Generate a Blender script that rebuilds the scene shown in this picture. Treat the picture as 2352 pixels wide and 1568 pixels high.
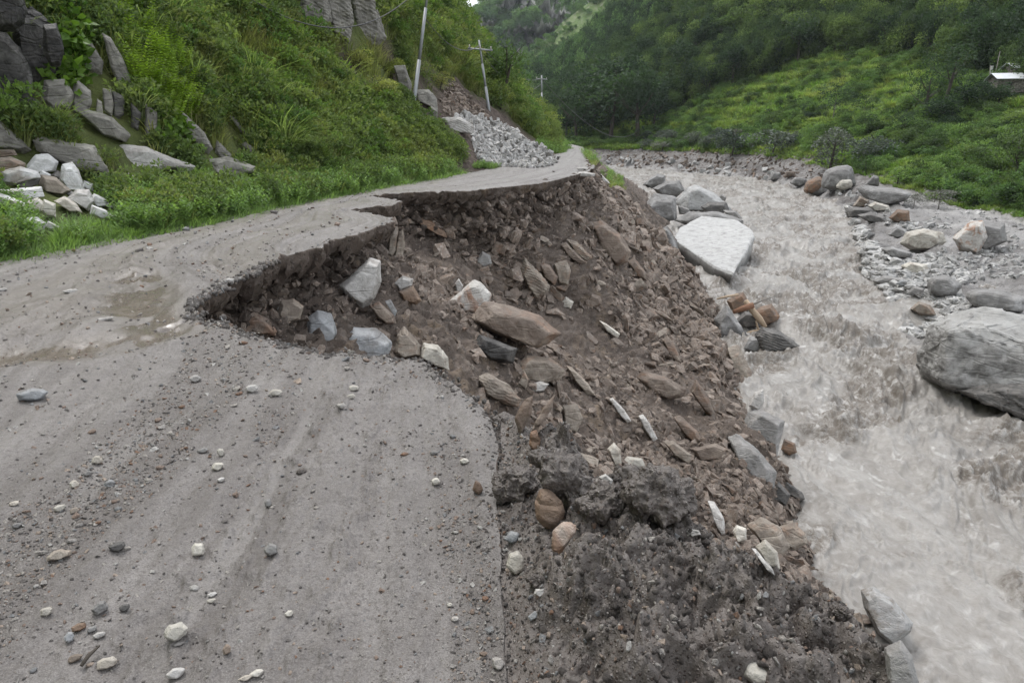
import bpy, bmesh, math, random
import numpy as np
from mathutils import Vector, Matrix, Euler

for _o in list(bpy.data.objects):
    bpy.data.objects.remove(_o)
SC = bpy.context.scene
COL = SC.collection
R = math.radians

# ------------------------------------------------------------------ camera
EYE = 1.65
PITCH = R(17.0)
cam_d = bpy.data.cameras.new('camera')
cam_d.sensor_width = 36.0
cam_d.lens = 692.0 / 1024.0 * 36.0
cam_d.clip_start = 0.05
cam_d.clip_end = 6000.0
cam = bpy.data.objects.new('camera', cam_d)
cam.location = (0, 0, EYE)
cam.rotation_euler = (R(90) - PITCH, 0, 0)
COL.objects.link(cam)
SC.camera = cam

# ------------------------------------------------------------------ sky, sun, exposure
world = bpy.data.worlds.new('World')
SC.world = world
world.use_nodes = True
wn, wl = world.node_tree.nodes, world.node_tree.links
wn.clear()
SUN_EL, SUN_ROT = R(62), R(-35)
sky = wn.new('ShaderNodeTexSky')
sky.sky_type = 'NISHITA'
sky.sun_disc = False
sky.sun_elevation = SUN_EL
sky.sun_rotation = SUN_ROT
sky.air_density = 1.6
sky.dust_density = 6.0
hsv = wn.new('ShaderNodeHueSaturation')
hsv.inputs['Saturation'].default_value = 0.28
wl.new(sky.outputs[0], hsv.inputs['Color'])
mx = wn.new('ShaderNodeMixRGB')
mx.inputs[0].default_value = 0.65
wl.new(hsv.outputs[0], mx.inputs[1])
mx.inputs[2].default_value = (8.0, 8.35, 8.9, 1)      # even cloud cover over the clear sky
bg = wn.new('ShaderNodeBackground')
bg.inputs[1].default_value = 0.11
wl.new(mx.outputs[0], bg.inputs[0])
wo = wn.new('ShaderNodeOutputWorld')
wl.new(bg.outputs[0], wo.inputs[0])

sun_d = bpy.data.lights.new('sun', 'SUN')
sun_d.energy = 0.9
sun_d.angle = R(22)
sun_d.color = (1.0, 0.97, 0.93)
sun = bpy.data.objects.new('sun', sun_d)
_sd = Vector((math.sin(SUN_ROT) * math.cos(SUN_EL), math.cos(SUN_ROT) * math.cos(SUN_EL), math.sin(SUN_EL)))
sun.rotation_euler = _sd.to_track_quat('Z', 'Y').to_euler()
sun.location = (0, 0, 40)
COL.objects.link(sun)

SC.view_settings.view_transform = 'Standard'
SC.view_settings.look = 'None'
SC.view_settings.exposure = 1.0
SC.view_settings.gamma = 1.0
SC.view_settings.use_curve_mapping = False
try:
    SC.cycles.max_bounces = 5
    SC.cycles.diffuse_bounces = 3
    SC.cycles.glossy_bounces = 2
    SC.cycles.transmission_bounces = 3
    SC.cycles.volume_bounces = 0
except Exception:
    pass

# ------------------------------------------------------------------ sight line helpers (photo measured at 2352 px wide)
CP, SP = math.cos(PITCH), math.sin(PITCH)
KPX = 2352.0 / 1024.0
V_RIGHT = Vector((1, 0, 0))
V_UP = Vector((0, SP, CP))
V_FWD = Vector((0, CP, -SP))
CAM = Vector((0, 0, EYE))


def sight(px, py):
    U = (px / KPX - 512) / 692.0
    V = (341 - py / KPX) / 692.0
    return V_FWD + V_RIGHT * U + V_UP * V          # depth 1 along the axis


def to_px(p):
    d = Vector(p) - CAM
    k = d.dot(V_FWD)
    return (512 + 692.0 * d.dot(V_RIGHT) / k) * KPX, (341 - 692.0 * d.dot(V_UP) / k) * KPX


def near(p, marks):
    x, y = to_px(p)
    return min(marks, key=lambda m: (m[1] - x) ** 2 + (m[2] - y) ** 2)[0]


def at_depth(px, py, depth):
    return CAM + sight(px, py) * depth


def at_z(px, py, z):
    d = sight(px, py)
    return CAM + d * ((z - EYE) / d.z)


def at_y(px, py, y):
    d = sight(px, py)
    return CAM + d * (y / d.y)


# ------------------------------------------------------------------ numpy noise
def _hash(ix, iy, iz, seed):
    h = (ix.astype(np.int64) * 374761393 + iy.astype(np.int64) * 668265263 + iz.astype(np.int64) * 2147483647 + seed * 974711) & 0xFFFFFFFF
    h = ((h ^ (h >> 13)) * 1274126177) & 0xFFFFFFFF
    h = ((h ^ (h >> 16)) * 2246822519) & 0xFFFFFFFF
    return (h ^ (h >> 15)) & 0xFFFFFFFF


def _h01(ix, iy, iz, seed):
    return _hash(ix, iy, iz, seed).astype(np.float64) / 4294967295.0


def vnoise2(x, y, seed=0):
    ix, iy = np.floor(x), np.floor(y)
    fx, fy = x - ix, y - iy
    sx, sy = fx * fx * fx * (fx * (fx * 6 - 15) + 10), fy * fy * fy * (fy * (fy * 6 - 15) + 10)
    z = np.zeros_like(ix)

    def g(dx, dy):
        a = _h01(ix + dx, iy + dy, z, seed) * 2 * math.pi
        return np.cos(a) * (fx - dx) + np.sin(a) * (fy - dy)
    a = g(0, 0) * (1 - sx) + g(1, 0) * sx
    b = g(0, 1) * (1 - sx) + g(1, 1) * sx
    return (a * (1 - sy) + b * sy) * 1.5


def fbm2(x, y, octv=4, seed=0, gain=0.5, lac=2.03):
    o, a = 0, 1.0
    for i in range(octv):
        o = o + a * vnoise2(x, y, seed + i * 17)
        x, y, a = x * lac + 3.1, y * lac - 1.7, a * gain
    return o


def vnoise3(x, y, z, seed=0):
    ix, iy, iz = np.floor(x), np.floor(y), np.floor(z)
    fx, fy, fz = x - ix, y - iy, z - iz
    sx, sy, sz = fx * fx * (3 - 2 * fx), fy * fy * (3 - 2 * fy), fz * fz * (3 - 2 * fz)
    o = 0
    for dx in (0, 1):
        wx = sx if dx else 1 - sx
        for dy in (0, 1):
            wy = sy if dy else 1 - sy
            for dz in (0, 1):
                wz = sz if dz else 1 - sz
                o = o + wx * wy * wz * _h01(ix + dx, iy + dy, iz + dz, seed)
    return o * 2 - 1


def fbm3(x, y, z, octv=4, seed=0, gain=0.5, lac=2.03):
    o, a = 0, 1.0
    for i in range(octv):
        o = o + a * vnoise3(x, y, z, seed + i * 13)
        x, y, z, a = x * lac + 1.3, y * lac + 4.7, z * lac - 2.2, a * gain
    return o


def worley3(x, y, z, seed=0):
    """distance to nearest cell point and a random value of that cell"""
    ix, iy, iz = np.floor(x), np.floor(y), np.floor(z)
    best = np.full(x.shape, 9.0)
    val = np.zeros(x.shape)
    for dx in (-1, 0, 1):
        for dy in (-1, 0, 1):
            for dz in (-1, 0, 1):
                cx, cy, cz = ix + dx, iy + dy, iz + dz
                px = cx + _h01(cx, cy, cz, seed)
                py = cy + _h01(cx, cy, cz, seed + 5)
                pz = cz + _h01(cx, cy, cz, seed + 9)
                d = (px - x) ** 2 + (py - y) ** 2 + (pz - z) ** 2
                m = d < best
                best = np.where(m, d, best)
                val = np.where(m, _h01(cx, cy, cz, seed + 21), val)
    return np.sqrt(best), val


def worley2(x, y, seed=0):
    ix, iy = np.floor(x), np.floor(y)
    z = np.zeros_like(ix)
    best = np.full(x.shape, 9.0)
    val = np.zeros(x.shape)
    for dx in (-1, 0, 1):
        for dy in (-1, 0, 1):
            cx, cy = ix + dx, iy + dy
            d = (cx + _h01(cx, cy, z, seed) - x) ** 2 + (cy + _h01(cx, cy, z, seed + 5) - y) ** 2
            m = d < best
            best = np.where(m, d, best)
            val = np.where(m, _h01(cx, cy, z, seed + 21), val)
    return np.sqrt(best), val


def sstep(a, b, x):
    t = np.clip((x - a) / (b - a), 0, 1)
    return t * t * (3 - 2 * t)


def poly_sdist(P, x, y):
    """signed distance to an open polyline, positive on its left side; also the nearest point"""
    P = np.asarray(P, float)
    best = np.full(x.shape, 1e18)
    sg = np.ones(x.shape)
    nx_, ny_ = np.zeros(x.shape), np.zeros(x.shape)
    for i in range(len(P) - 1):
        ax, ay = P[i]
        bx, by = P[i + 1]
        ex, ey = bx - ax, by - ay
        L2 = ex * ex + ey * ey + 1e-12
        t = np.clip(((x - ax) * ex + (y - ay) * ey) / L2, 0, 1)
        qx, qy = ax + t * ex, ay + t * ey
        d = (x - qx) ** 2 + (y - qy) ** 2
        c = ex * (y - ay) - ey * (x - ax)
        m = d < best
        best = np.where(m, d, best)
        sg = np.where(m, np.where(c >= 0, 1.0, -1.0), sg)
        nx_ = np.where(m, qx, nx_)
        ny_ = np.where(m, qy, ny_)
    return np.sqrt(best) * sg, nx_, ny_


def inside_poly(P, x, y):
    P = np.asarray(P, float)
    c = np.zeros(x.shape, bool)
    n = len(P)
    for i in range(n):
        x1, y1 = P[i]
        x2, y2 = P[(i + 1) % n]
        cond = ((y1 > y) != (y2 > y))
        with np.errstate(divide='ignore', invalid='ignore'):
            xi = (x2 - x1) * (y - y1) / (y2 - y1 + 1e-15) + x1
        c ^= cond & (x < xi)
    return c


def resample(P, step):
    P = np.asarray(P, float)
    seg = np.hypot(*np.diff(P, axis=0).T)
    s = np.concatenate([[0], np.cumsum(seg)])
    n = max(2, int(s[-1] / step))
    t = np.linspace(0, s[-1], n)
    return np.stack([np.interp(t, s, P[:, k]) for k in range(P.shape[1])], 1)


# ------------------------------------------------------------------ object helpers
def tag(o, label=None, cat=None, group=None, kind=None):
    if label: o['label'] = label
    if cat: o['category'] = cat
    if group: o['group'] = group
    if kind: o['kind'] = kind
    return o


def link(o, parent=None):
    COL.objects.link(o)
    if parent is not None:
        o.parent = parent
    return o


def np_mesh(name, co, faces, mats=(), smooth=True, attrs=None, mat_idx=None):
    co = np.asarray(co, np.float32)
    faces = np.asarray(faces, np.int32)
    me = bpy.data.meshes.new(name)
    me.vertices.add(len(co))
    me.vertices.foreach_set('co', co.ravel())
    nf, k = faces.shape
    me.loops.add(nf * k)
    me.loops.foreach_set('vertex_index', faces.ravel())
    me.polygons.add(nf)
    me.polygons.foreach_set('loop_start', np.arange(0, nf * k, k, dtype=np.int32))
    if mat_idx is not None:
        me.polygons.foreach_set('material_index', np.asarray(mat_idx, np.int32))
    me.polygons.foreach_set('use_smooth', np.full(nf, smooth, dtype=bool))
    for m in mats:
        me.materials.append(m)
    me.update(calc_edges=True)
    if attrs:
        for k_, v_ in attrs.items():
            a = me.attributes.new(k_, 'FLOAT', 'POINT')
            a.data.foreach_set('value', np.asarray(v_, np.float32).ravel())
    return me


def grid_faces(nr, nc, mask=None):
    i = np.arange(nr - 1)[:, None] * nc + np.arange(nc - 1)[None, :]
    f = np.stack([i, i + 1, i + nc + 1, i + nc], -1)
    if mask is not None:
        f = f[mask]
    return f.reshape(-1, 4)


def compact(co, faces, attrs=None):
    used = np.unique(faces)
    remap = np.full(len(co), -1, np.int64)
    remap[used] = np.arange(len(used))
    at = {k: np.asarray(v).ravel()[used] for k, v in attrs.items()} if attrs else None
    return co[used], remap[faces], at


def obj(name, me, parent=None, **kw):
    o = bpy.data.objects.new(name, me)
    link(o, parent)
    if kw: tag(o, **kw)
    return o


def grid_normals(Pg):
    du = np.gradient(Pg, axis=1)
    dv = np.gradient(Pg, axis=0)
    n = np.cross(du, dv)
    n /= (np.linalg.norm(n, axis=-1, keepdims=True) + 1e-12)
    return n


# ------------------------------------------------------------------ materials
class NT:
    def __init__(s, name):
        s.m = bpy.data.materials.new(name)
        s.m.use_nodes = True
        s.n, s.l = s.m.node_tree.nodes, s.m.node_tree.links
        s.n.clear()
        s.out = s.n.new('ShaderNodeOutputMaterial')
        s._tc = None

    def node(s, t, **kw):
        nd = s.n.new(t)
        for k, v in kw.items():
            setattr(nd, k, v)
        return nd

    def put(s, sock, v):
        if v is None: return
        if isinstance(v, bpy.types.NodeSocket): s.l.new(v, sock)
        elif isinstance(v, (tuple, list)) and len(v) == 3 and sock.type == 'RGBA': sock.default_value = (*v, 1)
        else: sock.default_value = v

    def pos(s, kind='Object'):
        if kind == 'World':
            return s.node('ShaderNodeNewGeometry').outputs['Position']
        if s._tc is None: s._tc = s.node('ShaderNodeTexCoord')
        return s._tc.outputs[kind]

    def mapping(s, vec, scale=(1, 1, 1), rot=(0, 0, 0), loc=(0, 0, 0)):
        m = s.node('ShaderNodeMapping')
        s.put(m.inputs[0], vec)
        m.inputs['Scale'].default_value = scale
        m.inputs['Rotation'].default_value = rot
        if isinstance(loc, bpy.types.NodeSocket): s.l.new(loc, m.inputs['Location'])
        else: m.inputs['Location'].default_value = loc
        return m.outputs[0]

    def noise(s, vec, scale, detail=4, rough=0.55, dist=0.0, col=False):
        n = s.node('ShaderNodeTexNoise')
        s.put(n.inputs['Vector'], vec)
        n.inputs['Scale'].default_value = scale
        n.inputs['Detail'].default_value = detail
        n.inputs['Roughness'].default_value = rough
        n.inputs['Distortion'].default_value = dist
        return n.outputs['Color' if col else 'Fac']

    def voro(s, vec, scale, out='Distance', feature='F1', rnd=1.0):
        n = s.node('ShaderNodeTexVoronoi')
        n.feature = feature
        s.put(n.inputs['Vector'], vec)
        n.inputs['Scale'].default_value = scale
        n.inputs['Randomness'].default_value = rnd
        return n.outputs[out]

    def ramp(s, fac, stops, interp='LINEAR'):
        r = s.node('ShaderNodeValToRGB')
        r.color_ramp.interpolation = interp
        el = r.color_ramp.elements
        while len(el) < len(stops): el.new(0.5)
        for e, (p, c) in zip(el, stops):
            e.position = p
            e.color = (c, c, c, 1) if isinstance(c, (int, float)) else (*c, 1)
        s.put(r.inputs[0], fac)
        return r.outputs[0]

    def mix(s, f, a, b, blend='MIX'):
        m = s.node('ShaderNodeMixRGB', blend_type=blend)
        s.put(m.inputs[0], f); s.put(m.inputs[1], a); s.put(m.inputs[2], b)
        return m.outputs[0]

    def math(s, op, a, b=None, c=None, clamp=False):
        m = s.node('ShaderNodeMath', operation=op, use_clamp=clamp)
        s.put(m.inputs[0], a); s.put(m.inputs[1], b)
        if c is not None: s.put(m.inputs[2], c)
        return m.outputs[0]

    def attr(s, name):
        return s.node('ShaderNodeAttribute', attribute_name=name).outputs['Fac']

    def rand(s):
        return s.node('ShaderNodeObjectInfo').outputs['Random']

    def normz(s):
        x = s.node('ShaderNodeSeparateXYZ')
        s.l.new(s.node('ShaderNodeNewGeometry').outputs['Normal'], x.inputs[0])
        return x.outputs[2]

    def bump(s, h, strength=0.5, dist=0.02, nrm=None):
        b = s.node('ShaderNodeBump')
        b.inputs['Strength'].default_value = strength
        b.inputs['Distance'].default_value = dist
        s.put(b.inputs['Height'], h)
        if nrm is not None: s.l.new(nrm, b.inputs['Normal'])
        return b.outputs[0]

    def principled(s, col, rough=0.8, nrm=None, spec=0.5, metal=0.0, coat=None):
        p = s.node('ShaderNodeBsdfPrincipled')
        s.put(p.inputs['Base Color'], col)
        s.put(p.inputs['Roughness'], rough)
        s.put(p.inputs['Specular IOR Level'], spec)
        p.inputs['Metallic'].default_value = metal
        if nrm is not None: s.l.new(nrm, p.inputs['Normal'])
        s.l.new(p.outputs[0], s.out.inputs[0])
        return p


def rock_mat(name, c1, c2, c3=None, mud=0.35, rust=0.0, strata=1.0, scale=1.0, rough=0.72, mudcol=(0.112, 0.092, 0.078), var=0.35, spec=0.35, wet=False):
    t = NT(name)
    pw = t.pos('Object')
    off = t.math('MULTIPLY', t.rand(), 37.0)
    cmb = t.node('ShaderNodeCombineXYZ')
    t.l.new(off, cmb.inputs[0]); t.l.new(off, cmb.inputs[1])
    p0 = t.mapping(pw, loc=cmb.outputs[0])
    st = t.mapping(p0, scale=(0.9 * scale, 1.4 * scale, 4.2 * scale), rot=(0.5, 0.35, 0.4))
    n1 = t.noise(st, 1.5, 7, 0.68, 1.1)
    n2 = t.noise(p0, 2.3 * scale, 5, 0.6)
    n3 = t.noise(p0, 19.0 * scale, 5, 0.65)
    base = t.mix(t.ramp(n1, [(0.38, 0.0), (0.62, 1.0)]), c1, c2)
    if c3: base = t.mix(t.ramp(n2, [(0.5, 0.0), (0.66, 1.0)]), base, c3)
    if rust:
        nr = t.noise(p0, 1.7 * scale, 4, 0.6, 0.8)
        base = t.mix(t.math('MULTIPLY', t.ramp(nr, [(0.52, 0.0), (0.64, 1.0)]), rust), base, (0.27, 0.115, 0.045))
    br = t.math('MULTIPLY_ADD', t.rand(), var, 1.0 - var * 0.5)
    fine = t.math('MULTIPLY_ADD', n3, 0.7, 0.65)
    g = t.math('MULTIPLY', br, fine)
    cc = t.node('ShaderNodeCombineXYZ')
    for i in range(3): t.l.new(g, cc.inputs[i])
    base = t.mix(1.0, base, cc.outputs[0], 'MULTIPLY')
    if mud:
        up = t.math('MULTIPLY_ADD', t.normz(), 0.55, 0.12)
        mk = t.math('ADD', up, t.math('MULTIPLY_ADD', t.noise(p0, 3.1 * scale, 6, 0.65), 1.7, -0.85))
        mk = t.math('MULTIPLY', t.ramp(mk, [(0.32, 0.0), (0.52, 1.0)]), mud)
        base = t.mix(mk, base, mudcol)
    if wet:                                    # darkened by spray just above the river
        sx = t.node('ShaderNodeSeparateXYZ'); t.l.new(t.pos('World'), sx.inputs[0])
        wl_ = t.math('ADD', sx.outputs[2], t.math('MULTIPLY_ADD', n2, 0.9, -0.45))
        wm = t.node('ShaderNodeMapRange'); wm.inputs[1].default_value = -7.75; wm.inputs[2].default_value = -7.15; wm.inputs[3].default_value = 0.42; wm.inputs[4].default_value = 1.0
        t.l.new(wl_, wm.inputs[0])
        wc = t.node('ShaderNodeCombineXYZ')
        for i in range(3): t.l.new(wm.outputs[0], wc.inputs[i])
        base = t.mix(1.0, base, wc.outputs[0], 'MULTIPLY')
    n4 = t.noise(p0, 6.5 * scale, 6, 0.7, 0.4)
    h = t.math('ADD', t.math('MULTIPLY', n1, 0.42 * strata), t.math('MULTIPLY', n4, 0.9))
    h = t.math('ADD', h, t.math('MULTIPLY', n3, 0.25))
    cr = t.voro(st, 1.1, 'Distance', 'DISTANCE_TO_EDGE')
    h = t.math('ADD', h, t.math('MULTIPLY', t.ramp(cr, [(0.0, 0.0), (0.06, 1.0)]), 0.35))
    nb = t.bump(h, 0.75, 0.04 / max(scale, 0.75))
    t.principled(base, rough, nb, spec)
    return t.m
# ================================================================== setting
RIVER_Z = -8.0

# ---- plan of the place (x right, y ahead), all metres
LIP = [(0.0, -30), (0.0, 0), (-.02, 1.76), (-.07, 2.8), (-.08, 3.46), (-.16, 3.9), (-.33, 4.26), (-.62, 4.84), (-1.2, 5.07),
       (-1.65, 5.24), (-2.07, 5.5), (-2.7, 5.95), (-3.06, 6.35), (-3.12, 7.3), (-3.16, 8.2), (-3.1, 9.4), (-2.75, 10.8), (-2.5, 11.8),
       (-2.28, 12.8), (-2.3, 13.5), (-2.9, 14.5), (-3.62, 15.35), (-3.2, 15.75), (-2.75, 16.3), (-2.72, 17.0), (-3.2, 17.9), (-3.85, 18.6), (-3.3, 18.9),
       (-2.75, 19.3), (-2.3, 19.8), (-1.9, 19.7), (-.93, 20.2), (-.2, 21.3), (0.6, 22.4), (1.5, 24.4), (2.5, 27.0), (3.1, 29.0), (3.7, 32), (4.6, 40),
       (5.4, 50), (6.2, 60), (7, 72), (7, 84), (2, 100), (-12, 116), (-40, 140)]
LIP = [tuple(p) for p in LIP]
BERM = [(1.35, -8), (1.3, 0), (1.2, 1.3), (1.06, 1.86), (.90, 2.17), (.73, 2.42), (.58, 2.67), (.40, 2.95), (.2, 3.4), (.0, 3.85), (-.2, 4.1)]
TOE = [(-9.2, -30), (-8.8, 0), (-8.0, 4.2), (-6.9, 8.4), (-5.8, 12.5), (-4.9, 17.2), (-3.4, 23), (-1.9, 28.5), (-.6, 32), (1.0, 40), (2.6, 48), (3.9, 56),
       (5.2, 66), (4.6, 74), (0, 84), (-10, 94), (-30, 106), (-80, 125)]

_lw = resample(LIP, 0.06)
_n = fbm2(_lw[:, 0] * 2.6, _lw[:, 1] * 2.6, 5, 5, 0.62)
_n2 = fbm2(_lw[:, 0] * 2.6 + 40, _lw[:, 1] * 2.6, 5, 6, 0.62)
_amp = (0.014 + 0.055 * sstep(3.7, 4.5, _lw[:, 1]) + 0.035 * sstep(5.5, 7.5, _lw[:, 1]))
LIPW = np.stack([_lw[:, 0] + _n * _amp, _lw[:, 1] + _n2 * _amp], 1)
_vis = (LIPW[:, 1] > -1) & (LIPW[:, 1] < 62)


# smooth version of the lip, a little inside the road, for the top of the broken slope
def smooth_curve(P, step, sig):
    Q = resample(P, step)
    k = int(sig / step * 3)
    w = np.exp(-0.5 * (np.arange(-k, k + 1) * step / sig) ** 2); w /= w.sum()
    return np.stack([np.convolve(np.pad(Q[:, i], k, mode='edge'), w, 'valid') for i in range(2)], 1)


LIPS = smooth_curve(LIP, 0.1, 0.55)

# ------------------------------------------------------------------ materials of the ground
def make_road_mats():
    t = NT('muddy_road')
    p = t.pos('Object')
    wet, grav = t.attr('wet'), t.attr('grav')
    big = t.noise(p, 0.55, 5, 0.6, 0.4)
    mid = t.noise(t.mapping(p, scale=(1.0, 0.45, 1)), 3.2, 6, 0.62, 0.5)
    fine = t.noise(p, 46, 5, 0.7)
    c = t.mix(t.ramp(big, [(0.35, 0.0), (0.68, 1.0)]), (0.150, 0.137, 0.130), (0.206, 0.191, 0.182))
    c = t.mix(t.ramp(mid, [(0.44, 0.0), (0.72, 1.0)]), c, (0.245, 0.228, 0.218))
    c = t.mix(t.math('MULTIPLY', t.ramp(mid, [(0.28, 1.0), (0.45, 0.0)]), 0.5), c, (0.10, 0.088, 0.080))
    c = t.mix(t.math('MULTIPLY', grav, 0.55), c, (0.118, 0.104, 0.096))
    # clear brown water soaking in the ruts
    c = t.mix(t.math('MULTIPLY', wet, 0.75), c, (0.165, 0.132, 0.102))
    # grit speckle: tiny pale and dark grains
    sp = t.voro(p, 95, 'Color')
    spx = t.node('ShaderNodeSeparateXYZ'); t.l.new(sp, spx.inputs[0])
    spd = t.voro(p, 95, 'Distance')
    dot = t.math('MULTIPLY', t.ramp(spd, [(0.22, 1.0), (0.40, 0.0)]), t.ramp(spx.outputs[0], [(0.70, 0.0), (0.74, 1.0)]))
    dot = t.math('MULTIPLY', dot, t.math('MULTIPLY_ADD', grav, 0.8, 0.15))
    dcol = t.mix(spx.outputs[1], (0.42, 0.38, 0.35), (0.07, 0.06, 0.056))
    c = t.mix(dot, c, dcol)
    sp2 = t.voro(p, 34, 'Color')
    s2 = t.node('ShaderNodeSeparateXYZ'); t.l.new(sp2, s2.inputs[0])
    dot2 = t.math('MULTIPLY', t.ramp(t.voro(p, 34, 'Distance'), [(0.20, 1.0), (0.34, 0.0)]), t.ramp(s2.outputs[0], [(0.78, 0.0), (0.80, 1.0)]))
    dot2 = t.math('MULTIPLY', dot2, grav)
    c = t.mix(dot2, c, t.mix(s2.outputs[1], (0.46, 0.42, 0.39), (0.12, 0.085, 0.065)))
    c = t.mix(t.math('MULTIPLY', t.ramp(fine, [(0.34, 1.0), (0.52, 0.0)]), 0.7), c, (0.070, 0.060, 0.054))
    blot = t.noise(p, 11.0, 7, 0.72, 0.5)
    bl2 = t.noise(p, 2.1, 6, 0.66, 0.6)
    c = t.mix(t.math('MULTIPLY', t.ramp(blot, [(0.34, 1.0), (0.52, 0.0)]), t.math('MULTIPLY_ADD', grav, 0.5, 0.25)), c, (0.088, 0.076, 0.068))
    c = t.mix(t.math('MULTIPLY', t.ramp(bl2, [(0.5, 0.0), (0.66, 1.0)]), 0.5), c, (0.125, 0.112, 0.105))
    micro = t.noise(p, 170, 3, 0.7)
    c = t.mix(t.ramp(micro, [(0.36, 0.65), (0.5, 0.0)]), c, (0.072, 0.063, 0.058))
    c = t.mix(t.ramp(micro, [(0.56, 0.0), (0.70, 0.55)]), c, (0.34, 0.32, 0.30))
    trk = t.attr('track')
    c = t.mix(t.math('MULTIPLY', t.ramp(trk, [(0.22, 1.0), (0.5, 0.0)]), 0.38), c, (0.095, 0.083, 0.076))
    c = t.mix(t.math('MULTIPLY', t.ramp(trk, [(0.55, 0.0), (0.8, 1.0)]), 0.35), c, (0.255, 0.240, 0.230))
    fine = t.math('ADD', fine, t.math('MULTIPLY', blot, 1.6))
    fine = t.math('ADD', fine, t.math('MULTIPLY', micro, 0.5))
    h = t.math('ADD', t.math('MULTIPLY', fine, 0.6), t.math('MULTIPLY', dot, 0.5))
    h = t.math('ADD', h, t.math('MULTIPLY', dot2, 1.0))
    h = t.math('ADD', h, t.math('MULTIPLY', mid, 1.2))
    dry = t.math('SUBTRACT', 1.0, wet, clamp=True)
    nb = t.node('ShaderNodeBump')
    t.put(nb.inputs['Strength'], t.math('MULTIPLY_ADD', dry, 0.75, 0.1))
    nb.inputs['Distance'].default_value = 0.016
    t.put(nb.inputs['Height'], h)
    rg = t.math('MULTIPLY_ADD', t.noise(p, 1.3, 4), -0.32, 0.74)
    rg = t.math('SUBTRACT', rg, t.math('MULTIPLY', wet, 0.42))
    t.principled(c, rg, nb.outputs[0], 0.5)
    return t.m


def make_soil_mat(name='broken_soil', c1=(0.074, 0.057, 0.047), c2=(0.124, 0.098, 0.081), c3=(0.168, 0.145, 0.128), rough=0.85, yellow=0.6, grit=16.0, bd=0.05):
    t = NT(name)
    p = t.pos('Object')
    a = t.noise(p, 0.7, 6, 0.62, 0.7)
    b = t.noise(p, 5.0, 6, 0.65, 0.3)
    f = t.noise(p, 28.0, 5, 0.7)
    c = t.mix(t.ramp(a, [(0.36, 0.0), (0.62, 1.0)]), c1, c2)
    c = t.mix(t.math('MULTIPLY', t.ramp(b, [(0.5, 0.0), (0.72, 1.0)]), 0.8), c, c3)
    if yellow:
        y = t.noise(p, 0.9, 4, 0.6, 1.0)
        c = t.mix(t.math('MULTIPLY', t.ramp(y, [(0.56, 0.0), (0.68, 1.0)]), yellow), c, (0.190, 0.142, 0.098))
    vd = t.voro(p, grit, 'Color')
    vx = t.node('ShaderNodeSeparateXYZ'); t.l.new(vd, vx.inputs[0])
    dot = t.math('MULTIPLY', t.ramp(t.voro(p, grit, 'Distance'), [(0.22, 1.0), (0.42, 0.0)]), t.ramp(vx.outputs[0], [(0.66, 0.0), (0.7, 1.0)]))
    c = t.mix(t.math('MULTIPLY', dot, 0.7), c, t.mix(vx.outputs[1], (0.24, 0.205, 0.18), (0.055, 0.045, 0.04)))
    c = t.mix(t.math('MULTIPLY', t.ramp(f, [(0.3, 1.0), (0.48, 0.0)]), 0.6), c, (0.035, 0.028, 0.024))
    h = t.math('ADD', t.math('MULTIPLY', b, 1.0), t.math('MULTIPLY', f, 0.5))
    h = t.math('ADD', h, t.math('MULTIPLY', dot, 0.5))
    t.principled(c, rough, t.bump(h, 0.9, bd), 0.3)
    return t.m


def make_berm_mat():
    t = NT('wet_mud')
    p = t.pos('Object')
    a = t.noise(p, 2.0, 6, 0.62, 0.7)
    f = t.noise(p, 60.0, 5, 0.7)
    b = t.noise(p, 17.0, 5, 0.65)
    c = t.mix(t.ramp(a, [(0.36, 0.0), (0.62, 1.0)]), (0.070, 0.058, 0.051), (0.135, 0.116, 0.104))
    c = t.mix(t.math('MULTIPLY', t.ramp(b, [(0.5, 0.0), (0.72, 1.0)]), 0.6), c, (0.160, 0.145, 0.135))
    vd = t.voro(p, 85, 'Color')
    vx = t.node('ShaderNodeSeparateXYZ'); t.l.new(vd, vx.inputs[0])
    dot = t.math('MULTIPLY', t.ramp(t.voro(p, 85, 'Distance'), [(0.25, 1.0), (0.45, 0.0)]), t.ramp(vx.outputs[0], [(0.55, 0.0), (0.6, 1.0)]))
    c = t.mix(t.math('MULTIPLY', dot, 0.8), c, t.mix(t.ramp(vx.outputs[1], [(0.4, 0.0), (0.9, 1.0)]), (0.09, 0.062, 0.05), (0.33, 0.30, 0.28)))
    h = t.math('ADD', t.math('MULTIPLY', b, 1.2), t.math('MULTIPLY', f, 0.6))
    h = t.math('ADD', h, t.math('MULTIPLY', dot, 0.5))
    t.principled(c, t.math('MULTIPLY_ADD', b, 0.5, 0.22), t.bump(h, 0.9, 0.014), 0.55)
    return t.m


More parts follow.
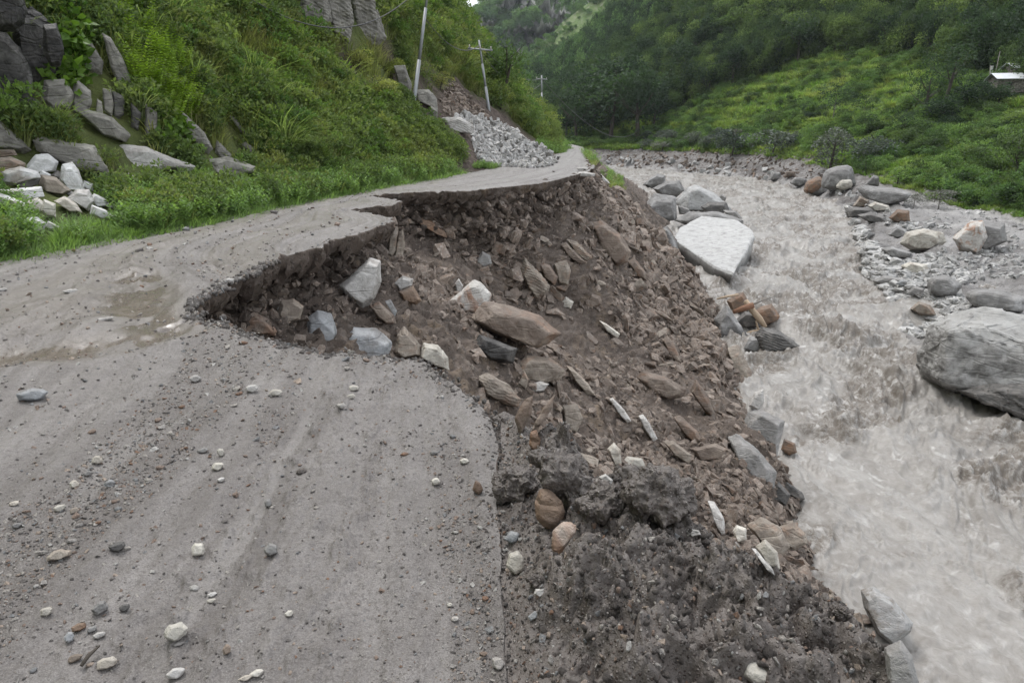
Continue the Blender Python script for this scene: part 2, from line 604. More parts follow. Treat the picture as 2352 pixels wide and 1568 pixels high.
def make_river_mat():
    t = NT('silty_water')
    p = t.pos('Object')
    tu = t.attr('turb')
    cr = t.attr('crest')
    warp = t.noise(t.mapping(p, scale=(1, 0.6, 1)), 0.35, 5, 0.6, 0.8)
    streak = t.noise(t.mapping(p, scale=(1.0, 0.6, 1), rot=(0, 0, 0.35)), 2.4, 10, 0.70, 0.9)
    curl = t.noise(t.mapping(p, scale=(1.0, 0.7, 1)), 2.6, 6, 0.62, 0.9)
    c = t.mix(t.ramp(warp, [(0.35, 0.0), (0.65, 1.0)]), (0.190, 0.176, 0.160), (0.272, 0.258, 0.241))
    c = t.mix(t.ramp(streak, [(0.46, 0.0), (0.70, 0.75)]), c, (0.350, 0.338, 0.322))
    lines = t.noise(t.mapping(p, scale=(1.0, 0.8, 1), loc=(7, 3, 0)), 1.15, 6, 0.62, 2.6)
    ln = t.ramp(t.math('ABSOLUTE', t.math('SUBTRACT', lines, 0.5)), [(0.0, 0.9), (0.035, 0.0)])
    lines2 = t.noise(t.mapping(p, scale=(1.0, 0.7, 1), loc=(2, 9, 0)), 3.4, 5, 0.6, 2.2)
    ln2 = t.ramp(t.math('ABSOLUTE', t.math('SUBTRACT', lines2, 0.5)), [(0.0, 0.8), (0.05, 0.0)])
    dark = t.math('MULTIPLY', t.ramp(curl, [(0.40, 0.75), (0.56, 0.0)]), tu)
    dark = t.math('ADD', dark, t.math('MULTIPLY', ln, t.math('MULTIPLY_ADD', tu, 0.7, 0.22)))
    dark = t.math('ADD', dark, t.math('MULTIPLY', ln2, t.math('MULTIPLY_ADD', tu, 0.7, 0.06)))
    dark = t.math('ADD', dark, t.math('MULTIPLY', t.ramp(streak, [(0.30, 0.7), (0.43, 0.0)]), 0.5), clamp=True)
    c = t.mix(dark, c, (0.130, 0.112, 0.094))
    foam = t.math('MULTIPLY', t.ramp(curl, [(0.52, 0.0), (0.66, 0.8)]), t.math('ADD', t.math('MULTIPLY', cr, 0.7), 0.05, clamp=True))
    c = t.mix(foam, c, (0.58, 0.57, 0.555))
    h = t.math('ADD', t.math('MULTIPLY', streak, 0.8), t.math('MULTIPLY', curl, t.math('MULTIPLY_ADD', tu, 0.5, 0.18)))
    t.principled(c, t.math('MULTIPLY_ADD', tu, 0.2, 0.40), t.bump(h, 0.55, 0.07), 0.3)
    return t.m


def make_ground_mat(name, ca, cb, cc=None, scale=0.3, bd=0.3, rough=0.9):
    t = NT(name)
    p = t.pos('Object')
    a = t.noise(p, scale, 6, 0.6, 0.5)
    b = t.noise(p, scale * 9, 5, 0.65)
    c = t.mix(t.ramp(a, [(0.35, 0.0), (0.65, 1.0)]), ca, cb)
    if cc: c = t.mix(t.ramp(b, [(0.5, 0.0), (0.7, 1.0)]), c, cc)
    t.principled(c, rough, t.bump(t.math('ADD', a, b), 0.7, bd), 0.2)
    return t.m


def make_hill_mat():
    t = NT('hillside_soil')
    p = t.pos('Object')
    so = t.attr('soil')
    a = t.noise(p, 0.5, 6, 0.6, 0.5)
    b = t.noise(p, 5, 6, 0.65)
    g = t.mix(t.ramp(a, [(0.35, 0.0), (0.65, 1.0)]), (0.07, 0.09, 0.032), (0.13, 0.15, 0.05))
    g = t.mix(t.ramp(b, [(0.5, 0.0), (0.7, 0.6)]), g, (0.06, 0.05, 0.03))
    e = t.mix(t.ramp(b, [(0.4, 0.0), (0.65, 1.0)]), (0.050, 0.038, 0.031), (0.125, 0.10, 0.085))
    t.principled(t.mix(so, g, e), 0.92, t.bump(t.math('ADD', a, b), 0.8, 0.15), 0.2)
    return t.m


def make_silt_mat():
    t = NT('grey_silt')
    p = t.pos('Object')
    a = t.noise(t.mapping(p, scale=(1, 0.5, 1)), 0.16, 7, 0.62, 1.2)
    b = t.noise(p, 1.4, 7, 0.68, 0.4)
    c = t.mix(t.ramp(a, [(0.36, 0.0), (0.6, 1.0)]), (0.110, 0.102, 0.098), (0.285, 0.275, 0.268))
    c = t.mix(t.math('MULTIPLY', t.ramp(b, [(0.3, 1.0), (0.46, 0.0)]), 0.8), c, (0.06, 0.052, 0.048))
    wb = t.attr('brown')
    c = t.mix(t.math('MULTIPLY', wb, t.ramp(b, [(0.36, 1.0), (0.62, 0.25)])), c, (0.045, 0.034, 0.028))
    t.principled(c, 0.55, t.bump(t.math('ADD', a, b), 0.8, 0.35), 0.45)
    return t.m


def make_cliff_mat(name='far_cliff', g1=(0.05, 0.085, 0.04), g2=(0.10, 0.145, 0.06)):
    t = NT(name)
    p = t.pos('Object')
    st = t.mapping(p, scale=(1.0, 0.4, 0.32), rot=(0, 0.25, 0))
    a = t.noise(st, 0.05, 8, 0.65, 0.8)
    b = t.noise(st, 0.22, 8, 0.7, 0.6)
    rock = t.mix(t.ramp(b, [(0.36, 0.0), (0.68, 1.0)]), (0.22, 0.22, 0.215), (0.56, 0.54, 0.51))
    green = t.mix(t.ramp(t.noise(p, 0.11, 7, 0.7), [(0.35, 0.0), (0.65, 1.0)]), g1, g2)
    m = t.math('ADD', t.math('MULTIPLY', a, 0.8), t.math('MULTIPLY', b, 0.45))
    m = t.math('ADD', m, t.math('MULTIPLY_ADD', t.normz(), -0.62, 0.30))
    fac = t.ramp(m, [(0.50, 0.0), (0.60, 1.0)])
    t.principled(t.mix(fac, green, rock), 0.95, t.bump(t.math('ADD', a, b), 0.9, 9.0), 0.1)
    return t.m


M_road, M_soil, M_berm, M_river, M_hill, M_silt, M_cliff = make_road_mats(), make_soil_mat(), make_berm_mat(), make_river_mat(), make_hill_mat(), make_silt_mat(), make_cliff_mat()
M_meadow = make_ground_mat('meadow_soil', (0.055, 0.10, 0.022), (0.10, 0.165, 0.035), (0.13, 0.17, 0.05), 0.06, 0.5)
M_forest = make_ground_mat('forest_floor', (0.018, 0.030, 0.012), (0.032, 0.050, 0.018), None, 0.05, 1.0)
M_fargrass = make_ground_mat('far_grass', (0.085, 0.135, 0.045), (0.135, 0.185, 0.065), (0.20, 0.20, 0.14), 0.03, 2.0)

# ------------------------------------------------------------------ road: radial grid, ruts and gravel ridges
def road_height(x, y):
    d2, _, _ = poly_sdist(LIPS[::6], x, y)
    dl, _, _ = poly_sdist(TOE, x, y)
    d2, dl = np.abs(d2), np.abs(dl)
    c = d2 / (d2 + dl + 1e-6) * 8.0
    dist = np.hypot(x, y)
    cn = x * 1.12 + 0.10 * y + 0.16 * np.maximum(0, -x - 1.2) * np.minimum(y, 7) * 0.25
    bl = sstep(5.0, 9.5, y + 0.5 * x)
    w = (1 - bl) * (-cn + 3.0) + bl * c + 0.10 * fbm2(x * 0.5, y * 0.35, 3, 31)
    rut = vnoise2(w * 2.3, y * 0.05 + 7, 11) * 0.030 + vnoise2(w * 6.0, y * 0.12, 12) * 0.014 + vnoise2(w * 15.0, y * 0.25, 14) * 0.006
    fine = fbm2(x * 5.5, y * 4.0, 4, 13) * 0.010 + fbm2(x * 19, y * 19, 4, 15) * 0.0050
    lump = np.maximum(0, fbm2(x * 12, y * 9, 4, 16) - 0.05) * 0.034 * sstep(-0.1, 0.5, fbm2(x * 0.8 + 9, w * 1.3, 3, 17))
    z = rut + fine + lump + fbm2(x * 0.5, y * 0.3, 3, 18) * 0.02
    # the sunken muddy wheel rut with standing water at the left
    dr, _, _ = poly_sdist([(-9, 3.0), (-5.5, 4.2), (-4.2, 4.85), (-3.35, 5.25), (-2.95, 5.7), (-3.6, 6.4), (-4.4, 8.0)], x, y)
    dr = np.abs(dr)
    z = z - 0.05 * np.exp(-(dr / 0.30) ** 2) + 0.03 * np.exp(-((dr - 0.5) / 0.12) ** 2)
    z = z * sstep(0.15, 0.5, dist + 0.2)
    # churned dark strip just beyond the wheel track line at the edge of the heaped mud
    z = z + 0.0
    wet = np.exp(-(dr / 0.26) ** 2) * sstep(-0.25, 0.15, fbm2(x * 1.5, y * 1.5, 3, 19) + 0.2)
    tanp = sstep(-0.15, 0.35, fbm2(x * 0.23 + 5, w * 0.55, 3, 21)) * sstep(4.0, 7, y)
    wet = np.clip(wet + 0.42 * tanp, 0, 1)
    grav = np.clip(sstep(-0.15, 0.4, 0.9 * fbm2(w * 1.9 + 3, y * 0.10, 4, 22) + 0.4 * fbm2(x * 1.6, y * 1.2, 3, 23) + rut * 6), 0, 1)
    grav = np.clip(grav * (1 - wet * 0.8), 0, 1)
    for ck in CRACKS:
        dc, _, _ = poly_sdist(ck, x, y)
        wv = 0.05 * fbm2(x * 3, y * 3, 3, 27)
        z = z - 0.07 * np.exp(-((np.abs(dc) + wv * 0.6) / 0.035) ** 2)
    track = 0.5 + 0.55 * vnoise2(w * 9.0 + 0.3 * fbm2(x * 2, y * 1.2, 2, 33), y * 0.18, 34) + 0.35 * vnoise2(w * 24.0, y * 0.5, 35)
    tm_ = sstep(-0.25, 0.35, fbm2(x * 0.9 + 4, y * 0.6, 3, 36))
    track = 0.5 + (track - 0.5) * (0.25 + 0.75 * tm_)
    road_height.track = np.clip(track * (1 - 0.6 * wet) + 0.3 * wet, 0, 1)
    return z, wet, grav, rut


CRACKS = []
for _c in [[(845, 447), (822, 452), (800, 458), (790, 462)], [(800, 478), (770, 484), (735, 480)], [(1000, 440), (1060, 428), (1120, 425), (1190, 415), (1260, 408)],
           [(1010, 430), (985, 418), (975, 424)], [(440, 720), (420, 735), (380, 742)], [(520, 612), (480, 606), (430, 610)], [(1300, 384), (1340, 379), (1375, 381)], [(905, 470), (870, 462), (840, 463)]]:
    CRACKS.append([(at_z(a, b, 0).x, at_z(a, b, 0).y) for a, b in _c])


def build_road():
    th = np.concatenate([np.linspace(-180, -62, 50)[:-1], np.linspace(-62, 48, 900)[:-1], np.linspace(48, 180, 50)]) * math.pi / 180
    r = np.concatenate([[0.05, 0.4, 0.8], np.exp(np.linspace(math.log(1.1), math.log(28), 520)), np.exp(np.linspace(math.log(28.4), math.log(130), 70))])
    Rg, Tg = np.meshgrid(r, th, indexing='ij')
    X, Y = Rg * np.sin(Tg), Rg * np.cos(Tg)
    far = 130
    road_poly = [tuple(p) for p in LIPW] + [tuple(np.array(p) + (-1.5, 0)) for p in reversed(TOE)]
    road_poly = [(p[0], p[1]) for p in road_poly]
    ins = inside_poly(road_poly, X, Y)
    q = np.stack([ins[:-1, :-1], ins[:-1, 1:], ins[1:, :-1], ins[1:, 1:]])
    keep = q.any(0)
    d, nx_, ny_ = np.zeros(X.shape), X.copy(), Y.copy()
    # snap rim vertices of kept cells to the lip
    kv = np.zeros(X.shape, bool)
    for a in (slice(0, -1), slice(1, None)):
        for b in (slice(0, -1), slice(1, None)):
            kv[a, b] |= keep
    rim = kv & ~ins
    ri = np.where(rim)
    P = LIPW
    for s in range(0, len(ri[0]), 4000):
        a, b = ri[0][s:s + 4000], ri[1][s:s + 4000]
        dd = (X[a, b][:, None] - P[None, :, 0]) ** 2 + (Y[a, b][:, None] - P[None, :, 1]) ** 2
        j = dd.argmin(1)
        ok = np.sqrt(dd[np.arange(len(j)), j]) < 1.2
        X[a[ok], b[ok]] = P[j[ok], 0]
        Y[a[ok], b[ok]] = P[j[ok], 1]
    Z, wet, grav, _ = road_height(X, Y)
    trk = road_height.track
    F = grid_faces(*X.shape, keep)
    co = np.stack([X, Y, Z], -1).reshape(-1, 3)
    co, F, at = compact(co, F, {'wet': wet, 'grav': grav, 'track': trk})
    # crust: rim edges extruded down and drawn in under the surface
    ed = np.concatenate([F[:, [0, 1]], F[:, [1, 2]], F[:, [2, 3]], F[:, [3, 0]]])
    ok = (co[ed[:, 0]] != co[ed[:, 1]]).any(1)
    ed = ed[ok]
    key = np.sort(ed, 1)
    _, inv, cnt = np.unique(key[:, 0] * 10_000_000 + key[:, 1], return_inverse=True, return_counts=True)
    be = ed[cnt[inv] == 1]
    mid = co[be].mean(1)
    dl, _, _ = poly_sdist(_lw[::4], mid[:, 0], mid[:, 1])
    be = be[(np.abs(dl) < 0.35) & (mid[:, 1] > 3.0) & (mid[:, 1] < 70)]
    bv = np.unique(be)
    _, qx, qy = poly_sdist(LIPS[::2], co[bv, 0], co[bv, 1])
    rings = [bv]
    base = co[bv]
    n3 = fbm2(base[:, 0] * 4, base[:, 1] * 4, 3, 55)
    n4 = fbm2(base[:, 0] * 11, base[:, 1] * 11, 3, 56)
    inx, iny = -0.8, 0.6
    mats = [0] * len(F)
    allF = [F]
    idx = {v: i for i, v in enumerate(bv)}
    for k, (dz, inn) in enumerate([(0.03, -0.01), (0.07, 0.01), (0.12, 0.0), (0.18, 0.05), (0.25, 0.10), (0.32, 0.20)]):
        nb = base.copy()
        nb[:, 2] = base[:, 2] - dz * (1 + 0.5 * n3)
        nz1 = fbm3(nb[:, 0] * 9, nb[:, 1] * 9, nb[:, 2] * 12 + 5, 4, 57, 0.6) * (0.02 + 0.28 * dz)
        nz2 = fbm3(nb[:, 0] * 9 + 30, nb[:, 1] * 9, nb[:, 2] * 12, 4, 58, 0.6) * (0.02 + 0.28 * dz)
        nb[:, 0] += inn * -0.75 + nz1
        nb[:, 1] += nz2
        nb[:, 2] += 0.6 * nz1
        nb[:, 1] += inn * np.where(base[:, 1] < 6.2, -0.75, 0.5)
        start = len(co)
        co = np.concatenate([co, nb])
        for kk in at: at[kk] = np.concatenate([at[kk], at[kk][bv] * 0])
        new = np.arange(start, start + len(bv))
        prev = rings[-1]
        pos = {v: i for i, v in enumerate(bv)}
        ia = np.array([pos[v] for v in be[:, 0]]); ib = np.array([pos[v] for v in be[:, 1]])
        allF.append(np.stack([prev[ia], new[ia], new[ib], prev[ib]], 1))
        mats += [1] * len(be)
        rings.append(new)
    F = np.concatenate(allF)
    me = np_mesh('road', co, F, [M_road, M_soil], True, at, mats)
    return obj('road', me, kind='structure')


road = build_road()

# ------------------------------------------------------------------ broken slope between road and river
PAIRS = [((1.5, -30), (7.5, -30)), ((1.45, -2), (6.8, 0)), ((1.4, 1.3), (6.1, 5.4)), ((1.1, 2.2), (6.4, 8.0)), ((.6, 2.8), (6.7, 9.2)), ((.05, 3.75), (7.1, 10.2)), ((-.62, 4.75), (7.4, 11.6)),
         ((-1.7, 5.15), (7.3, 12.6)), ((-2.85, 5.9), (7.3, 13.6)), ((-3.35, 7.0), (7.45, 14.6)), ((-3.4, 9.3), (7.9, 16.5)), ((-3.0, 11.3), (8.2, 18)), ((-3.0, 13.4), (8.5, 19.5)),
         ((-3.9, 16), (8.7, 21)), ((-3.9, 18.9), (8.9, 22.6)), ((-2.6, 20.0), (9.1, 24.4)), ((-.7, 20.6), (9.4, 26.2)), ((.4, 22.4), (9.7, 28.2)), ((2.35, 27.2), (10.6, 32.6)),
         ((3.1, 29.6), (11.2, 35.5)), ((3.6, 32.5), (11.9, 39.5)), ((4.5, 40.5), (14.2, 54)), ((6.1, 60), (19, 88)), ((6.9, 74), (22, 115)), ((6.6, 85), (24, 140)), ((2, 101), (18, 165)), ((-12, 117), (0, 190)), ((-40, 142), (-40, 215))]


def build_slope():
    P = np.array([a + b for a, b in PAIRS], float)
    # refine along the curve with a step that grows with distance
    seg = np.linalg.norm(np.diff(P, axis=0)[:, :2], axis=1) * 0.6 + np.linalg.norm(np.diff(P, axis=0)[:, 2:], axis=1) * 0.4
    s = np.concatenate([[0], np.cumsum(seg)])
    fine = np.linspace(0, s[-1], 6000)
    Q = np.stack([np.interp(fine, s, P[:, k]) for k in range(4)], 1)
    k = 40
    w = np.exp(-0.5 * (np.arange(-k, k + 1) / 13.0) ** 2); w /= w.sum()
    Q = np.stack([np.convolve(np.pad(Q[:, i], k, mode='edge'), w, 'valid') for i in range(4)], 1)
    dist = np.hypot(Q[:, 0], Q[:, 1])
    ds = s[-1] / 6000
    dens = np.where((Q[:, 1] > 1.2) & (Q[:, 1] < 60), 1 / (0.0046 * np.clip(dist, 4.5, 60)), 1 / (0.02 * np.clip(dist, 5, 200) + 0.05))
    cum = np.cumsum(dens) * ds
    n = int(cum[-1])
    ti = np.interp(np.arange(n), cum, np.arange(6000))
    Q = np.stack([np.interp(ti, np.arange(6000), Q[:, i]) for i in range(4)], 1)
    L = np.hypot(Q[:, 2] - Q[:, 0], Q[:, 3] - Q[:, 1])
    a = np.concatenate([np.linspace(0, 1, 34)[:-1] * 0.085, 0.085 + np.linspace(0, 1, 270) * 0.915, 1 + np.linspace(0.02, 0.35, 14)])   # wall rows, scree rows, foot under water
    A, I = np.meshgrid(a, np.arange(n), indexing='ij')
    px, py, wx, wy = (Q[:, i][None, :] for i in range(4))
    Ln = L[None, :]
    wallh = 0.95 + 0.35 * vnoise2(np.cumsum(np.ones(n))[None, :] * 0.013 + 0 * A, A * 0, 61)
    wallh = wallh * (0.35 + 0.65 * sstep(3.6, 5.4, py)) * (1 - 0.35 * sstep(24, 34, py))
    wallh = np.where(py < 3.0, 0.3, wallh)
    tw = np.clip(A / 0.085, 0, 1)
    ta = np.clip((A - 0.085) / 0.915, 0, 2.0)
    hor = 0.30 * tw ** 2.2 - 0.20 * np.sin(tw * math.pi) ** 1.2 * sstep(4.6, 6.5, py) + ta * (Ln - 0.30)
    z0 = np.where(py < 4.3, -0.25, -0.10)
    zfall = 1 - (1 - np.clip(ta, 0, 1)) ** 1.12
    Z = z0 - tw * wallh - (-RIVER_Z - wallh + 0.35) * (0.55 * ta + 0.45 * zfall)
    # steeper undercut foot where the river bites
    Z = Z + 0.9 * np.exp(-((ta - 0.84) / 0.11) ** 2) * sstep(9, 13, py) * (1 - sstep(22, 30, py))
    ux, uy = (wx - px) / Ln, (wy - py) / Ln
    X = px + ux * hor
    Y = py + uy * hor
    Pg = np.stack([X, Y, Z], -1)
    N = grid_normals(Pg)
    if N[..., 2].mean() < 0: N = -N
    flat = [Pg[..., i].ravel() for i in range(3)]
    big = fbm3(flat[0] * 0.42, flat[1] * 0.42, flat[2] * 0.42, 4, 71)
    bl, _ = worley3(flat[0] * 1.7 + 0.3 * big, flat[1] * 1.7, flat[2] * 2.6, 72)
    _, cv = worley3(flat[0] * 3.6 + 0.5 * big, flat[1] * 3.6, flat[2] * 5.0, 73)
    sm = fbm3(flat[0] * 6.5, flat[1] * 6.5, flat[2] * 6.5, 4, 74, 0.6)
    along = np.broadcast_to(np.arange(n)[None, :], A.shape).ravel() * 1.0
    sh = A.shape
    big, bl, cv, sm = (v.reshape(sh) for v in (big, bl, cv, sm))
    wallw = np.clip(1 - ta * 6, 0, 1)
    wl_, wc_ = worley3(flat[0] * 5.5, flat[1] * 5.5, flat[2] * 8.0, 77)
    wl_, wc_ = wl_.reshape(sh), wc_.reshape(sh)
    D = wallw * (0.16 * (0.5 - wl_) * (0.3 + wc_) + 0.09 * sm) + 0.42 * big * np.clip(ta * 3, 0.12, 1) + (0.30 * (0.6 - bl)) * (0.35 + 0.4 * wallw) + 0.13 * (cv - 0.5) * (0.45 + 0.8 * wallw) + 0.075 * sm
    fade = np.clip(A / 0.012, 0, 1)
    D = D * fade
    Pg = Pg + N * D[..., None]
    Pg[..., 2] = np.minimum(Pg[..., 2], -0.07)
    F = grid_faces(*sh)
    me = np_mesh('broken_slope', Pg.reshape(-1, 3), F, [M_soil], True)
    o = obj('broken_slope', me, kind='structure')
    Nn = grid_normals(Pg)
    if Nn[..., 2].mean() < 0: Nn = -Nn
    return o, Pg, Nn, A


slope, SLP, SLN, SLA = build_slope()

# ------------------------------------------------------------------ heaped wet mud on the outer road edge
def berm_height(x, y):
    d, _, _ = poly_sdist(BERM, x, y)                    # positive inside (towards the road)
    xin = np.maximum(0, x + 0.04 + 0.02 * vnoise2(y * 2, y * 0, 80))
    # distance from the wheel-track line
    base = 0.03 + 0.06 * sstep(0.0, 0.35, xin) + 0.05 * sstep(0.5, 1.1, xin)
    base = base * sstep(-0.02, 0.10, xin)
    w1, c1 = worley2(x * 3.4 + 0.5 * fbm2(x * 4, y * 4, 3, 81), y * 3.4 + 0.4 * fbm2(x * 4 + 9, y * 4, 3, 79), 82)
    w2, c2 = worley2(x * 7.5 + 0.3 * fbm2(x * 6, y * 6, 2, 83), y * 7.5, 84)
    w3, _ = worley2(x * 19, y * 19, 85)
    amp = 0.12 + 0.88 * sstep(0.02, 0.30, xin)
    l = 0.15 * np.sqrt(np.maximum(0, 0.45 - w1 ** 2)) * (0.1 + c1 ** 1.6 * 1.3) + 0.030 * np.sqrt(np.maximum(0, 0.42 - w2 ** 2)) * (0.3 + c2) + 0.018 * (0.6 - w3)
    l = l + 0.05 * fbm2(x * 1.6, y * 1.6, 3, 86) + 0.075 * fbm2(x * 4.5, y * 4.5, 6, 87, 0.64) + 0.007 * fbm2(x * 40, y * 40, 3, 88)
    z = base + l * amp
    out = np.maximum(0, 0.06 - d)
    z = z - out * 1.1 - out ** 2 * 3.5
    return z


def build_berm():
    x = np.arange(-0.09, 3.3, 0.0085)
    y = np.concatenate([np.linspace(-8, 1.0, 120)[:-1], np.arange(1.0, 4.9, 0.0085)])
    Yg, Xg = np.meshgrid(y, x, indexing='ij')
    Z = berm_height(Xg, Yg)
    d, _, _ = poly_sdist(BERM, Xg, Yg)
    Z = np.where(Xg < -0.07, -0.03, Z)
    keep = ((d > -0.85) & (Z > -1.5))[:-1, :-1] & ((Yg < 3.75) | (Xg > -0.02 + 0.5 * (Yg - 3.75)))[:-1, :-1] & (Yg < 4.3)[:-1, :-1]
    # 3-d roughness so that clods overhang a little
    n1 = fbm2(Xg * 7, Yg * 7 + Z * 7, 3, 90) * 0.018
    n2 = fbm2(Xg * 7 + 50, Yg * 7 + Z * 7, 3, 91) * 0.018
    am = sstep(0.1, 0.3, Xg)
    co = np.stack([Xg + n1 * am, Yg + n2 * am, Z], -1).reshape(-1, 3)
    F = grid_faces(*Xg.shape, keep)
    co, F, _ = compact(co, F)
    me = np_mesh('mud_bank', co, F, [M_berm], True)
    return obj('mud_bank', me, kind='structure')


berm = build_berm()

# ------------------------------------------------------------------ river
def build_river():
    th = np.concatenate([np.linspace(-25, 0, 60)[:-1], np.linspace(0, 48, 560)[:-1], np.linspace(48, 125, 60)]) * math.pi / 180
    r = np.exp(np.linspace(math.log(7.0), math.log(290), 640))
    Rg, Tg = np.meshgrid(r, th, indexing='ij')
    X, Y = Rg * np.sin(Tg), Rg * np.cos(Tg)
    u, v = X * 0.95 + Y * 0.1, Y * 0.95 - X * 0.25
    wx, wy = fbm2(u * 0.12, v * 0.10, 3, 101) * 2.2, fbm2(u * 0.12 + 9, v * 0.10, 3, 102) * 2.2
    h1 = fbm2((u + wx) * 0.28, (v + wy) * 0.22, 3, 103)
    h2 = 1 - np.abs(fbm2((u + wx) * 0.55, (v + wy) * 0.45, 3, 104)) * 2
    calm = sstep(9, 30, np.hypot(X, Y))
    turb = sstep(0.02, 0.45, fbm2((u + wx) * 0.23 + 4, (v + wy) * 0.30, 4, 105) + 0.10 * calm)
    near = 1 - sstep(6, 17, Y)
    turb = turb * (1 - 0.55 * near)
    h3 = 1 - np.abs(fbm2(u * 1.5 + wx, v * 1.5 + wy, 4, 106)) * 2
    h4 = fbm2(u * 4.2, v * 4.2, 4, 107)
    h5 = fbm2(u * 1.1 + wx, v * 0.8 + wy, 4, 108)
    h6 = 1 - np.abs(fbm2((u + wx) * 0.9 + 20, (v + wy) * 0.7, 4, 109)) * 2
    Z = RIVER_Z + 0.38 * h1 * (0.4 + calm) + 0.18 * np.maximum(h2, 0) ** 2 * (0.25 + turb) + turb * 0.10 * h3 + turb * 0.035 * h4 + 0.02 * h4 + 0.16 * h5 * (0.35 + calm) + 0.12 * np.maximum(h6, 0) ** 3 * (0.4 + calm) - 0.1
    crest = sstep(0.35, 0.9, h3) * (0.3 + 0.7 * calm)
    F = grid_faces(*X.shape)
    me = np_mesh('river', np.stack([X, Y, Z], -1).reshape(-1, 3), F, [M_river], True, {'turb': turb, 'crest': crest})
    return obj('river', me, kind='structure')


river = build_river()

# ------------------------------------------------------------------ hillside on the left
def hill_height(x, y):
    d, _, _ = poly_sdist(TOE, x, y)
    n = fbm2(x * 0.11, y * 0.11, 4, 111)
    n2 = fbm2(x * 0.45, y * 0.45, 4, 112)
    bench = 1.3 + 1.9 * np.exp(-((y - 10.5) / 4.5) ** 2) + 0.5 * vnoise2(y * 0.3, y * 0 + 3, 113)
    pile = sstep(27, 30, y) * (1 - sstep(50, 54, y))
    bench = bench * (1 - 0.85 * pile)
    d1 = np.maximum(0, d)
    slope_ = 1.13 + 0.16 * n - 0.30 * pile * (1 - sstep(4, 6, d1))
    z = 0.22 * np.minimum(d1, bench) + slope_ * np.maximum(0, d1 - bench) + 0.5 * n2 * sstep(0.6, 4, d1) + 0.08 * fbm2(x * 2.2, y * 2.2, 3, 114) * sstep(0, 1, d1)
    z = z + 1.6 * n * sstep(5, 14, d1)
    z = np.where(d < 0, -0.35 * np.minimum(1, -d), z)
    z = 45 * (1 - np.exp(-np.maximum(z, 0) / 200)) * 200 / 45 / 1.0 * 0 + z
    return z, d


def hill_soil(x, y, d):
    sl = np.exp(-(((x + 0.30 * d) - (-1.0 + (y - 34) * 0.18)) / 2.0) ** 2) * 0
    # bare slide scar above the stone heap
    s = sstep(27, 31, y + 0.3 * d) * (1 - sstep(44, 52, y - 0.6 * d)) * (1 - sstep(6.5, 9.5, d))
    s = s * (1 - sstep(4.0, 5.6, d + 0.8 * fbm2(x * 0.6, y * 0.6, 3, 122))) * sstep(-0.15, 0.2, fbm2(x * 0.5, y * 0.5, 3, 121) + 0.3)
    s = np.maximum(s, sstep(27.5, 29, y) * (1 - sstep(50, 53, y)) * (1 - sstep(3.6, 4.2, d)) * (d > -0.3))
    return s


def build_hill():
    th = np.concatenate([np.linspace(-175, -50, 90)[:-1], np.linspace(-50, 9, 420)]) * math.pi / 180
    r = np.exp(np.linspace(math.log(4.5), math.log(230), 420))
    Rg, Tg = np.meshgrid(r, th, indexing='ij')
    X, Y = Rg * np.sin(Tg), Rg * np.cos(Tg)
    Z, d = hill_height(X, Y)
    keep = (d > -0.9)[:-1, :-1]
    so = hill_soil(X, Y, d)
    F = grid_faces(*X.shape, keep)
    co, F, at = compact(np.stack([X, Y, Z], -1).reshape(-1, 3), F, {'soil': so})
    me = np_mesh('hillside', co, F, [M_hill], True, at)
    return obj('hillside', me, kind='structure'), (X, Y, Z, d, so)


hill, HILL = build_hill()

# ------------------------------------------------------------------ valley side across the river, ridges and the far mountain
def zv(y, v):
    V = (341 - v) / 692.0
    return EYE + y * (-SP + V * CP) / (CP + V * SP)


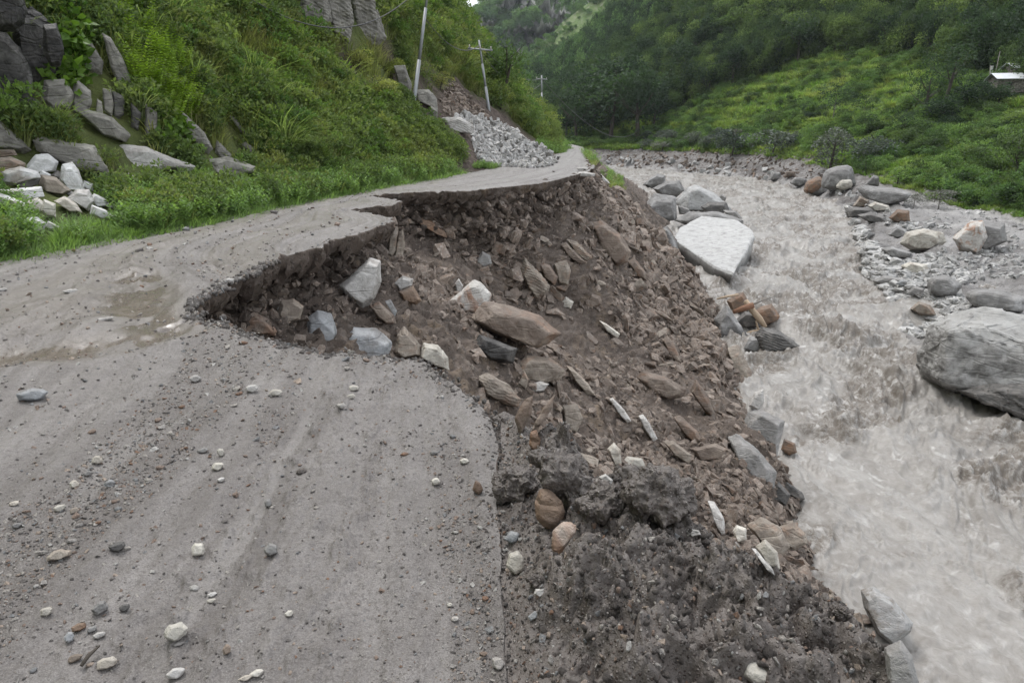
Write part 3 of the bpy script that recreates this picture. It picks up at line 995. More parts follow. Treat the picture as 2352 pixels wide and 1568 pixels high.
# photo column (1024 px wide) : rows of (distance ahead, row or ('z', height))
FAR_ROWS = ['bed', 'shore', 'bank', 'meadow', 'wood', 'crest1', 'dip1', 'crest2', 'dip2', 'crest3', 'dip3', 'mount', 'end']
FAR = [
    (380, [(150, -9.5), (215, -8), (225, -4), (232, 148), (240, 138), (262, 128), (300, -5), (380, 110), (450, 0), (540, 95), (640, 10), (850, 10), (1000, 60)]),
    (460, [(165, -9.5), (212, -8), (222, -4), (230, 146), (240, 136), (270, 132), (310, -5), (385, 110), (450, 0), (540, 85), (640, 10), (850, 30), (1000, 60)]),
    (474, [(170, -9.5), (210, -8), (220, -4), (228, 146), (239, 135), (272, 134), (315, -5), (390, 107), (452, 0), (545, 82), (640, 10), (850, 19), (1000, 60)]),
    (490, [(172, -9.5), (210, -8), (220, -4), (228, 146), (238, 135), (275, 130), (320, -5), (392, 102), (454, 0), (548, 78), (640, 10), (850, -2), (1000, 60)]),
    (517, [(175, -9.5), (208, -8), (218, -4), (225, 146), (236, 133), (278, 126), (325, -2), (395, 92), (456, 2), (552, 60), (640, 10), (850, -30), (1000, 80)]),
    (544, [(175, -9.5), (202, -8), (212, -4), (220, 146), (233, 130), (281, 106), (330, 5), (398, 80), (458, 8), (556, 41), (640, 15), (850, -45), (1000, 80)]),
    (563, [(172, -9.5), (199, -8), (209, -4), (217, 145), (230, 129), (284, 95), (335, 10), (400, 68), (460, 12), (560, 20), (650, 15), (850, -55), (1000, 80)]),
    (600, [(165, -9.5), (193, -8), (202, -3.4), (214, 142), (228, 126), (288, 68), (340, 20), (404, 40), (465, 18), (565, -8), (650, 20), (850, -60), (1000, 80)]),
    (637, [(158, -9.5), (184, -8), (194, -3.4), (212, 138), (228, 121), (290, 40), (345, 28), (408, -2), (470, 26), (570, -40), (660, 20), (850, -70), (1000, 80)]),
    (666, [(152, -9.5), (174, -8), (185, -3.4), (206, 133), (224, 114), (290, 16), (345, 34), (410, -40), (470, 30), (570, -60), (660, 20), (850, -80), (1000, 80)]),
    (700, [(145, -9.5), (164, -8), (175, -3.6), (198, 126), (218, 96), (290, -28), (350, 40), (410, -60), (470, 40), (570, -80), (660, 30), (850, -90), (1000, 80)]),
    (750, [(132, -9.5), (148, -8), (159, -3.9), (184, 118), (208, 74), (280, -55), (350, 50), (410, -80), (470, 50), (570, -90), (660, 40), (850, -95), (1000, 90)]),
    (800, [(112, -9.5), (124, -8), (138, -4.3), (168, 112), (200, 56), (270, -70), (350, 60), (410, -90), (470, 60), (570, -95), (660, 50), (850, -95), (1000, 90)]),
    (860, [(76, -9.5), (85, -8), (112, -5.2), (146, 118), (184, 48), (260, -75), (350, 60), (410, -90), (470, 60), (570, -95), (660, 50), (850, -95), (1000, 90)]),
    (872, [(56, -9.5), (66, -7.9), (108, -5.4), (142, 119), (180, 50), (258, -75), (350, 60), (410, -90), (470, 60), (570, -95), (660, 50), (850, -95), (1000, 90)]),
    (890, [(42, -9.5), (47, -7.9), (100, -5.8), (136, 122), (172, 54), (254, -75), (350, 60), (410, -90), (470, 60), (570, -95), (660, 50), (850, -95), (1000, 90)]),
    (940, [(30, -9.5), (34, -7.9), (84, -6.3), (116, 132), (150, 66), (240, -75), (350, 60), (410, -90), (470, 60), (570, -95), (660, 50), (850, -95), (1000, 90)]),
    (1024, [(23, -9.5), (27, -7.9), (70, -6.6), (96, 148), (126, 84), (220, -60), (350, 60), (410, -90), (470, 60), (570, -95), (660, 50), (850, -95), (1000, 90)]),
    (1150, [(17, -9.5), (20, -7.9), (52, -6.6), (74, 150), (100, 84), (200, -60), (350, 60), (410, -90), (470, 60), (570, -95), (660, 50), (850, -95), (1000, 90)]),
    (1500, [(9, -9.5), (10.5, -7.9), (34, -6.6), (50, 150), (70, 84), (150, -60), (300, 60), (360, -90), (420, 60), (500, -95), (600, 50), (750, -95), (900, 90)]),
    (2600, [(4.5, -9.5), (5.3, -7.9), (16, -6.6), (25, 150), (36, 84), (80, -60), (160, 60), (200, -90), (230, 60), (270, -95), (330, 50), (420, -95), (500, 90)]),
]
_ALT = {'crest': 1}


def far_profiles():
    us = np.array([c[0] for c in FAR], float)
    Yk = np.array([[k[0] for k in c[1]] for c in FAR], float)
    Zk = np.zeros_like(Yk)
    for i, c in enumerate(FAR):
        for j, (yy, s) in enumerate(c[1]):
            nm = FAR_ROWS[j]
            if nm in ('bed', 'shore', 'bank', 'dip1', 'dip2', 'dip3', 'end'):
                Zk[i, j] = s
            else:
                Zk[i, j] = zv(yy, s)
    return us, Yk, Zk


FU, FY, FZ = far_profiles()
SEGN = [20, 150, 44, 44, 60, 14, 40, 10, 40, 12, 110, 8]        # rows between the control rows


def build_far():
    us = np.concatenate([np.linspace(380, 880, 420)[:-1], np.linspace(880, 1060, 190)[:-1], np.linspace(1060, 2600, 90)])
    nc = len(us)
    from_k = []
    Yc = np.stack([np.interp(us, FU, FY[:, j]) for j in range(FY.shape[1])], 0)
    Zc = np.stack([np.interp(us, FU, FZ[:, j]) for j in range(FY.shape[1])], 0)
    rowsY, rowsZ, rowk = [], [], []
    for j in range(len(SEGN)):
        for q in range(SEGN[j]):
            t = q / SEGN[j]
            if j == 1: t = t ** 1.5
            rowk.append(j + t)
    rowk.append(len(SEGN))
    rowk = np.array(rowk)
    Yg = np.stack([np.array([np.interp(k, np.arange(Yc.shape[0]), Yc[:, c]) for k in rowk]) for c in range(nc)], 1)
    Zg = np.stack([np.array([np.interp(k, np.arange(Yc.shape[0]), Zc[:, c]) for k in rowk]) for c in range(nc)], 1)
    Xg = Yg * ((us - 512) / 692.0 * CP)[None, :]
    K = np.broadcast_to(rowk[:, None], Yg.shape)
    # roughness: silt flats, bank, terraces, woods, cliffs
    n1 = fbm2(Xg * 0.02, Yg * 0.02, 5, 131)
    n2 = fbm2(Xg * 0.09, Yg * 0.09, 5, 132)
    n3 = fbm2(Xg * 0.4, Yg * 0.4, 4, 133)
    Zg = Zg + 0.12 * sstep(0.9, 1.12, K) * (1 - sstep(1.3, 1.9, K)) + 0.16 * sstep(0.5, 1.0, K) * fbm2(Xg * 0.8, Yg * 0.8, 5, 136) * (K < 2) + 0.5 * (K < 1.7) * sstep(0.6, 1.0, K) * fbm2(Xg * 0.25, Yg * 0.25, 3, 137)
    Zg = Zg + n3 * 0.30 * sstep(0.8, 1.2, K) * (1 - 0.5 * sstep(3, 4, K)) + n2 * 1.3 * sstep(1.7, 2.6, K) * (1 - sstep(4.6, 5.0, K) * 0.5)
    cl = sstep(9.8, 10.5, K)
    rr = 1 - np.abs(fbm2(Xg * 0.013 + Zg * 0.004, Yg * 0.013, 5, 134)) * 2
    Yg2 = Yg + cl * (rr * 55 - 20) * np.clip((11.6 - K), 0, 1)
    Zg = Zg + cl * (fbm2(Xg * 0.03, Yg2 * 0.03, 5, 135) * 14)
    # terraces on the meadow
    tm = sstep(2.1, 2.5, K) * (1 - sstep(3.7, 4.2, K))
    st = 3.0
    zt = Zg / st
    fr = zt - np.floor(zt)
    Zt = (np.floor(zt) + sstep(0.55, 1.0, fr)) * st
    Zg = Zg * (1 - 0.55 * tm) + Zt * 0.55 * tm
    out = {}
    co = np.stack([Xg, Yg2, Zg], -1)
    brown = sstep(1.05, 1.25, K) * (1 - sstep(2.0, 2.3, K)) * (1 - sstep(870, 930, us)[None, :])
    specs = [('river_bank', 0, 2.12, M_silt), ('meadow', 2.1, 4.02, M_meadow), ('forest_hill', 4.0, 8.0, M_forest), ('far_hill', 8.0, 10.0, M_fargrass), ('mountain', 10.0, 12.01, M_cliff)]
    for nm, a, b, m in specs:
        ii = np.where((rowk >= a - 1e-6) & (rowk <= b + 1e-6))[0]
        i0, i1 = max(ii[0] - 1, 0), ii[-1] + 1
        if nm == 'river_bank': i1 += 0
        sub = co[i0:i1 + 1]
        F = grid_faces(*sub.shape[:2])
        at = {'brown': brown[i0:i1 + 1]} if nm == 'river_bank' else None
        me = np_mesh(nm, sub.reshape(-1, 3), F, [m], True, at)
        out[nm] = obj(nm, me, kind='structure')
    return out, co, K, us


FARO, FCO, FK, FUS = build_far()

# deep ground under everything, out to the horizon
_me = np_mesh('ground', [(-1500, -1500, -14), (1500, -1500, -14), (1500, 1500, -14), (-1500, 1500, -14)], [(0, 1, 2, 3)], [M_forest])
obj('ground', _me, kind='structure')
# ================================================================== rocks
bpy.context.view_layer.update()

TERR = {'road': road, 'slope': slope, 'berm': berm, 'river': river, 'hill': hill}
TERR.update(FARO)


def drop(px, py, which=('road', 'slope', 'berm', 'river', 'hill', 'river_bank', 'meadow', 'forest_hill')):
    """where the sight line through a photo point first meets the ground"""
    d = sight(px, py).normalized()
    best = None
    for k in which:
        ok, loc, nrm, _ = TERR[k].ray_cast(CAM, d)
        if ok and (best is None or (loc - CAM).length < (best[0] - CAM).length):
            best = (loc.copy(), nrm.copy(), k)
    return best


M_brown = rock_mat('brown_schist', (0.130, 0.100, 0.080), (0.205, 0.163, 0.134), (0.27, 0.225, 0.185), mud=0.45, rust=0.25)
M_tan = rock_mat('tan_schist', (0.22, 0.185, 0.15), (0.34, 0.30, 0.255), (0.16, 0.13, 0.105), mud=0.35, rust=0.3, var=0.25)
M_pale = rock_mat('pale_rock', (0.40, 0.385, 0.365), (0.54, 0.525, 0.505), (0.30, 0.28, 0.26), mud=0.14, var=0.2)
M_blue = rock_mat('blue_grey_rock', (0.23, 0.24, 0.25), (0.36, 0.37, 0.38), (0.16, 0.155, 0.15), mud=0.2, var=0.25)
M_grey = rock_mat('grey_rock', (0.165, 0.16, 0.155), (0.255, 0.25, 0.24), (0.32, 0.31, 0.30), mud=0.3, mudcol=(0.17, 0.16, 0.155), rust=0.06)
M_dark = rock_mat('dark_rock', (0.060, 0.058, 0.056), (0.115, 0.11, 0.105), (0.16, 0.15, 0.14), mud=0.15, mudcol=(0.2, 0.19, 0.18))
M_rust = rock_mat('rust_rock', (0.16, 0.11, 0.08), (0.24, 0.165, 0.115), (0.12, 0.095, 0.08), mud=0.35, rust=0.45, var=0.2)
M_cream = rock_mat('cream_rock', (0.42, 0.395, 0.345), (0.56, 0.535, 0.48), (0.30, 0.27, 0.23), mud=0.12, rust=0.12, mudcol=(0.2, 0.19, 0.18))
M_whiter = rock_mat('white_rust_rock', (0.44, 0.42, 0.39), (0.56, 0.54, 0.51), (0.33, 0.30, 0.27), mud=0.08, rust=0.75, var=0.1)
M_big = rock_mat('river_boulder', (0.37, 0.37, 0.365), (0.47, 0.47, 0.465), (0.28, 0.275, 0.27), mud=0.15, scale=0.9, var=0.1, mudcol=(0.17, 0.165, 0.16), wet=True)
M_silted = rock_mat('silted_rock', (0.14, 0.135, 0.13), (0.21, 0.205, 0.20), (0.33, 0.325, 0.32), mud=0.55, scale=0.5, mudcol=(0.20, 0.195, 0.19), var=0.25, wet=True)
M_slab = rock_mat('weathered_slab', (0.135, 0.128, 0.115), (0.235, 0.225, 0.205), (0.31, 0.295, 0.265), mud=0.12, mudcol=(0.07, 0.085, 0.03), var=0.3, scale=0.8)
M_white = rock_mat('quarried_white', (0.50, 0.50, 0.495), (0.66, 0.66, 0.655), (0.36, 0.33, 0.30), mud=0.03, rust=0.12, var=0.3)
M_cave = rock_mat('hollow_shade_rock', (0.018, 0.017, 0.017), (0.045, 0.042, 0.040), (0.10, 0.095, 0.09), mud=0.0, var=0.3, rough=0.55)  # near-black base colour stands for the shade in the hollows
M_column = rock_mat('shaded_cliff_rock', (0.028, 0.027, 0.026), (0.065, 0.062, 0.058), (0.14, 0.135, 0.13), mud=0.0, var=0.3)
M_clod = M_berm
def make_pebble():
    t = NT('mixed_pebble')
    c = t.ramp(t.rand(), [(0.0, (0.34, 0.32, 0.30)), (0.17, (0.17, 0.155, 0.145)), (0.34, (0.42, 0.39, 0.355)), (0.5, (0.26, 0.19, 0.15)), (0.62, (0.24, 0.245, 0.25)), (0.75, (0.40, 0.32, 0.26)), (0.88, (0.48, 0.465, 0.44)), (0.96, (0.24, 0.14, 0.09))], 'CONSTANT')
    n = t.noise(t.pos('Object'), 4.0, 6, 0.7)
    c = t.mix(t.ramp(n, [(0.35, 0.7), (0.55, 0.0)]), c, (0.12, 0.105, 0.095))
    t.principled(c, 0.55, t.bump(n, 0.6, 0.08), 0.4)
    return t.m


M_peb = make_pebble()
M_rubble = rock_mat('rubble_stone', (0.145, 0.113, 0.092), (0.225, 0.185, 0.155), (0.32, 0.28, 0.245), mud=0.4, rust=0.2, scale=3.0, var=0.7)
M_cobble = rock_mat('bank_cobble', (0.20, 0.20, 0.20), (0.36, 0.355, 0.345), (0.47, 0.46, 0.44), mud=0.1, scale=1.5, var=0.7, mudcol=(0.2, 0.195, 0.19))
M_heap = rock_mat('heap_stone', (0.33, 0.33, 0.325), (0.48, 0.475, 0.465), (0.24, 0.215, 0.19), mud=0.12, rust=0.08, scale=2.0, var=0.5)


def hull_mesh(name, pts, mat, bevel=0.0, detail=0, rough=0.0, seed=0, smooth=False, layers=0.0):
    bm = bmesh.new()
    vs = [bm.verts.new(p) for p in pts]
    r = bmesh.ops.convex_hull(bm, input=vs)
    junk = [g for g in r['geom_interior'] + r['geom_unused'] if isinstance(g, bmesh.types.BMVert)]
    if junk: bmesh.ops.delete(bm, geom=list(set(junk)), context='VERTS')
    bmesh.ops.dissolve_limit(bm, angle_limit=R(7), verts=bm.verts[:], edges=bm.edges[:])
    if bevel > 0:
        try:
            bmesh.ops.bevel(bm, geom=bm.edges[:], offset=bevel, segments=1, affect='EDGES', clamp_overlap=True)
        except Exception:
            pass
    bmesh.ops.triangulate(bm, faces=bm.faces[:])
    size = max((v.co.length for v in bm.verts), default=1)
    tgt = size * (0.5 ** (detail + 1)) * 1.1
    for _ in range(detail + 1 if detail else 0):
        le = [e for e in bm.edges if e.calc_length() > tgt]
        if not le or len(bm.verts) > 14000: break
        bmesh.ops.subdivide_edges(bm, edges=le, cuts=1, use_grid_fill=False)
        bmesh.ops.triangulate(bm, faces=[f for f in bm.faces if len(f.verts) > 3])
    bmesh.ops.recalc_face_normals(bm, faces=bm.faces[:])
    if rough > 0 and detail:
        bm.normal_update()
        P = np.array([v.co[:] for v in bm.verts])
        N = np.array([v.normal[:] for v in bm.verts])
        q = P / size
        n = fbm3(q[:, 0] * 2.6 + seed, q[:, 1] * 2.6, q[:, 2] * 2.6, 4, seed % 97, 0.55)
        w, c = worley3(q[:, 0] * 3.1 + seed, q[:, 1] * 3.1, q[:, 2] * 3.1, seed % 89)
        D = n * rough * 0.6 + (c - 0.5) * rough * 0.55
        if rough > 0.08:                                  # lumps of mud: crumbly on every scale
            w2, c2 = worley3(q[:, 0] * 6.5 + seed, q[:, 1] * 6.5, q[:, 2] * 6.5, 3 + seed % 61)
            D = n * 0.20 + (0.5 - w) * 0.09 + (0.5 - w2) * 0.03 + fbm3(q[:, 0] * 9, q[:, 1] * 9, q[:, 2] * 9, 4, 8, 0.6) * 0.022
        if layers:
            ax = q @ np.array([0.35, 0.25, 0.9])
            ax = ax + 0.05 * n
            s_ = ax * 9 + seed
            D = D + layers * (np.abs((s_ % 1) - 0.5) * 2 - 0.5) * (0.5 + _h01(np.floor(s_), s_ * 0, s_ * 0, 3))
        P = P + N * (D * size)[:, None]
        for v, p in zip(bm.verts, P): v.co = p
    for f in bm.faces: f.smooth = smooth
    me = bpy.data.meshes.new(name)
    bm.to_mesh(me)
    bm.free()
    me.materials.append(mat)
    return me


def rock(name, label, outline, mat, thick=0.7, at=None, depth=None, sink=0.12, front=0.72, detail=3, rough=0.035, bevel=0.03, cat='rock', group=None, seed=None, up=0.35, layers=0.0, parent=None, smooth=False, ontop=False):
    """a rock whose front outline follows the photographed one and which has its own depth, resting on the ground it is seen on"""
    seed = seed if seed is not None else (abs(hash_str(label)) % 1000)
    rg = random.Random(seed)
    xs = [p[0] for p in outline]; ys = [p[1] for p in outline]
    cx, cy = (min(xs) + max(xs)) / 2, (min(ys) + max(ys)) / 2
    hh = max(ys) - min(ys)
    if depth is None:
        hit = drop(*(at if at else (cx, max(ys) - 0.12 * hh)))
        dep = (hit[0] - CAM).dot(V_FWD) if hit else 30
    else:
        dep = depth
    k = dep / 692.0 / KPX
    c = at_depth(cx, cy, dep)
    w = (max(xs) - min(xs)) * k
    t = thick * min(w, hh * k) * 0.5 + 0.25 * thick * abs(w - hh * k) * 0.5
    c = c + V_FWD * (t * sink)
    d = sight(cx, cy).normalized()
    # local frame: facing the spot from the road, kept upright
    right = d.cross(Vector((0, 0, 1))).normalized()
    upv = right.cross(d).normalized()
    pts = []
    for (x, y) in outline:
        o = right * ((x - cx) * k) + upv * ((cy - y) * k)
        pts.append(o)
        f = front * rg.uniform(0.82, 1.1)
        pts.append(o * f - d * t * rg.uniform(0.75, 1.0) + upv * (-up * 0.3 * t))
        b = front * rg.uniform(0.8, 1.05)
        pts.append(o * b + d * t * rg.uniform(0.8, 1.1))
    size = max(w, hh * k) / 2
    me = hull_mesh(name, pts, mat, bevel * size, detail, rough, seed, smooth, layers)
    o = obj(name, me, parent)
    o.location = c
    tag(o, label, cat, group, 'thing')
    return o


def hash_str(s):
    h = 7
    for ch in s: h = (h * 31 + ord(ch)) % 1000003
    return h


def stone_protos(name, n, mat, dims=(1, 0.75, 0.5), seed=1, npts=14, round_=0.0, bevel=0.06):
    out = []
    rg = random.Random(seed)
    for i in range(n):
        dx, dy, dz = (a * rg.uniform(0.7, 1.15) * 0.5 for a in dims)
        pts = []
        for _ in range(npts):
            v = Vector((rg.uniform(-1, 1), rg.uniform(-1, 1), rg.uniform(-1, 1)))
            m = max(abs(v.x), abs(v.y), abs(v.z))
            v = v / m * rg.uniform(0.85, 1.0) if round_ < 0.5 else v.normalized()
            pts.append(Vector((v.x * dx, v.y * dy, v.z * dz)))
        me = hull_mesh(name, pts, mat, bevel * min(dx, dy, dz) if bevel else 0, 0, 0, i, round_ >= 0.5)
        out.append(me)
    return out


def rot_from_normal(nrm, rg, lie=0.8, spin=None):
    """random turn, flat side mostly along the ground"""
    z = Vector(nrm).lerp(Vector((rg.gauss(0, 1), rg.gauss(0, 1), rg.gauss(0, 1))).normalized(), 1 - lie)
    if z.length < 1e-3: z = Vector((0, 0, 1))
    q = z.normalized().to_track_quat('Z', 'Y')
    q = q @ Euler((0, 0, rg.uniform(0, 6.28) if spin is None else spin)).to_quaternion()
    return q.to_euler()


def place(me, name, loc, rot, scl, label, cat, group=None):
    o = bpy.data.objects.new(name, me)
    COL.objects.link(o)
    o.location, o.rotation_euler = loc, rot
    o.scale = (scl, scl, scl) if isinstance(scl, (int, float)) else scl
    tag(o, label, cat, group, 'thing')
    return o


# ---- scattered stuff: many tiny copies held by one object
def scatter(name, pts, rots, scl, protos, label=None, cat=None, seed=1, parent=None, kind='stuff', idx=None):
    pts = np.asarray(pts, np.float32)
    n = len(pts)
    me = bpy.data.meshes.new(name)
    me.vertices.add(n)
    me.vertices.foreach_set('co', pts.ravel())
    a = me.attributes.new('rot', 'FLOAT_VECTOR', 'POINT'); a.data.foreach_set('vector', np.asarray(rots, np.float32).ravel())
    scl = np.asarray(scl, np.float32)
    if scl.ndim == 1: scl = np.repeat(scl[:, None], 3, 1)
    a = me.attributes.new('scl', 'FLOAT_VECTOR', 'POINT'); a.data.foreach_set('vector', scl.ravel())
    rs = np.random.RandomState(seed)
    ix = rs.randint(0, len(protos), n) if idx is None else idx
    a = me.attributes.new('pick', 'INT', 'POINT'); a.data.foreach_set('value', np.asarray(ix, np.int32))
    coll = bpy.data.collections.new(name + '_kinds')
    for i, pm in enumerate(protos):
        po = bpy.data.objects.new('%s_kind_%02d' % (name, i), pm)
        coll.objects.link(po)
    ng = bpy.data.node_groups.new(name, 'GeometryNodeTree')
    ng.interface.new_socket('Geometry', in_out='INPUT', socket_type='NodeSocketGeometry')
    ng.interface.new_socket('Geometry', in_out='OUTPUT', socket_type='NodeSocketGeometry')
    gi, go = ng.nodes.new('NodeGroupInput'), ng.nodes.new('NodeGroupOutput')
    ip = ng.nodes.new('GeometryNodeInstanceOnPoints')
    ci = ng.nodes.new('GeometryNodeCollectionInfo')
    ci.inputs['Collection'].default_value = coll
    ci.inputs['Separate Children'].default_value = True
    ci.inputs['Reset Children'].default_value = True
    ng.links.new(gi.outputs[0], ip.inputs['Points'])
    ng.links.new(ci.outputs[0], ip.inputs['Instance'])
    ip.inputs['Pick Instance'].default_value = True

    def na(nm, ty):
        x = ng.nodes.new('GeometryNodeInputNamedAttribute')
        x.data_type = ty
        x.inputs[0].default_value = nm
        return x.outputs[0]
    ng.links.new(na('pick', 'INT'), ip.inputs['Instance Index'])
    er = ng.nodes.new('FunctionNodeEulerToRotation')
    ng.links.new(na('rot', 'FLOAT_VECTOR'), er.inputs[0])
    ng.links.new(er.outputs[0], ip.inputs['Rotation'])
    ng.links.new(na('scl', 'FLOAT_VECTOR'), ip.inputs['Scale'])
    ng.links.new(ip.outputs[0], go.inputs[0])
    o = obj(name, me, parent)
    md = o.modifiers.new('copies', 'NODES')
    md.node_group = ng
    tag(o, label, cat, None, kind)
    return o


# prototypes of loose stones
P_slab = stone_protos('rock_slab', 10, M_rubble, (1.0, 0.62, 0.24), 11, 13)
P_block = stone_protos('rock', 10, M_rubble, (1.0, 0.75, 0.5), 12, 13)
P_brown = stone_protos('rock', 8, M_brown, (1.0, 0.66, 0.36), 13, 12)
P_tanb = stone_protos('rock', 6, M_tan, (1.0, 0.6, 0.3), 14, 12)
P_heap = stone_protos('stone', 10, M_heap, (1.0, 0.75, 0.45), 15, 12)
P_peb = stone_protos('pebble', 10, M_peb, (1.0, 0.75, 0.45), 16, 14, bevel=0.12)
P_pebr = stone_protos('pebble', 6, M_peb, (1.0, 0.8, 0.55), 17, 22, 1.0, 0)
P_cob = stone_protos('cobble', 10, M_cobble, (1.0, 0.8, 0.55), 18, 16, bevel=0.15)
P_clod = stone_protos('clod', 8, M_berm, (1.0, 0.9, 0.75), 19, 22, 1.0, bevel=0)
P_rclod = stone_protos('clod', 6, M_road, (1.0, 0.9, 0.6), 23, 22, 1.0, bevel=0)
P_soilc = stone_protos('clod', 6, M_soil, (1.0, 0.85, 0.7), 20, 14, bevel=0.1)

# ------------------------------------------------------------------ the distinct rocks of the broken slope
W = 'on the collapsed brown slope'
rock('boulder', 'pale angular boulder with clean white face hanging under the broken road edge', [(782, 655), (830, 625), (855, 592), (880, 600), (878, 650), (860, 690), (832, 712), (800, 690)], M_pale, 1.0, at=(835, 700), sink=-0.2)
rock('rock_slab', 'tall tan slab standing upright under the road corner, left of two', [(886, 590), (893, 540), (905, 520), (916, 530), (908, 575), (896, 597)], M_tan, 0.8, group='standing slabs under the road corner')
rock('rock_slab', 'tall grey-tan slab standing upright under the road corner, right of two', [(902, 600), (915, 535), (928, 522), (930, 560), (920, 602)], M_tan, 0.8, group='standing slabs under the road corner')
rock('rock_slab', 'dark long slab with orange lower end leaning below the far broken road edge', [(950, 505), (958, 488), (990, 505), (1028, 535), (1026, 547), (1008, 540), (975, 522)], M_rust, 0.7)
rock('rock', 'brown rounded block resting high on the slope beside the dark slab', [(1045, 520), (1060, 500), (1085, 505), (1094, 535), (1082, 548), (1055, 535)], M_brown, 0.8)
rock('rock', 'grey four-sided block lying loose in the upper middle of the slope', [(1090, 600), (1108, 575), (1126, 585), (1130, 605), (1112, 615)], M_grey, 0.8)
rock('rock_slab', 'flat-topped white slab capping a rusty block near the tan upright slabs', [(903, 650), (925, 632), (950, 640), (946, 655), (915, 668)], M_pale, 0.9, at=(930, 668))
rock('rock', 'rusty block under the flat-topped white slab', [(915, 668), (950, 655), (968, 690), (955, 700), (925, 690)], M_rust, 0.8)
rock('boulder', 'white boulder streaked with orange in the middle of the slope', [(1030, 690), (1060, 662), (1088, 640), (1105, 645), (1130, 675), (1122, 708), (1098, 722), (1060, 722), (1030, 710)], M_whiter, 0.9)
rock('rock', 'small upright pale stone left of the orange-streaked white boulder', [(1044, 650), (1054, 638), (1064, 655), (1058, 673), (1048, 672)], M_pale, 0.8)
rock('rock_slab', 'striped layered slab standing diagonally near the middle of the slope', [(1190, 620), (1205, 592), (1240, 625), (1264, 655), (1260, 668), (1235, 690), (1215, 665)], M_tan, 0.8, layers=0.03, rough=0.02)
rock('rock', 'brown rounded block against the striped layered slab', [(1236, 600), (1262, 606), (1282, 635), (1275, 655), (1250, 635)], M_brown, 0.8)
rock('rock', 'tan rounded block, lower of two right of the striped slab', [(1272, 605), (1300, 595), (1312, 620), (1305, 655), (1282, 655)], M_tan, 0.8)
rock('rock_slab', 'dark slab tilted towards the river above the striped slab', [(1285, 560), (1300, 555), (1345, 600), (1335, 608), (1300, 585)], M_brown, 0.7, layers=0.03)
rock('boulder', 'huge smooth brown slab embedded high in the slope below the grassy verge', [(1352, 510), (1380, 505), (1425, 535), (1452, 575), (1445, 600), (1420, 610), (1380, 575)], M_brown, 0.5, rough=0.025)
rock('rock_slab', 'orange-brown striped slab tilted beside the huge embedded slab', [(1300, 548), (1325, 555), (1362, 590), (1350, 600), (1318, 578)], M_tan, 0.6, layers=0.03)
# the cavity
rock('boulder', 'broad overhanging mud-covered slab with a black hollow beneath it', [(1078, 730), (1110, 690), (1170, 700), (1240, 722), (1292, 765), (1262, 790), (1235, 800), (1170, 780), (1120, 760)], M_brown, 0.9, rough=0.03, at=(1190, 790), sink=-0.1)
rock('rock', 'white broken face at the tip of the overhanging slab', [(1172, 770), (1190, 752), (1225, 760), (1240, 775), (1222, 797), (1195, 785)], M_whiter, 0.8, at=(1190, 808), sink=-0.3)
rock('boulder', 'wet black rock in the shade of the hollow', [(1085, 790), (1100, 765), (1150, 785), (1190, 800), (1180, 835), (1120, 830)], M_cave, 0.7)  # black body added to paint the shade inside the cavity
rock('boulder', 'large buff boulder just below the hollow', [(1175, 850), (1210, 815), (1265, 818), (1298, 850), (1290, 870), (1250, 880), (1195, 875)], M_tan, 0.9)
rock('rock_slab', 'striped grey slab lying slantwise below the hollow', [(1088, 865), (1120, 855), (1165, 880), (1198, 918), (1190, 935), (1160, 930), (1110, 905)], M_tan, 0.7, layers=0.025, at=(1150, 925))
rock('rock', 'pale flat stone right of the striped grey slab', [(1210, 885), (1240, 873), (1262, 880), (1250, 897), (1225, 900)], M_pale, 0.8)
rock('rock', 'dark triangular stone wedged in the hollow', [(1150, 812), (1162, 800), (1180, 825), (1165, 835)], M_grey, 0.8, at=(1165, 845))
rock('rock_slab', 'brown slab standing upright right of the hollow', [(1190, 880), (1205, 850), (1215, 870), (1208, 895)], M_tan, 0.7)
# under the near lip
rock('boulder', 'bluish white boulder with flat face behind the near road edge', [(712, 770), (722, 725), (745, 712), (775, 722), (785, 765), (770, 805), (735, 800)], M_blue, 1.2, at=(770, 740), sink=-0.9)
rock('boulder', 'smooth blue-grey boulder behind the near road edge', [(780, 810), (790, 765), (825, 750), (880, 755), (910, 790), (900, 815), (850, 830), (800, 830)], M_blue, 1.2, at=(840, 755), sink=-1.0)
rock('rock_slab', 'dark brown flat slab jutting from under the near road edge', [(705, 795), (712, 765), (765, 800), (760, 812), (725, 808)], M_dark, 0.9, at=(765, 765), sink=-0.7)
rock('rock_slab', 'tan angular slab right of the blue-grey boulder', [(905, 810), (918, 765), (935, 748), (968, 790), (970, 818), (930, 822)], M_tan, 1.2, at=(935, 770), sink=-0.9)
rock('rock_slab', 'cream slab edge poking up behind the near road edge', [(968, 815), (978, 785), (1010, 790), (1033, 820), (1035, 850), (1005, 838)], M_cream, 1.2, at=(990, 790), sink=-0.9)
rock('boulder', 'brown wedge-shaped boulder in the back corner of the gap', [(555, 760), (565, 728), (600, 715), (630, 735), (645, 765), (640, 775), (590, 770)], M_brown, 1.2, at=(600, 735), sink=-0.9)
rock('rock', 'small flat pale stone stuck in the inner wall of the gap', [(608, 718), (620, 706), (646, 705), (650, 718), (625, 730)], M_pale, 0.7, at=(630, 715), sink=-0.2)
rock('rock', 'grey stone on the top rim at the inner end of the gap', [(508, 645), (522, 637), (538, 640), (535, 652), (515, 654)], M_pale, 0.8)
rock('rock', 'olive-brown boulder showing in the inner wall of the gap', [(640, 720), (650, 690), (680, 685), (700, 705), (690, 735), (655, 745)], M_tan, 1.0, at=(670, 710), sink=-0.3)
rock('rock', 'brown leaning block under the white-faced boulder', [(850, 700), (872, 690), (905, 725), (910, 745), (890, 750), (862, 725)], M_brown, 0.8)
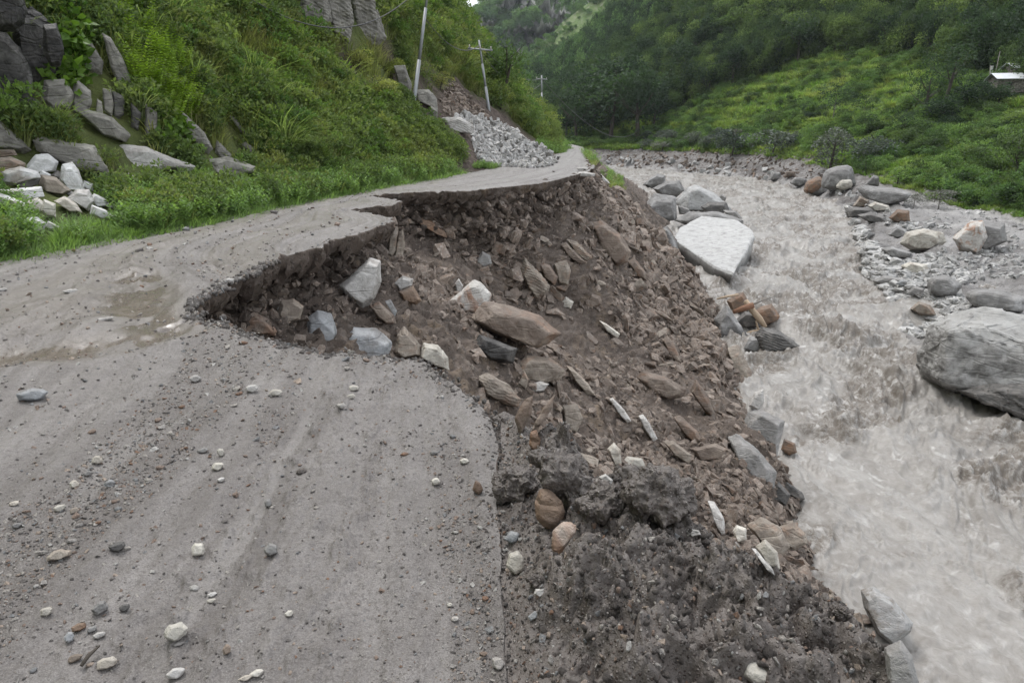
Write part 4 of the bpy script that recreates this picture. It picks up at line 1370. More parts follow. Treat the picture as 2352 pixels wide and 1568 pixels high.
rock('rock', 'blue slate sliver beside the brown leaning block', [(885, 690), (898, 686), (912, 715), (905, 728)], M_blue, 0.7)
# slope, lower half
rock('rock_slab', 'thin dark slab standing like a fin on the slope beyond the heaped mud', [(1218, 995), (1230, 965), (1262, 915), (1275, 903), (1268, 935), (1240, 980)], M_brown, 0.45, detail=2)
rock('rock', 'rust orange stone at the foot of the dark fin', [(1214, 1020), (1218, 990), (1232, 985), (1242, 1010), (1238, 1034), (1224, 1034)], M_rust, 0.6)
rock('rock_slab', 'flat brown slab lying halfway down the slope', [(1460, 870), (1475, 852), (1530, 862), (1578, 888), (1572, 905), (1545, 918), (1500, 905)], M_brown, 0.8, at=(1520, 905))
rock('rock_slab', 'long smooth grey-brown slab pointing down the slope', [(1585, 900), (1595, 870), (1625, 905), (1645, 945), (1642, 962), (1622, 945)], M_brown, 0.6)
rock('rock_slab', 'narrow pale slab pointing down the slope, upper of the pair', [(1398, 918), (1405, 912), (1435, 940), (1452, 965), (1442, 970), (1420, 948)], M_pale, 0.6)
rock('rock_slab', 'narrow pale slab pointing down the slope, lower of the pair', [(1465, 955), (1475, 950), (1495, 975), (1512, 1005), (1502, 1012), (1480, 985)], M_pale, 0.6)
rock('rock_slab', 'slim pale splinter lying across the middle of the slope', [(1375, 735), (1392, 742), (1425, 765), (1420, 775), (1395, 760)], M_cream, 0.6)
rock('rock_slab', 'brown slab sliding down near the middle of the slope', [(1520, 780), (1532, 770), (1556, 800), (1570, 835), (1560, 838), (1538, 812)], M_brown, 0.6)
rock('rock_slab', 'tan tilted slab low on the slope above the scattered rubble', [(1290, 930), (1325, 925), (1340, 960), (1325, 995), (1300, 990)], M_tan, 0.5)
rock('rock_slab', 'long tan slab slanting from the hollow towards the rubble', [(1298, 838), (1312, 842), (1352, 880), (1368, 905), (1350, 905), (1320, 875)], M_tan, 0.5)
rock('rock_slab', 'upright wet slab low in the slope beyond the fin', [(1180, 960), (1205, 915), (1225, 905), (1222, 950), (1195, 1000)], M_brown, 0.5)
rock('boulder', 'large mud-brown slab hanging over the river above a dark gap', [(1705, 990), (1715, 950), (1745, 940), (1798, 958), (1796, 1010), (1790, 1045), (1745, 1020)], M_grey, 0.6, at=(1735, 985))
rock('boulder', 'smooth grey slab leaning into the river below the dark gap', [(1668, 1010), (1690, 1000), (1740, 1030), (1785, 1075), (1782, 1112), (1745, 1108), (1700, 1070)], M_grey, 0.7, at=(1700, 1040))
rock('rock', 'reddish stone at the waterline beside the mud-brown slab', [(1796, 1035), (1800, 1008), (1825, 1015), (1832, 1035), (1815, 1045)], M_rust, 0.7, at=(1806, 1045))
rock('rock_slab', 'dark plate lying at the waterline, longest of the cluster', [(1795, 1120), (1806, 1108), (1842, 1125), (1850, 1140), (1840, 1146), (1815, 1138)], M_dark, 0.6)
rock('rock', 'dark wet stone at the foot of the leaning grey slab', [(1765, 1120), (1785, 1105), (1815, 1130), (1808, 1158), (1780, 1150)], M_dark, 0.8)
rock('boulder', 'light pinkish boulder at the river foot below the dark stones', [(1715, 1215), (1745, 1190), (1790, 1205), (1815, 1245), (1800, 1275), (1755, 1250)], M_tan, 0.8)
rock('boulder', 'pale rounded boulder touching the water, right of the pinkish one', [(1790, 1215), (1820, 1200), (1848, 1218), (1855, 1240), (1830, 1262), (1800, 1262)], M_tan, 0.8)
rock('rock', 'cream block at the river foot seen over the mud heap', [(1735, 1262), (1755, 1240), (1785, 1262), (1795, 1300), (1770, 1300)], M_cream, 0.8)
rock('rock', 'cream rounded block nearest to the mud heap in the foot rubble', [(1683, 1222), (1690, 1206), (1712, 1210), (1716, 1238), (1697, 1248)], M_cream, 0.8)
rock('rock_slab', 'long brown slab shelf low on the slope above the rubble fan', [(1590, 1035), (1640, 1015), (1670, 1025), (1655, 1050), (1610, 1062)], M_brown, 0.7, layers=0.02)
rock('rock_slab', 'dark slab sliding above the shelf slab', [(1545, 960), (1560, 955), (1600, 985), (1618, 1012), (1600, 1020), (1570, 995)], M_brown, 0.6)
rock('rock_slab', 'tan stained flat slab near the rubble fan', [(1520, 1015), (1545, 1012), (1590, 1040), (1585, 1062), (1550, 1045)], M_tan, 0.6)
rock('rock', 'cream square block in the rubble fan beyond the mud heap', [(1395, 1030), (1408, 1015), (1425, 1030), (1430, 1065), (1415, 1072)], M_cream, 0.7)
rock('rock', 'cream wide block in the rubble fan beyond the mud heap', [(1430, 1060), (1440, 1048), (1475, 1050), (1483, 1068), (1455, 1078), (1435, 1074)], M_cream, 0.7)
rock('rock', 'smooth white pebble-like rock at the top of the mud heap', [(1375, 1095), (1390, 1087), (1408, 1100), (1405, 1115), (1388, 1118)], M_pale, 0.8)
rock('rock', 'pale block in the middle scree near the striped slab', [(1285, 690), (1300, 680), (1318, 692), (1312, 708), (1292, 706)], M_cream, 0.7)
rock('rock', 'brown chunky block in the scree, right of the striped slab', [(1345, 690), (1358, 672), (1380, 680), (1384, 698), (1362, 706)], M_brown, 0.8)
rock('rock_slab', 'brown wedge slab low beside the cliff over the river', [(1440, 600), (1455, 590), (1480, 620), (1490, 645), (1470, 640)], M_brown, 0.7)
rock('boulder', 'mud-coated bulge of rock above the drift wood at the river', [(1640, 735), (1665, 700), (1695, 735), (1722, 770), (1718, 820), (1690, 825), (1655, 780)], M_silted, 0.7, at=(1655, 760))
rock('boulder', 'orange-stained broken cliff face at the foot of the slope', [(1665, 800), (1690, 790), (1730, 860), (1735, 910), (1722, 932), (1700, 900), (1680, 850)], M_tan, 0.5, at=(1680, 840))
rock('rock', 'white wet slab at the waterline below the orange-stained face', [(1722, 935), (1732, 900), (1750, 890), (1756, 920), (1745, 942)], M_pale, 0.7, at=(1730, 942))

# ---- rocks round the heaped mud in front
rock('rock', 'rust-brown upright stone stuck in the heaped mud', [(1226, 1155), (1238, 1120), (1262, 1122), (1292, 1150), (1300, 1178), (1285, 1212), (1255, 1215), (1230, 1190)], M_rust, 0.6, at=(1265, 1205), bevel=0.08)
rock('rock', 'rusty flat stone lying below the upright rust-brown stone', [(1266, 1255), (1268, 1220), (1290, 1198), (1322, 1196), (1325, 1215), (1300, 1245), (1288, 1275), (1270, 1272)], M_whiter, 0.6, at=(1290, 1262), bevel=0.08)
rock('rock', 'pinkish white stone at the inner edge of the heaped mud', [(1161, 1300), (1168, 1270), (1190, 1262), (1205, 1280), (1203, 1308), (1185, 1322)], M_cream, 0.7, at=(1185, 1315), bevel=0.1)
rock('rock', 'slim white stone standing in the mud near the top of the heap', [(1178, 1140), (1184, 1105), (1193, 1095), (1201, 1120), (1198, 1150), (1186, 1155)], M_pale, 0.7, at=(1190, 1150))
rock('rock', 'pale grey stone half buried left of the rusty flat stone', [(1155, 1238), (1172, 1217), (1192, 1222), (1195, 1240), (1175, 1248)], M_blue, 0.7, at=(1175, 1245), bevel=0.1)
rock('rock', 'small rust-red stone on the road beside the mud heap', [(1084, 1125), (1092, 1100), (1104, 1108), (1111, 1125), (1100, 1136)], M_rust, 0.8, at=(1098, 1132), bevel=0.1)
rock('rock', 'white angular chip on the mud heap below the pinkish stone', [(1226, 1362), (1230, 1352), (1250, 1350), (1253, 1362), (1240, 1371)], M_pale, 0.7, at=(1240, 1368))
rock('rock', 'grey-white stone bedded in the front of the mud heap', [(1708, 1560), (1710, 1528), (1730, 1521), (1770, 1535), (1775, 1562), (1740, 1575)], M_cream, 0.7, at=(1740, 1565), bevel=0.1)
rock('rock', 'pale flat stone on the crest of the mud heap', [(1575, 1222), (1582, 1214), (1605, 1215), (1611, 1224), (1590, 1232)], M_pale, 0.6, at=(1592, 1228))
rock('rock', 'bluish slate chip among clods near the road', [(1212, 1415), (1228, 1402), (1240, 1404), (1232, 1418), (1218, 1424)], M_blue, 0.6, at=(1226, 1418))
rock('rock_slab', 'white slab tip jutting out behind the crest of the mud heap', [(1620, 1150), (1636, 1152), (1662, 1185), (1668, 1220), (1660, 1225), (1640, 1195)], M_pale, 0.6, at=(1650, 1215), sink=-0.2)
rock('rock_slab', 'thin white slab edge showing behind the mud heap, lower down', [(1722, 1262), (1732, 1262), (1775, 1300), (1780, 1312), (1765, 1306)], M_pale, 0.7, at=(1765, 1305), sink=-0.2)
rock('boulder', 'white angular slab with square end beside the river below the mud heap', [(1978, 1375), (2000, 1358), (2045, 1372), (2093, 1410), (2092, 1430), (2065, 1472), (2030, 1460), (1990, 1410)], M_heap, 0.9, at=(2040, 1470), rough=0.02, bevel=0.02)
rock('boulder', 'pale wet boulder at the outer foot of the mud heap', [(2030, 1505), (2060, 1475), (2090, 1500), (2110, 1550), (2115, 1590), (2060, 1600)], M_grey, 0.9, at=(2100, 1560), rough=0.03)
rock('mud_clod', 'big dark clod of mud standing at the top of the heap, left of the highest', [(1222, 1055), (1240, 1032), (1285, 1030), (1325, 1050), (1362, 1110), (1368, 1150), (1335, 1175), (1290, 1140), (1240, 1095)], M_clod, 0.8, at=(1300, 1165), detail=5, rough=0.13, bevel=0.12, cat='clod', smooth=True)
rock('mud_clod', 'highest lump of wet gravelly mud on the heap', [(1425, 1130), (1435, 1085), (1480, 1062), (1540, 1075), (1590, 1105), (1605, 1150), (1560, 1200), (1470, 1200)], M_clod, 0.8, at=(1500, 1215), detail=5, rough=0.12, bevel=0.12, cat='clod', smooth=True)
rock('mud_clod', 'mud clod with a white stone beside it at the broken corner', [(1130, 1130), (1135, 1085), (1175, 1070), (1225, 1085), (1240, 1120), (1200, 1150), (1150, 1150)], M_clod, 0.8, at=(1180, 1150), detail=5, rough=0.13, bevel=0.12, cat='clod', smooth=True)
rock('mud_clod', 'dark crumbly clod hanging at the broken road corner', [(1125, 975), (1140, 950), (1185, 955), (1215, 985), (1200, 1010), (1150, 1005)], M_clod, 0.8, depth=4.1, detail=5, rough=0.13, bevel=0.12, cat='clod', smooth=True)
rock('mud_clod', 'long dark clod below the white upright stone', [(1320, 1180), (1345, 1120), (1400, 1100), (1440, 1130), (1440, 1180), (1380, 1200)], M_clod, 0.8, at=(1380, 1195), detail=5, rough=0.13, bevel=0.12, cat='clod', smooth=True)
rock('mud_clod', 'round clod half sunk in the right side of the mud heap', [(1205, 1330), (1225, 1318), (1250, 1325), (1255, 1345), (1230, 1352)], M_clod, 0.8, at=(1230, 1345), detail=4, rough=0.13, bevel=0.12, cat='clod', smooth=True)
rock('mud_clod', 'dark clod near the outer edge of the mud heap', [(1905, 1400), (1925, 1385), (1960, 1395), (1962, 1415), (1930, 1425)], M_clod, 0.8, at=(1930, 1420), detail=4, rough=0.13, bevel=0.12, cat='clod', smooth=True)
# ------------------------------------------------------------------ rocks standing in and beside the river, road side
RV = dict(cat='rock')
rock('boulder', 'dark grey wedge rock at the far end of the rocks below the verge', [(1476, 425), (1490, 410), (1510, 397), (1528, 402), (1530, 420), (1500, 432)], M_silted, 0.9, at=(1500, 432))
rock('boulder', 'grey broken rock in front of the dark wedge rock by the river', [(1500, 432), (1530, 415), (1560, 412), (1573, 435), (1555, 452), (1520, 452)], M_silted, 0.9, at=(1540, 458))
rock('boulder', 'wide white slab sloping into the river behind the small dark block', [(1553, 466), (1575, 432), (1600, 423), (1640, 440), (1668, 470), (1690, 485), (1620, 492), (1570, 485)], M_big, 0.8, at=(1640, 485))
rock('boulder', 'grey mud-covered slab between the white slab and the great white boulder', [(1548, 508), (1580, 485), (1650, 484), (1705, 500), (1705, 520), (1600, 525)], M_silted, 0.8, at=(1640, 515))
def table_rock(label, top, bottom, mat, z_bot, seed=3, detail=4, rough=0.012, layers=0.004):
    T = [at_z(x, y, z) for x, y, z in top]
    c = sum(T, Vector()) / len(T)
    pts = [p - c for p in T]
    cx, cy = sum(p.x for p in T) / len(T), sum(p.y for p in T) / len(T)
    rg = random.Random(seed)
    for p in T:
        k = bottom * rg.uniform(0.9, 1.05)
        pts.append(Vector((cx + (p.x - cx) * k, cy + (p.y - cy) * k, z_bot)) - c)
        k = rg.uniform(0.97, 1.0)
        pts.append(Vector((cx + (p.x - cx) * k, cy + (p.y - cy) * k, p.z - 0.35)) - c)
    me = hull_mesh('boulder', pts, mat, 0.10, detail, rough, seed, False, layers)
    o = obj('boulder', me); o.location = c
    return tag(o, label, 'rock', None, 'thing')


table_rock('great flat-topped white boulder standing in the brown river', [(1546, 548, -6.7), (1560, 522, -6.3), (1610, 494, -5.9), (1690, 503, -5.8), (1730, 530, -6.0), (1735, 545, -6.3), (1712, 590, -6.9), (1684, 628, -7.2), (1640, 612, -7.2), (1596, 592, -7.2)], 0.78, M_big, -9.2)
rock('boulder', 'dark square block resting on top of the white rocks by the river', [(1608, 476), (1625, 464), (1665, 465), (1672, 482), (1640, 498), (1620, 492)], M_dark, 0.9, at=(1640, 500), sink=-0.4)
rock('rock', 'small ribbed triangular rock beside the square block', [(1555, 472), (1580, 478), (1588, 494), (1560, 492)], M_grey, 0.8, at=(1572, 496), sink=-0.4, layers=0.04)
rock('boulder', 'grey silt-coated rock hanging below the slope edge, upper one', [(1482, 470), (1500, 442), (1550, 450), (1556, 500), (1545, 525), (1500, 500)], M_silted, 0.8, at=(1535, 505))
rock('boulder', 'grey silt-coated rock hanging below the slope edge, lower one', [(1508, 530), (1530, 518), (1555, 552), (1560, 575), (1535, 572)], M_silted, 0.8, at=(1545, 570))
rock('rock', 'low grey rock at the river side of the square block', [(1660, 482), (1690, 483), (1706, 500), (1680, 505)], M_grey, 0.8, at=(1690, 505))
rock('rock', 'small dark rock on the back edge of the white slab', [(1646, 455), (1655, 446), (1667, 452), (1665, 462)], M_grey, 0.8, at=(1656, 464), sink=-0.6)
rock('boulder', 'rust-coloured square boulder upstream of the drift wood', [(1670, 692), (1690, 672), (1705, 669), (1724, 695), (1715, 716), (1685, 716)], M_rust, 0.9, at=(1700, 716))
rock('boulder', 'rust and black boulder on the river side of the drift wood', [(1730, 722), (1745, 705), (1770, 695), (1792, 722), (1785, 737), (1755, 752), (1736, 747)], M_rust, 0.9, at=(1760, 750))
rock('boulder', 'black wet rock under the drift wood', [(1690, 738), (1710, 714), (1745, 716), (1750, 748), (1715, 752)], M_dark, 0.9, at=(1715, 752))
rock('boulder', 'dark striped rock breaking the current below the drift wood', [(1736, 772), (1750, 752), (1790, 758), (1838, 788), (1800, 804), (1755, 812)], M_dark, 0.9, at=(1780, 806), layers=0.03)
rock('rock', 'pale rock at the waterline left of the dark striped rock', [(1710, 802), (1722, 772), (1742, 772), (1752, 800), (1740, 812)], M_big, 0.8, at=(1730, 808))

# ------------------------------------------------------------------ across the river
rock('boulder', 'tallest rounded grey boulder under the bushes of the far bank', [(1890, 430), (1893, 395), (1910, 380), (1950, 376), (1962, 395), (1968, 425), (1925, 438)], M_silted, 0.9, at=(1930, 436), smooth=True, bevel=0.15)
rock('boulder', 'red-brown boulder leaning on the tallest boulder of the far bank', [(1848, 440), (1852, 415), (1878, 402), (1892, 412), (1885, 440), (1866, 446)], M_rust, 0.9, at=(1868, 444), bevel=0.15)
rock('boulder', 'rounded grey boulder left of the red-brown one on the far bank', [(1814, 420), (1825, 405), (1850, 407), (1856, 420), (1838, 430)], M_silted, 0.9, at=(1836, 429), bevel=0.15)
rock('boulder', 'white rounded boulder in front of the tallest far boulder', [(1920, 430), (1930, 412), (1955, 410), (1961, 428), (1940, 438)], M_cream, 0.9, at=(1940, 440), bevel=0.15)
rock('boulder', 'pale low boulder at the water in front of the red-brown one', [(1862, 447), (1878, 425), (1898, 425), (1905, 440), (1880, 449)], M_silted, 0.9, at=(1880, 448), bevel=0.15)
rock('boulder', 'grey-white boulder at the waterline left of the far boulders', [(1767, 413), (1775, 393), (1792, 395), (1799, 412)], M_silted, 0.9, at=(1782, 413), bevel=0.1)
rock('boulder', 'brown boulder on the mud left of the far boulders', [(1800, 408), (1806, 392), (1825, 392), (1828, 404)], M_brown, 0.9, at=(1814, 406), bevel=0.1)
rock('boulder', 'steep grey rock right of the tallest far boulder', [(1986, 427), (2005, 400), (2018, 405), (2020, 427)], M_silted, 0.9, at=(2003, 426), bevel=0.1)
rock('boulder', 'long flat-topped grey slab at the bend of the far bank', [(1973, 436), (1980, 426), (2060, 430), (2088, 440), (2082, 456), (2040, 470), (1995, 456)], M_silted, 0.9, at=(2040, 470), bevel=0.08)
rock('rock', 'pale block propping up the long flat-topped slab', [(1962, 473), (1975, 449), (1995, 458), (2002, 476)], M_tan, 0.9, at=(1982, 474))
rock('rock', 'white wedge rock below the long flat-topped slab', [(1995, 472), (2010, 462), (2040, 470), (2045, 480), (2010, 486)], M_cream, 0.9, at=(2018, 485))
rock('boulder', 'dark blue-grey flat rock at the water below the flat-topped slab', [(1946, 483), (1955, 475), (2005, 475), (2017, 488), (1950, 500)], M_dark, 0.9, at=(1975, 497))
rock('boulder', 'black low rock nearest to the water below the flat-topped slab', [(1972, 495), (2000, 486), (2035, 496), (2047, 512), (2000, 511)], M_dark, 0.9, at=(2010, 511))
rock('rock', 'reddish rock right of the black low rock on the far bank', [(2045, 500), (2060, 480), (2085, 482), (2090, 505), (2062, 512)], M_rust, 0.9, at=(2066, 511))
rock('rock', 'grey-white small boulder at the tip of the gravel bar', [(2042, 540), (2060, 518), (2080, 525), (2092, 540), (2065, 546)], M_silted, 0.9, at=(2066, 545))
rock('boulder', 'broad cream boulder on the gravel bar', [(2076, 562), (2085, 535), (2120, 523), (2160, 530), (2170, 550), (2150, 575), (2100, 575)], M_cream, 0.9, at=(2120, 573))
rock('boulder', 'white and orange sloping boulder on the bar, right of the broad cream one', [(2196, 548), (2225, 505), (2250, 505), (2264, 540), (2252, 582), (2215, 574)], M_whiter, 0.9, at=(2230, 578))
rock('boulder', 'grey silted boulder behind the white and orange one', [(2248, 508), (2300, 510), (2312, 550), (2268, 578), (2255, 560)], M_silted, 0.9, at=(2275, 575))
rock('rock', 'low grey rock at the left tip of the cobbles', [(2026, 572), (2050, 566), (2092, 577), (2088, 591), (2040, 592)], M_silted, 0.9, at=(2058, 590))
rock('rock', 'white rock among the cobbles of the bar', [(2072, 612), (2090, 601), (2125, 604), (2132, 620), (2090, 629)], M_cream, 0.9, at=(2100, 627))
rock('rock', 'dark low rock awash left of the cobbles', [(2008, 647), (2030, 632), (2075, 636), (2077, 652), (2030, 657)], M_grey, 0.9, at=(2040, 655))
rock('rock', 'blue-grey rounded rock at the water among the cobbles', [(2058, 652), (2070, 640), (2087, 645), (2087, 660)], M_blue, 0.9, at=(2072, 659), bevel=0.12)
rock('boulder', 'rounded tan-grey boulder at the end of the cobbles', [(2134, 652), (2145, 635), (2175, 629), (2207, 650), (2197, 674), (2165, 686), (2143, 677)], M_silted, 0.9, at=(2165, 684), smooth=True, bevel=0.15)
rock('rock', 'brownish rock left of the rounded boulder at the water', [(2088, 672), (2098, 656), (2120, 660), (2120, 680)], M_grey, 0.9, at=(2104, 680))
rock('rock', 'tan low rock at the water below the rounded boulder', [(2093, 712), (2110, 692), (2135, 697), (2150, 718), (2120, 725)], M_tan, 0.9, at=(2120, 722))
rock('boulder', 'broad rounded grey boulder behind the biggest rock', [(2224, 682), (2240, 666), (2300, 662), (2342, 675), (2348, 708), (2300, 716), (2245, 708)], M_silted, 0.9, at=(2290, 712), smooth=True, bevel=0.12)
rock('boulder', 'biggest rock of the far side, streaked dark and white, at the frame edge', [(2142, 850), (2150, 770), (2180, 738), (2250, 706), (2352, 715), (2430, 740), (2440, 880), (2352, 915), (2230, 920), (2165, 895)], rock_mat('streaked_rock', (0.10, 0.095, 0.09), (0.30, 0.295, 0.285), (0.44, 0.435, 0.425), mud=0.75, scale=0.55, var=0.1, mudcol=(0.33, 0.325, 0.315)), 0.8, at=(2235, 918), rough=0.075, detail=5, up=0.8, bevel=0.1, smooth=True)
rock('boulder', 'black striped rock under the biggest rock at the water', [(2195, 918), (2240, 890), (2352, 865), (2440, 850), (2460, 985), (2352, 962), (2270, 940)], M_dark, 0.8, at=(2280, 944), rough=0.07, detail=4, layers=0.015, sink=-0.2)

# scattered boulders under the far mud bank
FARM = [('river bend trees', 1400, 370), ('left grey bush', 1680, 390), ('small left grey bush', 1520, 380), ('sapling', 1600, 385), ('right grey bush', 1770, 400)]
BARM = [('broad cream boulder', 2120, 550), ('white and orange boulder', 2230, 545), ('rounded tan-grey boulder', 2170, 655), ('white cobble-field rock', 2100, 615), ('long flat-topped slab', 2030, 450), ('biggest rock', 2230, 740), ('leaning shrub', 2150, 470), ('broad rounded grey boulder', 2290, 660)]
_rg = random.Random(5)
for i in range(60):
    px = _rg.uniform(1395, 1800)
    base = np.interp(px, [1395, 1500, 1640, 1830], [371, 378, 398, 420])
    py = base - _rg.uniform(0, 24) * (0.4 + 0.6 * (px - 1395) / 400)
    h = drop(px, py, ('river_bank', 'river'))
    if not h: continue
    s = h[0].y * 0.0045 * _rg.uniform(1.0, 3.0)
    me = _rg.choice(P_cob if _rg.random() < 0.6 else P_brown)
    ph = '%s stone at the foot of the far mud bank, below the %s' % ('larger' if s > h[0].y * .010 else 'small', near(h[0], FARM))
    place(me, 'boulder', h[0], rot_from_normal(h[1], _rg, 0.5), s, ph, 'rock', 'stones at the foot of the far mud bank')

# cobbles on the bar
def px_poly_scatter(poly, n, rg, which):
    xs = [p[0] for p in poly]; ys = [p[1] for p in poly]
    out = []
    P = np.array(poly, float)
    while len(out) < n:
        x, y = rg.uniform(min(xs), max(xs)), rg.uniform(min(ys), max(ys))
        if inside_poly(P, np.array([x]), np.array([y]))[0]:
            h = drop(x, y, which)
            if h: out.append(h)
            else: n -= 1
    return out


def _np_r(n):
    m = int(((FK > 0.93) & (FK < 1.18) & (np.broadcast_to(FUS[None, :], FK.shape) > 845)).sum())
    return np.random.RandomState(44).randint(0, m, min(n, m))


_pl, _rl, _sl = [], [], []
for k, (poly, n, smax) in enumerate([([(2065, 600), (2150, 585), (2200, 600), (2240, 650), (2190, 660), (2240, 720), (2200, 760), (2150, 700), (2090, 660)], 420, 0.011),
                                     ([(2110, 580), (2352, 560), (2352, 640), (2260, 640), (2180, 620)], 260, 0.007),
                                     ([(1900, 440), (1975, 440), (1990, 500), (2090, 540), (2200, 520), (2080, 500), (2000, 470)], 150, 0.008),
                                     ([(2180, 440), (2352, 500), (2352, 560), (2120, 520)], 120, 0.006)]):
    for h in px_poly_scatter(poly, n, _rg, ('river_bank', 'river')):
        dd = (h[0] - CAM).length
        s = dd * smax * _rg.uniform(0.25, 1.0) ** 1.6 * 1.5
        if s > dd * 0.0085:
            place(_rg.choice(P_cob), 'cobble', h[0], rot_from_normal(h[1], _rg, 0.7), s, '%s grey cobble on the far bar near the %s' % ('larger' if s > dd * 0.0125 else 'small', near(h[0], BARM)), 'stone', 'cobbles on the gravel bar')
        else:
            _pl.append(h[0]); _rl.append(rot_from_normal(h[1], _rg, 0.6)); _sl.append(s)
for _q in FCO[(FK > 0.93) & (FK < 1.18) & (np.broadcast_to(FUS[None, :], FK.shape) > 845)][_np_r(9000)]:
    _s0 = math.hypot(_q[0], _q[1])
    if _rg.random() < 0.4 or _s0 > 95: continue
    _pl.append(Vector(_q)); _rl.append((_rg.uniform(-.4, .4), _rg.uniform(-.4, .4), _rg.uniform(0, 6.28))); _sl.append(_s0 * (0.003 + 0.018 * _rg.random() ** 3.5))
scatter('gravel', _pl, _rl, _sl, P_cob, 'grey gravel spread over the far bar beside the river', 'gravel')

# ------------------------------------------------------------------ driftwood
M_wood = None
def make_wood(name, a, b):
    t = NT(name)
    p = t.mapping(t.pos('Object'), scale=(6, 6, 0.8))
    n = t.noise(p, 3, 6, 0.6)
    t.principled(t.mix(n, a, b), 0.8, t.bump(n, 0.6, 0.02), 0.3)
    return t.m


M_drift = make_wood('stripped_wood', (0.30, 0.22, 0.15), (0.48, 0.38, 0.28))
M_bark = make_wood('bark', (0.035, 0.03, 0.025), (0.10, 0.085, 0.07))
M_twig = make_wood('grey_twig', (0.12, 0.11, 0.10), (0.25, 0.23, 0.21))


def tube(name, pts, radii, mat, sides=6, parent=None, **kw):
    pts = [Vector(p) for p in pts]
    if isinstance(radii, (int, float)): radii = [radii] * len(pts)
    co, fc = [], []
    prev = None
    for i, p in enumerate(pts):
        a = pts[max(i - 1, 0)]; b = pts[min(i + 1, len(pts) - 1)]
        d = (b - a).normalized()
        ref = Vector((0, 0, 1)) if abs(d.z) < 0.9 else Vector((1, 0, 0))
        u = d.cross(ref).normalized(); v = d.cross(u)
        for k in range(sides):
            t = 2 * math.pi * k / sides
            co.append(p + (u * math.cos(t) + v * math.sin(t)) * radii[i])
    for i in range(len(pts) - 1):
        for k in range(sides):
            a, b = i * sides + k, i * sides + (k + 1) % sides
            fc.append((a, b, b + sides, a + sides))
    c0 = pts[0] if parent is None else Vector((0, 0, 0))
    me = bpy.data.meshes.new(name)
    fc2 = fc + [tuple(range(sides - 1, -1, -1)), tuple(range((len(pts) - 1) * sides, len(pts) * sides))]
    me.from_pydata([tuple(c - c0) for c in co], [], fc2)
    for f in me.polygons: f.use_smooth = True
    me.materials.append(mat)
    me.update()
    o = obj(name, me, parent, **kw)
    if parent is None: o.location = c0
    return o


_dw = drop(1720, 745)
_dd = (_dw[0] - CAM).dot(V_FWD) - 0.9
def dpt(x, y, dz=0): return at_depth(x, y, _dd + dz)
tube('drift_log', [dpt(1712, 690), dpt(1728, 712), dpt(1745, 732), dpt(1758, 750)], [.13, .16, .17, .10], M_drift, 8, label='pale stripped log leaning between the rust-coloured boulders', cat='log', kind='thing')
tube('drift_log', [dpt(1684, 716, -.2), dpt(1705, 708, -.2), dpt(1730, 700, -.2)], [.10, .15, .16], make_wood('red_wood', (0.14, 0.07, 0.04), (0.25, 0.14, 0.09)), 8, label='red-brown log stub crossing the pale log', cat='log', kind='thing')
tube('branch', [dpt(1646, 686, .3), dpt(1670, 680, .3), dpt(1696, 676, .3)], [.04, .06, .07], M_drift, 6, label='thin pale branch pointing left from the rust-coloured boulder', cat='branch', kind='thing')
tube('branch', [dpt(1725, 700), dpt(1755, 688), dpt(1790, 676)], [.04, .03, .01], M_twig, 5, label='thin grey twig pointing out over the river from the logs', cat='branch', kind='thing')
tube('branch', [dpt(1706, 770), dpt(1725, 762), dpt(1748, 755)], [.05, .08, .05], M_drift, 6, label='short orange branch at the foot of the drift wood', cat='branch', kind='thing')
tube('branch', [dpt(1742, 760), dpt(1738, 742), dpt(1736, 735)], [.06, .05, .03], M_drift, 6, label='short upright branch stub below the pale log', cat='branch', kind='thing')
tube('branch', [dpt(1750, 752, .2), dpt(1770, 748, .2), dpt(1779, 749, .2)], [.04, .03, .02], M_bark, 5, label='dark twig end right of the pale log foot', cat='branch', kind='thing')

# ------------------------------------------------------------------ rubble over the slope
_rs = np.random.RandomState(3)
_rg = random.Random(31)
nr_, nc_ = SLP.shape[:2]
_vis = (SLP[..., 1] > 3.6) & (SLP[..., 2] > RIVER_Z + 0.05) & (SLP[..., 2] < -0.3) & (SLP[..., 1] < 46) & (SLA > 0.012)
_cells = np.argwhere(_vis)
_dens = fbm3(SLP[..., 0].ravel() * 0.42, SLP[..., 1].ravel() * 0.42, SLP[..., 2].ravel() * 0.42, 3, 207).reshape(nr_, nc_)
_lane = vnoise2(np.broadcast_to(np.arange(nc_)[None, :] * 0.035, (nr_, nc_)).copy() + SLA * 2.0, SLA * 2.5, 208)
_den = sstep(-0.30, 0.40, _dens * 0.8 + _lane * 0.55)


def slope_pts(n, power=1.0, lo=0.0):
    ix = _cells[_rs.randint(0, len(_cells), n * 3)]
    dn = _den[ix[:, 0], ix[:, 1]]
    ok = _rs.rand(len(ix)) < lo + (1 - lo) * dn ** power
    ix = ix[ok][:n]
    return SLP[ix[:, 0], ix[:, 1]], SLN[ix[:, 0], ix[:, 1]], SLA[ix[:, 0], ix[:, 1]]


